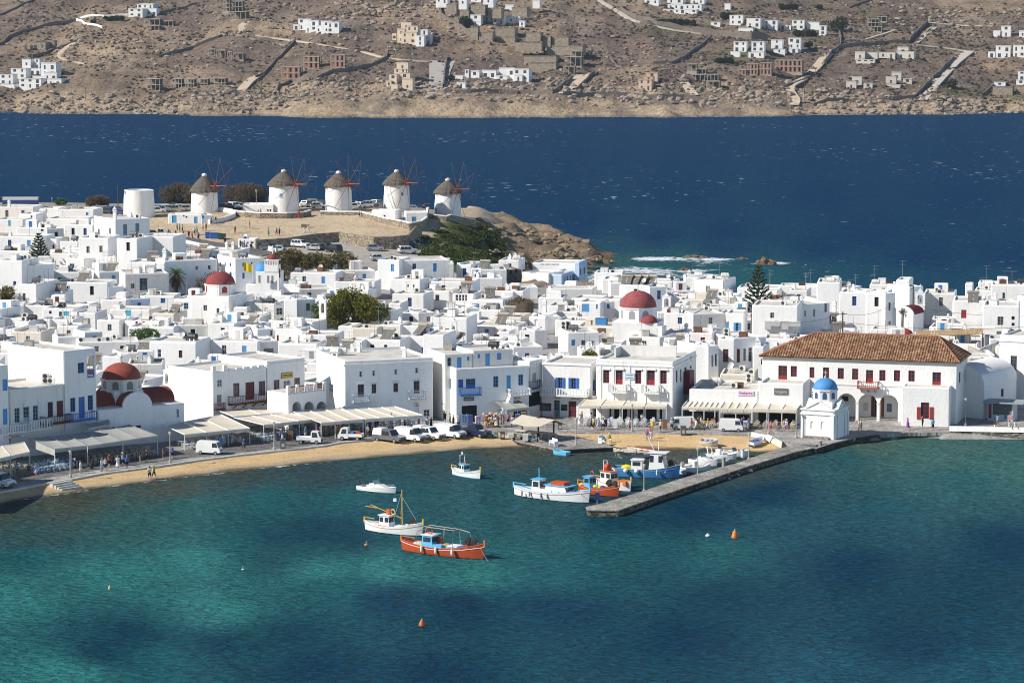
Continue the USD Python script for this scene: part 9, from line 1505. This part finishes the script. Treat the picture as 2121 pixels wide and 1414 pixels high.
shell('tall narrow concrete frame beside the stone gardens','c',[(465,578,415,460,2,1),(420,580,462,540,3,1),(410,520,540,610,2,1)]);shell('stepping concrete frames on the brown slope right of centre','c',[(1418,1510,520,580,2,1),(1480,1590,560,600,3,1),(1445,1585,605,665,3,1),(1580,1690,605,660,3,1),(1575,1700,660,722,2,1)])
shell('wide red brick shell with empty windows left of the long lane','c',[(1905,2010,520,610,3,2),(1838,1910,568,612,2,1),(2010,2120,512,610,3,2),(2120,2380,490,590,6,2)],True);shell('small three storey concrete frame high on the right slope','d',[(843,955,155,215,3,2),(865,975,215,260,3,1),(920,1015,135,175,2,1)])
def far_wall(label,reg,pts,h=1.5,mat=None):
 ox,oy=HOR[reg];w=[hill(ox+a/3.928,oy+b/3.928)for a,b in pts];fine=[]
 for a,b in zip(w[:-1],w[1:]):
  n=max(1,int(np.linalg.norm(b-a)/4));
  for k in range(n):p=a+(b-a)*k/n;fine.append(np.array([p[0],p[1],hill_z(p[0],p[1])]))
 fine.append(w[-1]);V,F=[],[];rnd=np.random.RandomState(len(label))
 for i,p in enumerate(fine):
  q=fine[min(i+1,len(fine)-1)]-fine[max(i-1,0)];n=np.array([-q[1],q[0],0]);n=n/(np.linalg.norm(n)+1e-9)*.4;hh=h*.8*rnd.uniform(.85,1.15);V+=[p-n-[0,0,1],p+n-[0,0,1],p+n*.8+[0,0,hh],p-n*.8+[0,0,hh]]
 for i in range(len(fine)-1):a=4*i;F+=[[a,a+1,a+5,a+4],[a+1,a+2,a+6,a+5],[a+2,a+3,a+7,a+6],[a+3,a,a+4,a+7]]
 mb=MB();mb.add(V,F);single('stone_wall',label,'wall',mb,mat or M((.17,.14,.12),.95,.1,.35,.8),group='dry stone walls on the far hillside')
for reg,pts,h,lab in[('a',[(0,375),(70,315),(180,270),(310,235),(480,200),(625,165)],2.2,'dark stone wall climbing from the left edge to the villa garden'),('a',[(270,470),(420,420),(560,370),(640,340)],2.0,'stone wall above the curved track on the left'),('a',[(1300,470),(1450,430),(1560,400),(1700,340),(1780,310),(1860,275)],2.0,'long stone wall rising right across the left slope'),('a',[(1240,140),(1400,90),(1600,38)],1.6,'stone wall running up right of the lone white villa'),('a',[(0,130),(150,60),(290,0)],1.4,'stone wall in the top left corner of the hills'),('b',[(0,640),(100,570),(160,500),(240,420),(320,335)],1.8,'curving stone wall below the four cube villas'),('b',[(505,645),(600,600),(720,585),(880,555),(1000,520),(1060,480),(1075,440)],2.4,'thick S-shaped stone wall in the middle of the hillside'),('b',[(155,780),(185,710),(290,670),(440,655)],2.0,'stone wall turning down to the shore below the brick shells'),('b',[(1480,60),(1510,140),(1600,190),(1690,250),(1790,320),(1910,370)],2.6,'tall sunlit garden wall left of the upper white villas'),('b',[(1555,480),(1535,600),(1525,720)],2.6,'shaded wall along the steep concrete ramp'),('b',[(1530,765),(1750,760),(2000,762),(2130,765)],2.4,'long coast wall below the white villa with a carport'),('c',[(0,765),(160,765),(335,765)],2.4,'coast wall left of the sandy driveway'),('c',[(335,765),(420,700),(485,645)],2.4,'stone wall on the left of the sandy driveway'),('c',[(500,755),(590,680),(670,605)],2.4,'stone wall on the right of the sandy driveway'),('c',[(420,775),(700,785),(950,790),(1200,795),(1400,805),(1550,825)],2.6,'long dark coast wall in the middle of the shore'),('c',[(1150,530),(1300,520),(1400,480),(1480,415),(1560,370),(1615,320)],2.0,'winding stone wall up the brown slope'),('c',[(880,55),(900,100),(1020,165),(1180,205),(1400,255),(1480,265)],3.0,'sunlit wall bordering the winding upper road'),('c',[(805,480),(850,545),(930,600)],1.6,'short pale wall slanting down the brown slope'),('c',[(1480,270),(1700,300),(1950,320),(2080,330)],4.5,'high stone retaining wall under the row of terraced villas'),('d',[(415,865),(700,835),(1000,815),(1230,800),(1310,720),(1370,665)],2.2,'coast wall turning up beside the straight concrete lane'),('d',[(1395,640),(1480,550),(1555,475)],2.2,'dark wall along the middle of the straight concrete lane'),('d',[(480,545),(560,430),(620,395),(800,370),(1000,360),(1190,355)],2.2,'long dark wall under the dry upper field'),('d',[(1190,355),(1260,270),(1340,190)],2.6,'black wall beside the short upper lane'),('d',[(180,715),(290,680),(385,640)],2.0,'short wall beside the sandy track near the shore'),('d',[(630,380),(635,310),(620,255)],1.8,'thin pale wall right of the terraced villas'),('d',[(710,70),(800,30),(900,0)],1.6,'stone wall at the top of the right slope'),('d',[(1640,155),(1800,165),(1960,160)],1.8,'dark terrace wall at the top right of the hills'),('d',[(1790,780),(1850,730),(1880,700)],1.8,'wall slanting up to the shore house')]:far_wall(lab,reg,pts,h)
TRK=M((.5,.41,.3),.95,.1,.15,.3);CONC=M((.46,.42,.36),.9,.15,.12,.3)
for nm,reg,pts,w,m_ in[('lane','d',[(1300,820),(1400,690),(1500,580),(1600,470),(1650,420)],[4.5,5.5,5.5,6,10],CONC),('lane','d',[(1235,355),(1310,290),(1385,230)],4.5,CONC),('lane','b',[(1470,770),(1490,650),(1500,560),(1520,500)],[11,10,11,14],M((.36,.34,.31),.9,.15,.1,.3)),('track','b',[(320,335),(500,360),(700,395),(900,430),(1050,475),(1250,495),(1450,505)],2.6,TRK),('track','d',[(220,860),(270,800),(180,740),(200,700),(330,650),(420,570),(500,470),(590,400)],[9,7,6,4.5,5,5,5,4],TRK),('track','c',[(380,770),(470,720),(560,640),(600,600)],[7,7,7,9],TRK),('track','a',[(1960,740),(2030,660),(2120,600)],5,TRK),('lane','c',[(700,0),(820,70),(960,160),(1180,220),(1450,270),(1700,285)],3.2,CONC),('track','a',[(640,330),(520,400),(470,450),(550,500),(700,520)],3,TRK),('track','a',[(1990,260),(1950,215),(2010,180)],[5,4,4],TRK),('track','d',[(620,385),(850,320),(1050,260),(1150,200)],1.8,TRK),('track','d',[(1350,185),(1600,210),(1880,215)],1.8,CONC),('track','d',[(1210,365),(1450,385),(1620,410),(1740,435)],[3,4,6,3],CONC),('track','c',[(1480,780),(1420,700),(1400,650)],[6,5,3],TRK),('track','b',[(0,290),(200,320),(330,335)],3,TRK)]:
 ox,oy=HOR[reg];ribbon(nm,None,[(ox+a/3.928,oy+b/3.928)for a,b in pts],w,m_,hill,.35)
far_wall('white garden wall of the lone white villa on the left','a',[(620,168),(700,205),(835,230)],1.4,FW);far_wall('white upper garden wall of the lone white villa','a',[(650,155),(850,140),(1040,128)],1.4,FW)
for k,(reg,x,yt,yb,lab)in enumerate([('b',282,290,385,'power pole by the four cube villas'),('b',1352,630,775,'power pole left of the steep concrete ramp'),('b',46,655,815,'power pole on the shore below the brick shells'),('a',696,710,815,'power pole on the shore right of the far left villas'),('c',700,740,800,'power pole on the coast wall, centre'),('c',1253,685,780,'power pole behind the peach house'),('c',1018,120,195,'power pole on the winding upper road'),('c',1620,215,300,'power pole left of the terraced villas'),('d',338,645,815,'tall power pole by the sandy track'),('d',430,550,665,'power pole above the sandy track'),('d',515,450,540,'power pole at the foot of the long dark wall'),('d',1422,690,800,'power pole left of the round shrub'),('b',2055,680,760,'power pole below the white villa with a carport'),('b',1078,340,445,'power pole above the S-shaped wall')]):
 ox,oy=HOR[reg];q=hill(ox+x/3.928,oy+yb/3.928);H=(yb-yt)/3.928/(FPX/q[1]);t=Thing('power_pole',lab,'pole',q,0,'power poles on the far hillside');mb=MB();mb.tube([(0,0,-1),(0,0,H)],.16,6,.12);mb.box(-.9,.9,-.06,.06,H-.6,H-.45);t.part('shaft',mb,M((.11,.09,.075),.9,.1,.2))
for reg,x0,x1,yt,yb,lab in[('d',535,690,130,265,'dense dark tree beside the terraced villas'),('d',1480,1570,630,720,'round dark shrub on the dry field near the straight lane'),('a',735,780,160,205,'small garden tree of the lone white villa'),('d',120,300,30,78,'line of dark bushes at the top of the rocky slope'),('c',1600,1800,100,160,'dark bushes below the tiny chapel'),('c',1190,1500,150,200,'green bushes on the slope under the hotel'),('c',1660,1840,465,515,'green bushes under the lower terraced villas'),('b',1560,1620,580,660,'bush at the left corner of the white villa with a carport'),('d',330,400,340,400,'dark garden bush at the end of the lower terraced villas'),('b',1600,1760,130,220,'dark garden trees left of the upper white villas'),('d',420,480,35,80,'lone dark bush on the upper rocks'),('d',245,450,240,300,'ivy green hedge under the terraced villas'),('a',840,1020,132,168,'green hedge of the lone white villa')]:
 ox,oy=HOR[reg];a,b=ox+x0/3.928,ox+x1/3.928;q=hill((a+b)/2,oy+yb/3.928);s_=FPX/q[1];W,H=(b-a)/s_,(yb-yt)/3.928/s_;t=Thing('hill_bush',lab,'bush',q);mb=MB();rnd=np.random.RandomState(int(x0));r_=min(H*.55,W/2)
 for k in range(max(2,int(W/r_*1.3))):leafball(mb,np.array([rnd.uniform(-.5,.5)*(W-r_),rnd.uniform(-1,1)*r_*.5,H*rnd.uniform(.3,.6)]),r_,int(70+20*r_*r_),.5,rnd)
 t.part('foliage',mb,LEAF((.035,.05,.018),(.1,.115,.04)))
# ========= the summer haze over the bay
mb=MB();mb.box(-700,700,-60,2640,-30,245)
single('haze',None,None,mb,usdkit.material(stage,'/World/Looks/haze_air',{'v':('principled_volume',{'color':(.7,.83,1.0),'density':0.000035,'anisotropy':0.2})},[],volume='v.volume'),kind='stuff')
# ========= labels of the many: what each thing is, and what it stands beside
_lm=[('the old mill stump',285,425),('the first thatched windmill',421,420),('the second windmill',586,415),('the middle windmill',700,415),('the fourth windmill',821,415),('the last windmill',927,425),('the palm tree',365,580),('the left Norfolk pine',80,515),('the small crimson dome',457,590),('the tiered church tower',560,570),('the bushes below the car park',640,550),('the large green tree',735,635),('the broad crimson dome',1321,630),('the right Norfolk pine',1571,585),('the sea restaurant',1160,560),('the reed screen',1083,630),('the rust red dome',248,775),('the yellow name sign',594,776),('the corniced building',806,800),('the blue door house',1010,800),('the blue shutter house',1173,800),('the red door building',1314,790),('the pink lettering',1543,813),('the tiled roof',1790,715),('the weathered wall with ducts',1620,650),('the thick utility pole',1890,640),('the timber pergola',1965,690),('the pale blue gable',286,628),('the left bushy tree',12,605),('the low bright green treetop',290,690),('the three storey house',165,780),('the blank shaded white building',880,555),('the pale blue wall by the slope',997,560),('the blue doored mill cottage',385,450),('the blue waste containers',440,490),('the blue generator',1247,672),('the arched terrace',637,840),('the market stall',1110,890),('the loaded flatbed truck',727,905),('the tall grey bin',586,915),('the chapel with the blue dome',1705,860),('the town hall arcade',1800,850),('the kiosk',2075,850),('the white delivery van',434,930),('the long grey awning',240,900),('the logo minivan',1514,885),('the yellow litter bin',1352,880),('the hat stand',1018,870),('the black roof tank',681,573),('the two windowed flat with open blue shutters',1528,680),('the row of solar heaters',1325,590),('the dark stone house',1055,560),('the service kiosk',512,495)]
def _words(s):return len(s.split())
_b={};_used=set()
for prim,desc,p in AUTO:
 px,py=proj(p);k=min(range(len(_lm)),key=lambda i:((_lm[i][1]-px))**2+(1.6*(_lm[i][2]-py))**2);nm,lx,ly=_lm[k];dx,dy=px-lx,py-ly;r=math.hypot(dx,dy*1.6)
 if r<14:rel='close by'
 else:
  q='just ' if r<38 else '' if r<85 else 'well '
  rel=q+(('right of' if dx>0 else 'left of')if abs(dx)>abs(dy)*1.6 else('in front of' if dy>0 else 'behind'))
 _b.setdefault((desc,rel,nm),[]).append((px,py,prim))
ORD=['second','third','fourth','fifth','sixth','seventh','eighth','ninth','tenth','eleventh','twelfth']
for(desc,rel,nm),its in _b.items():
 its.sort(key=lambda t:t[0]);n=len(its)
 for i,(px,py,prim)in enumerate(its):
  d=desc;pre='' if n==1 else('leftmost ' if i==0 else 'rightmost ' if i==n-1 else(ORD[i-1]if i-1<len(ORD)else f'number {i + 1}')+' from left, ')
  lab=f'{pre}{d}, {rel} {nm}'
  if _words(lab)>16:
   for cut_ in(' on a flat roof',' on the windmill hill',' half hidden among roofs',' in the row parked',' below the blue door house',' on the bed of the loaded flatbed truck',' at a cafe table under an awning',' near the shaded cafes',' by the parked vehicles',' near the souvenir stalls',' before the red door building',' before the cafes',' on the square',' on the outer edge of the pier',' parked on the hill car park',' flat-roofed'):
    if _words(lab)>16:lab=lab.replace(cut_,'')
  if _words(lab)>16:lab=' '.join(lab.split()[:16])
  if lab in _used:
   k2=sorted(range(len(_lm)),key=lambda i:((_lm[i][1]-px))**2+(1.6*(_lm[i][2]-py))**2)[1];lab=' '.join(f'{desc}, also near {_lm[k2][0]}'.split()[:16])
  _used.add(lab);prim.SetCustomDataByKey('label',lab)
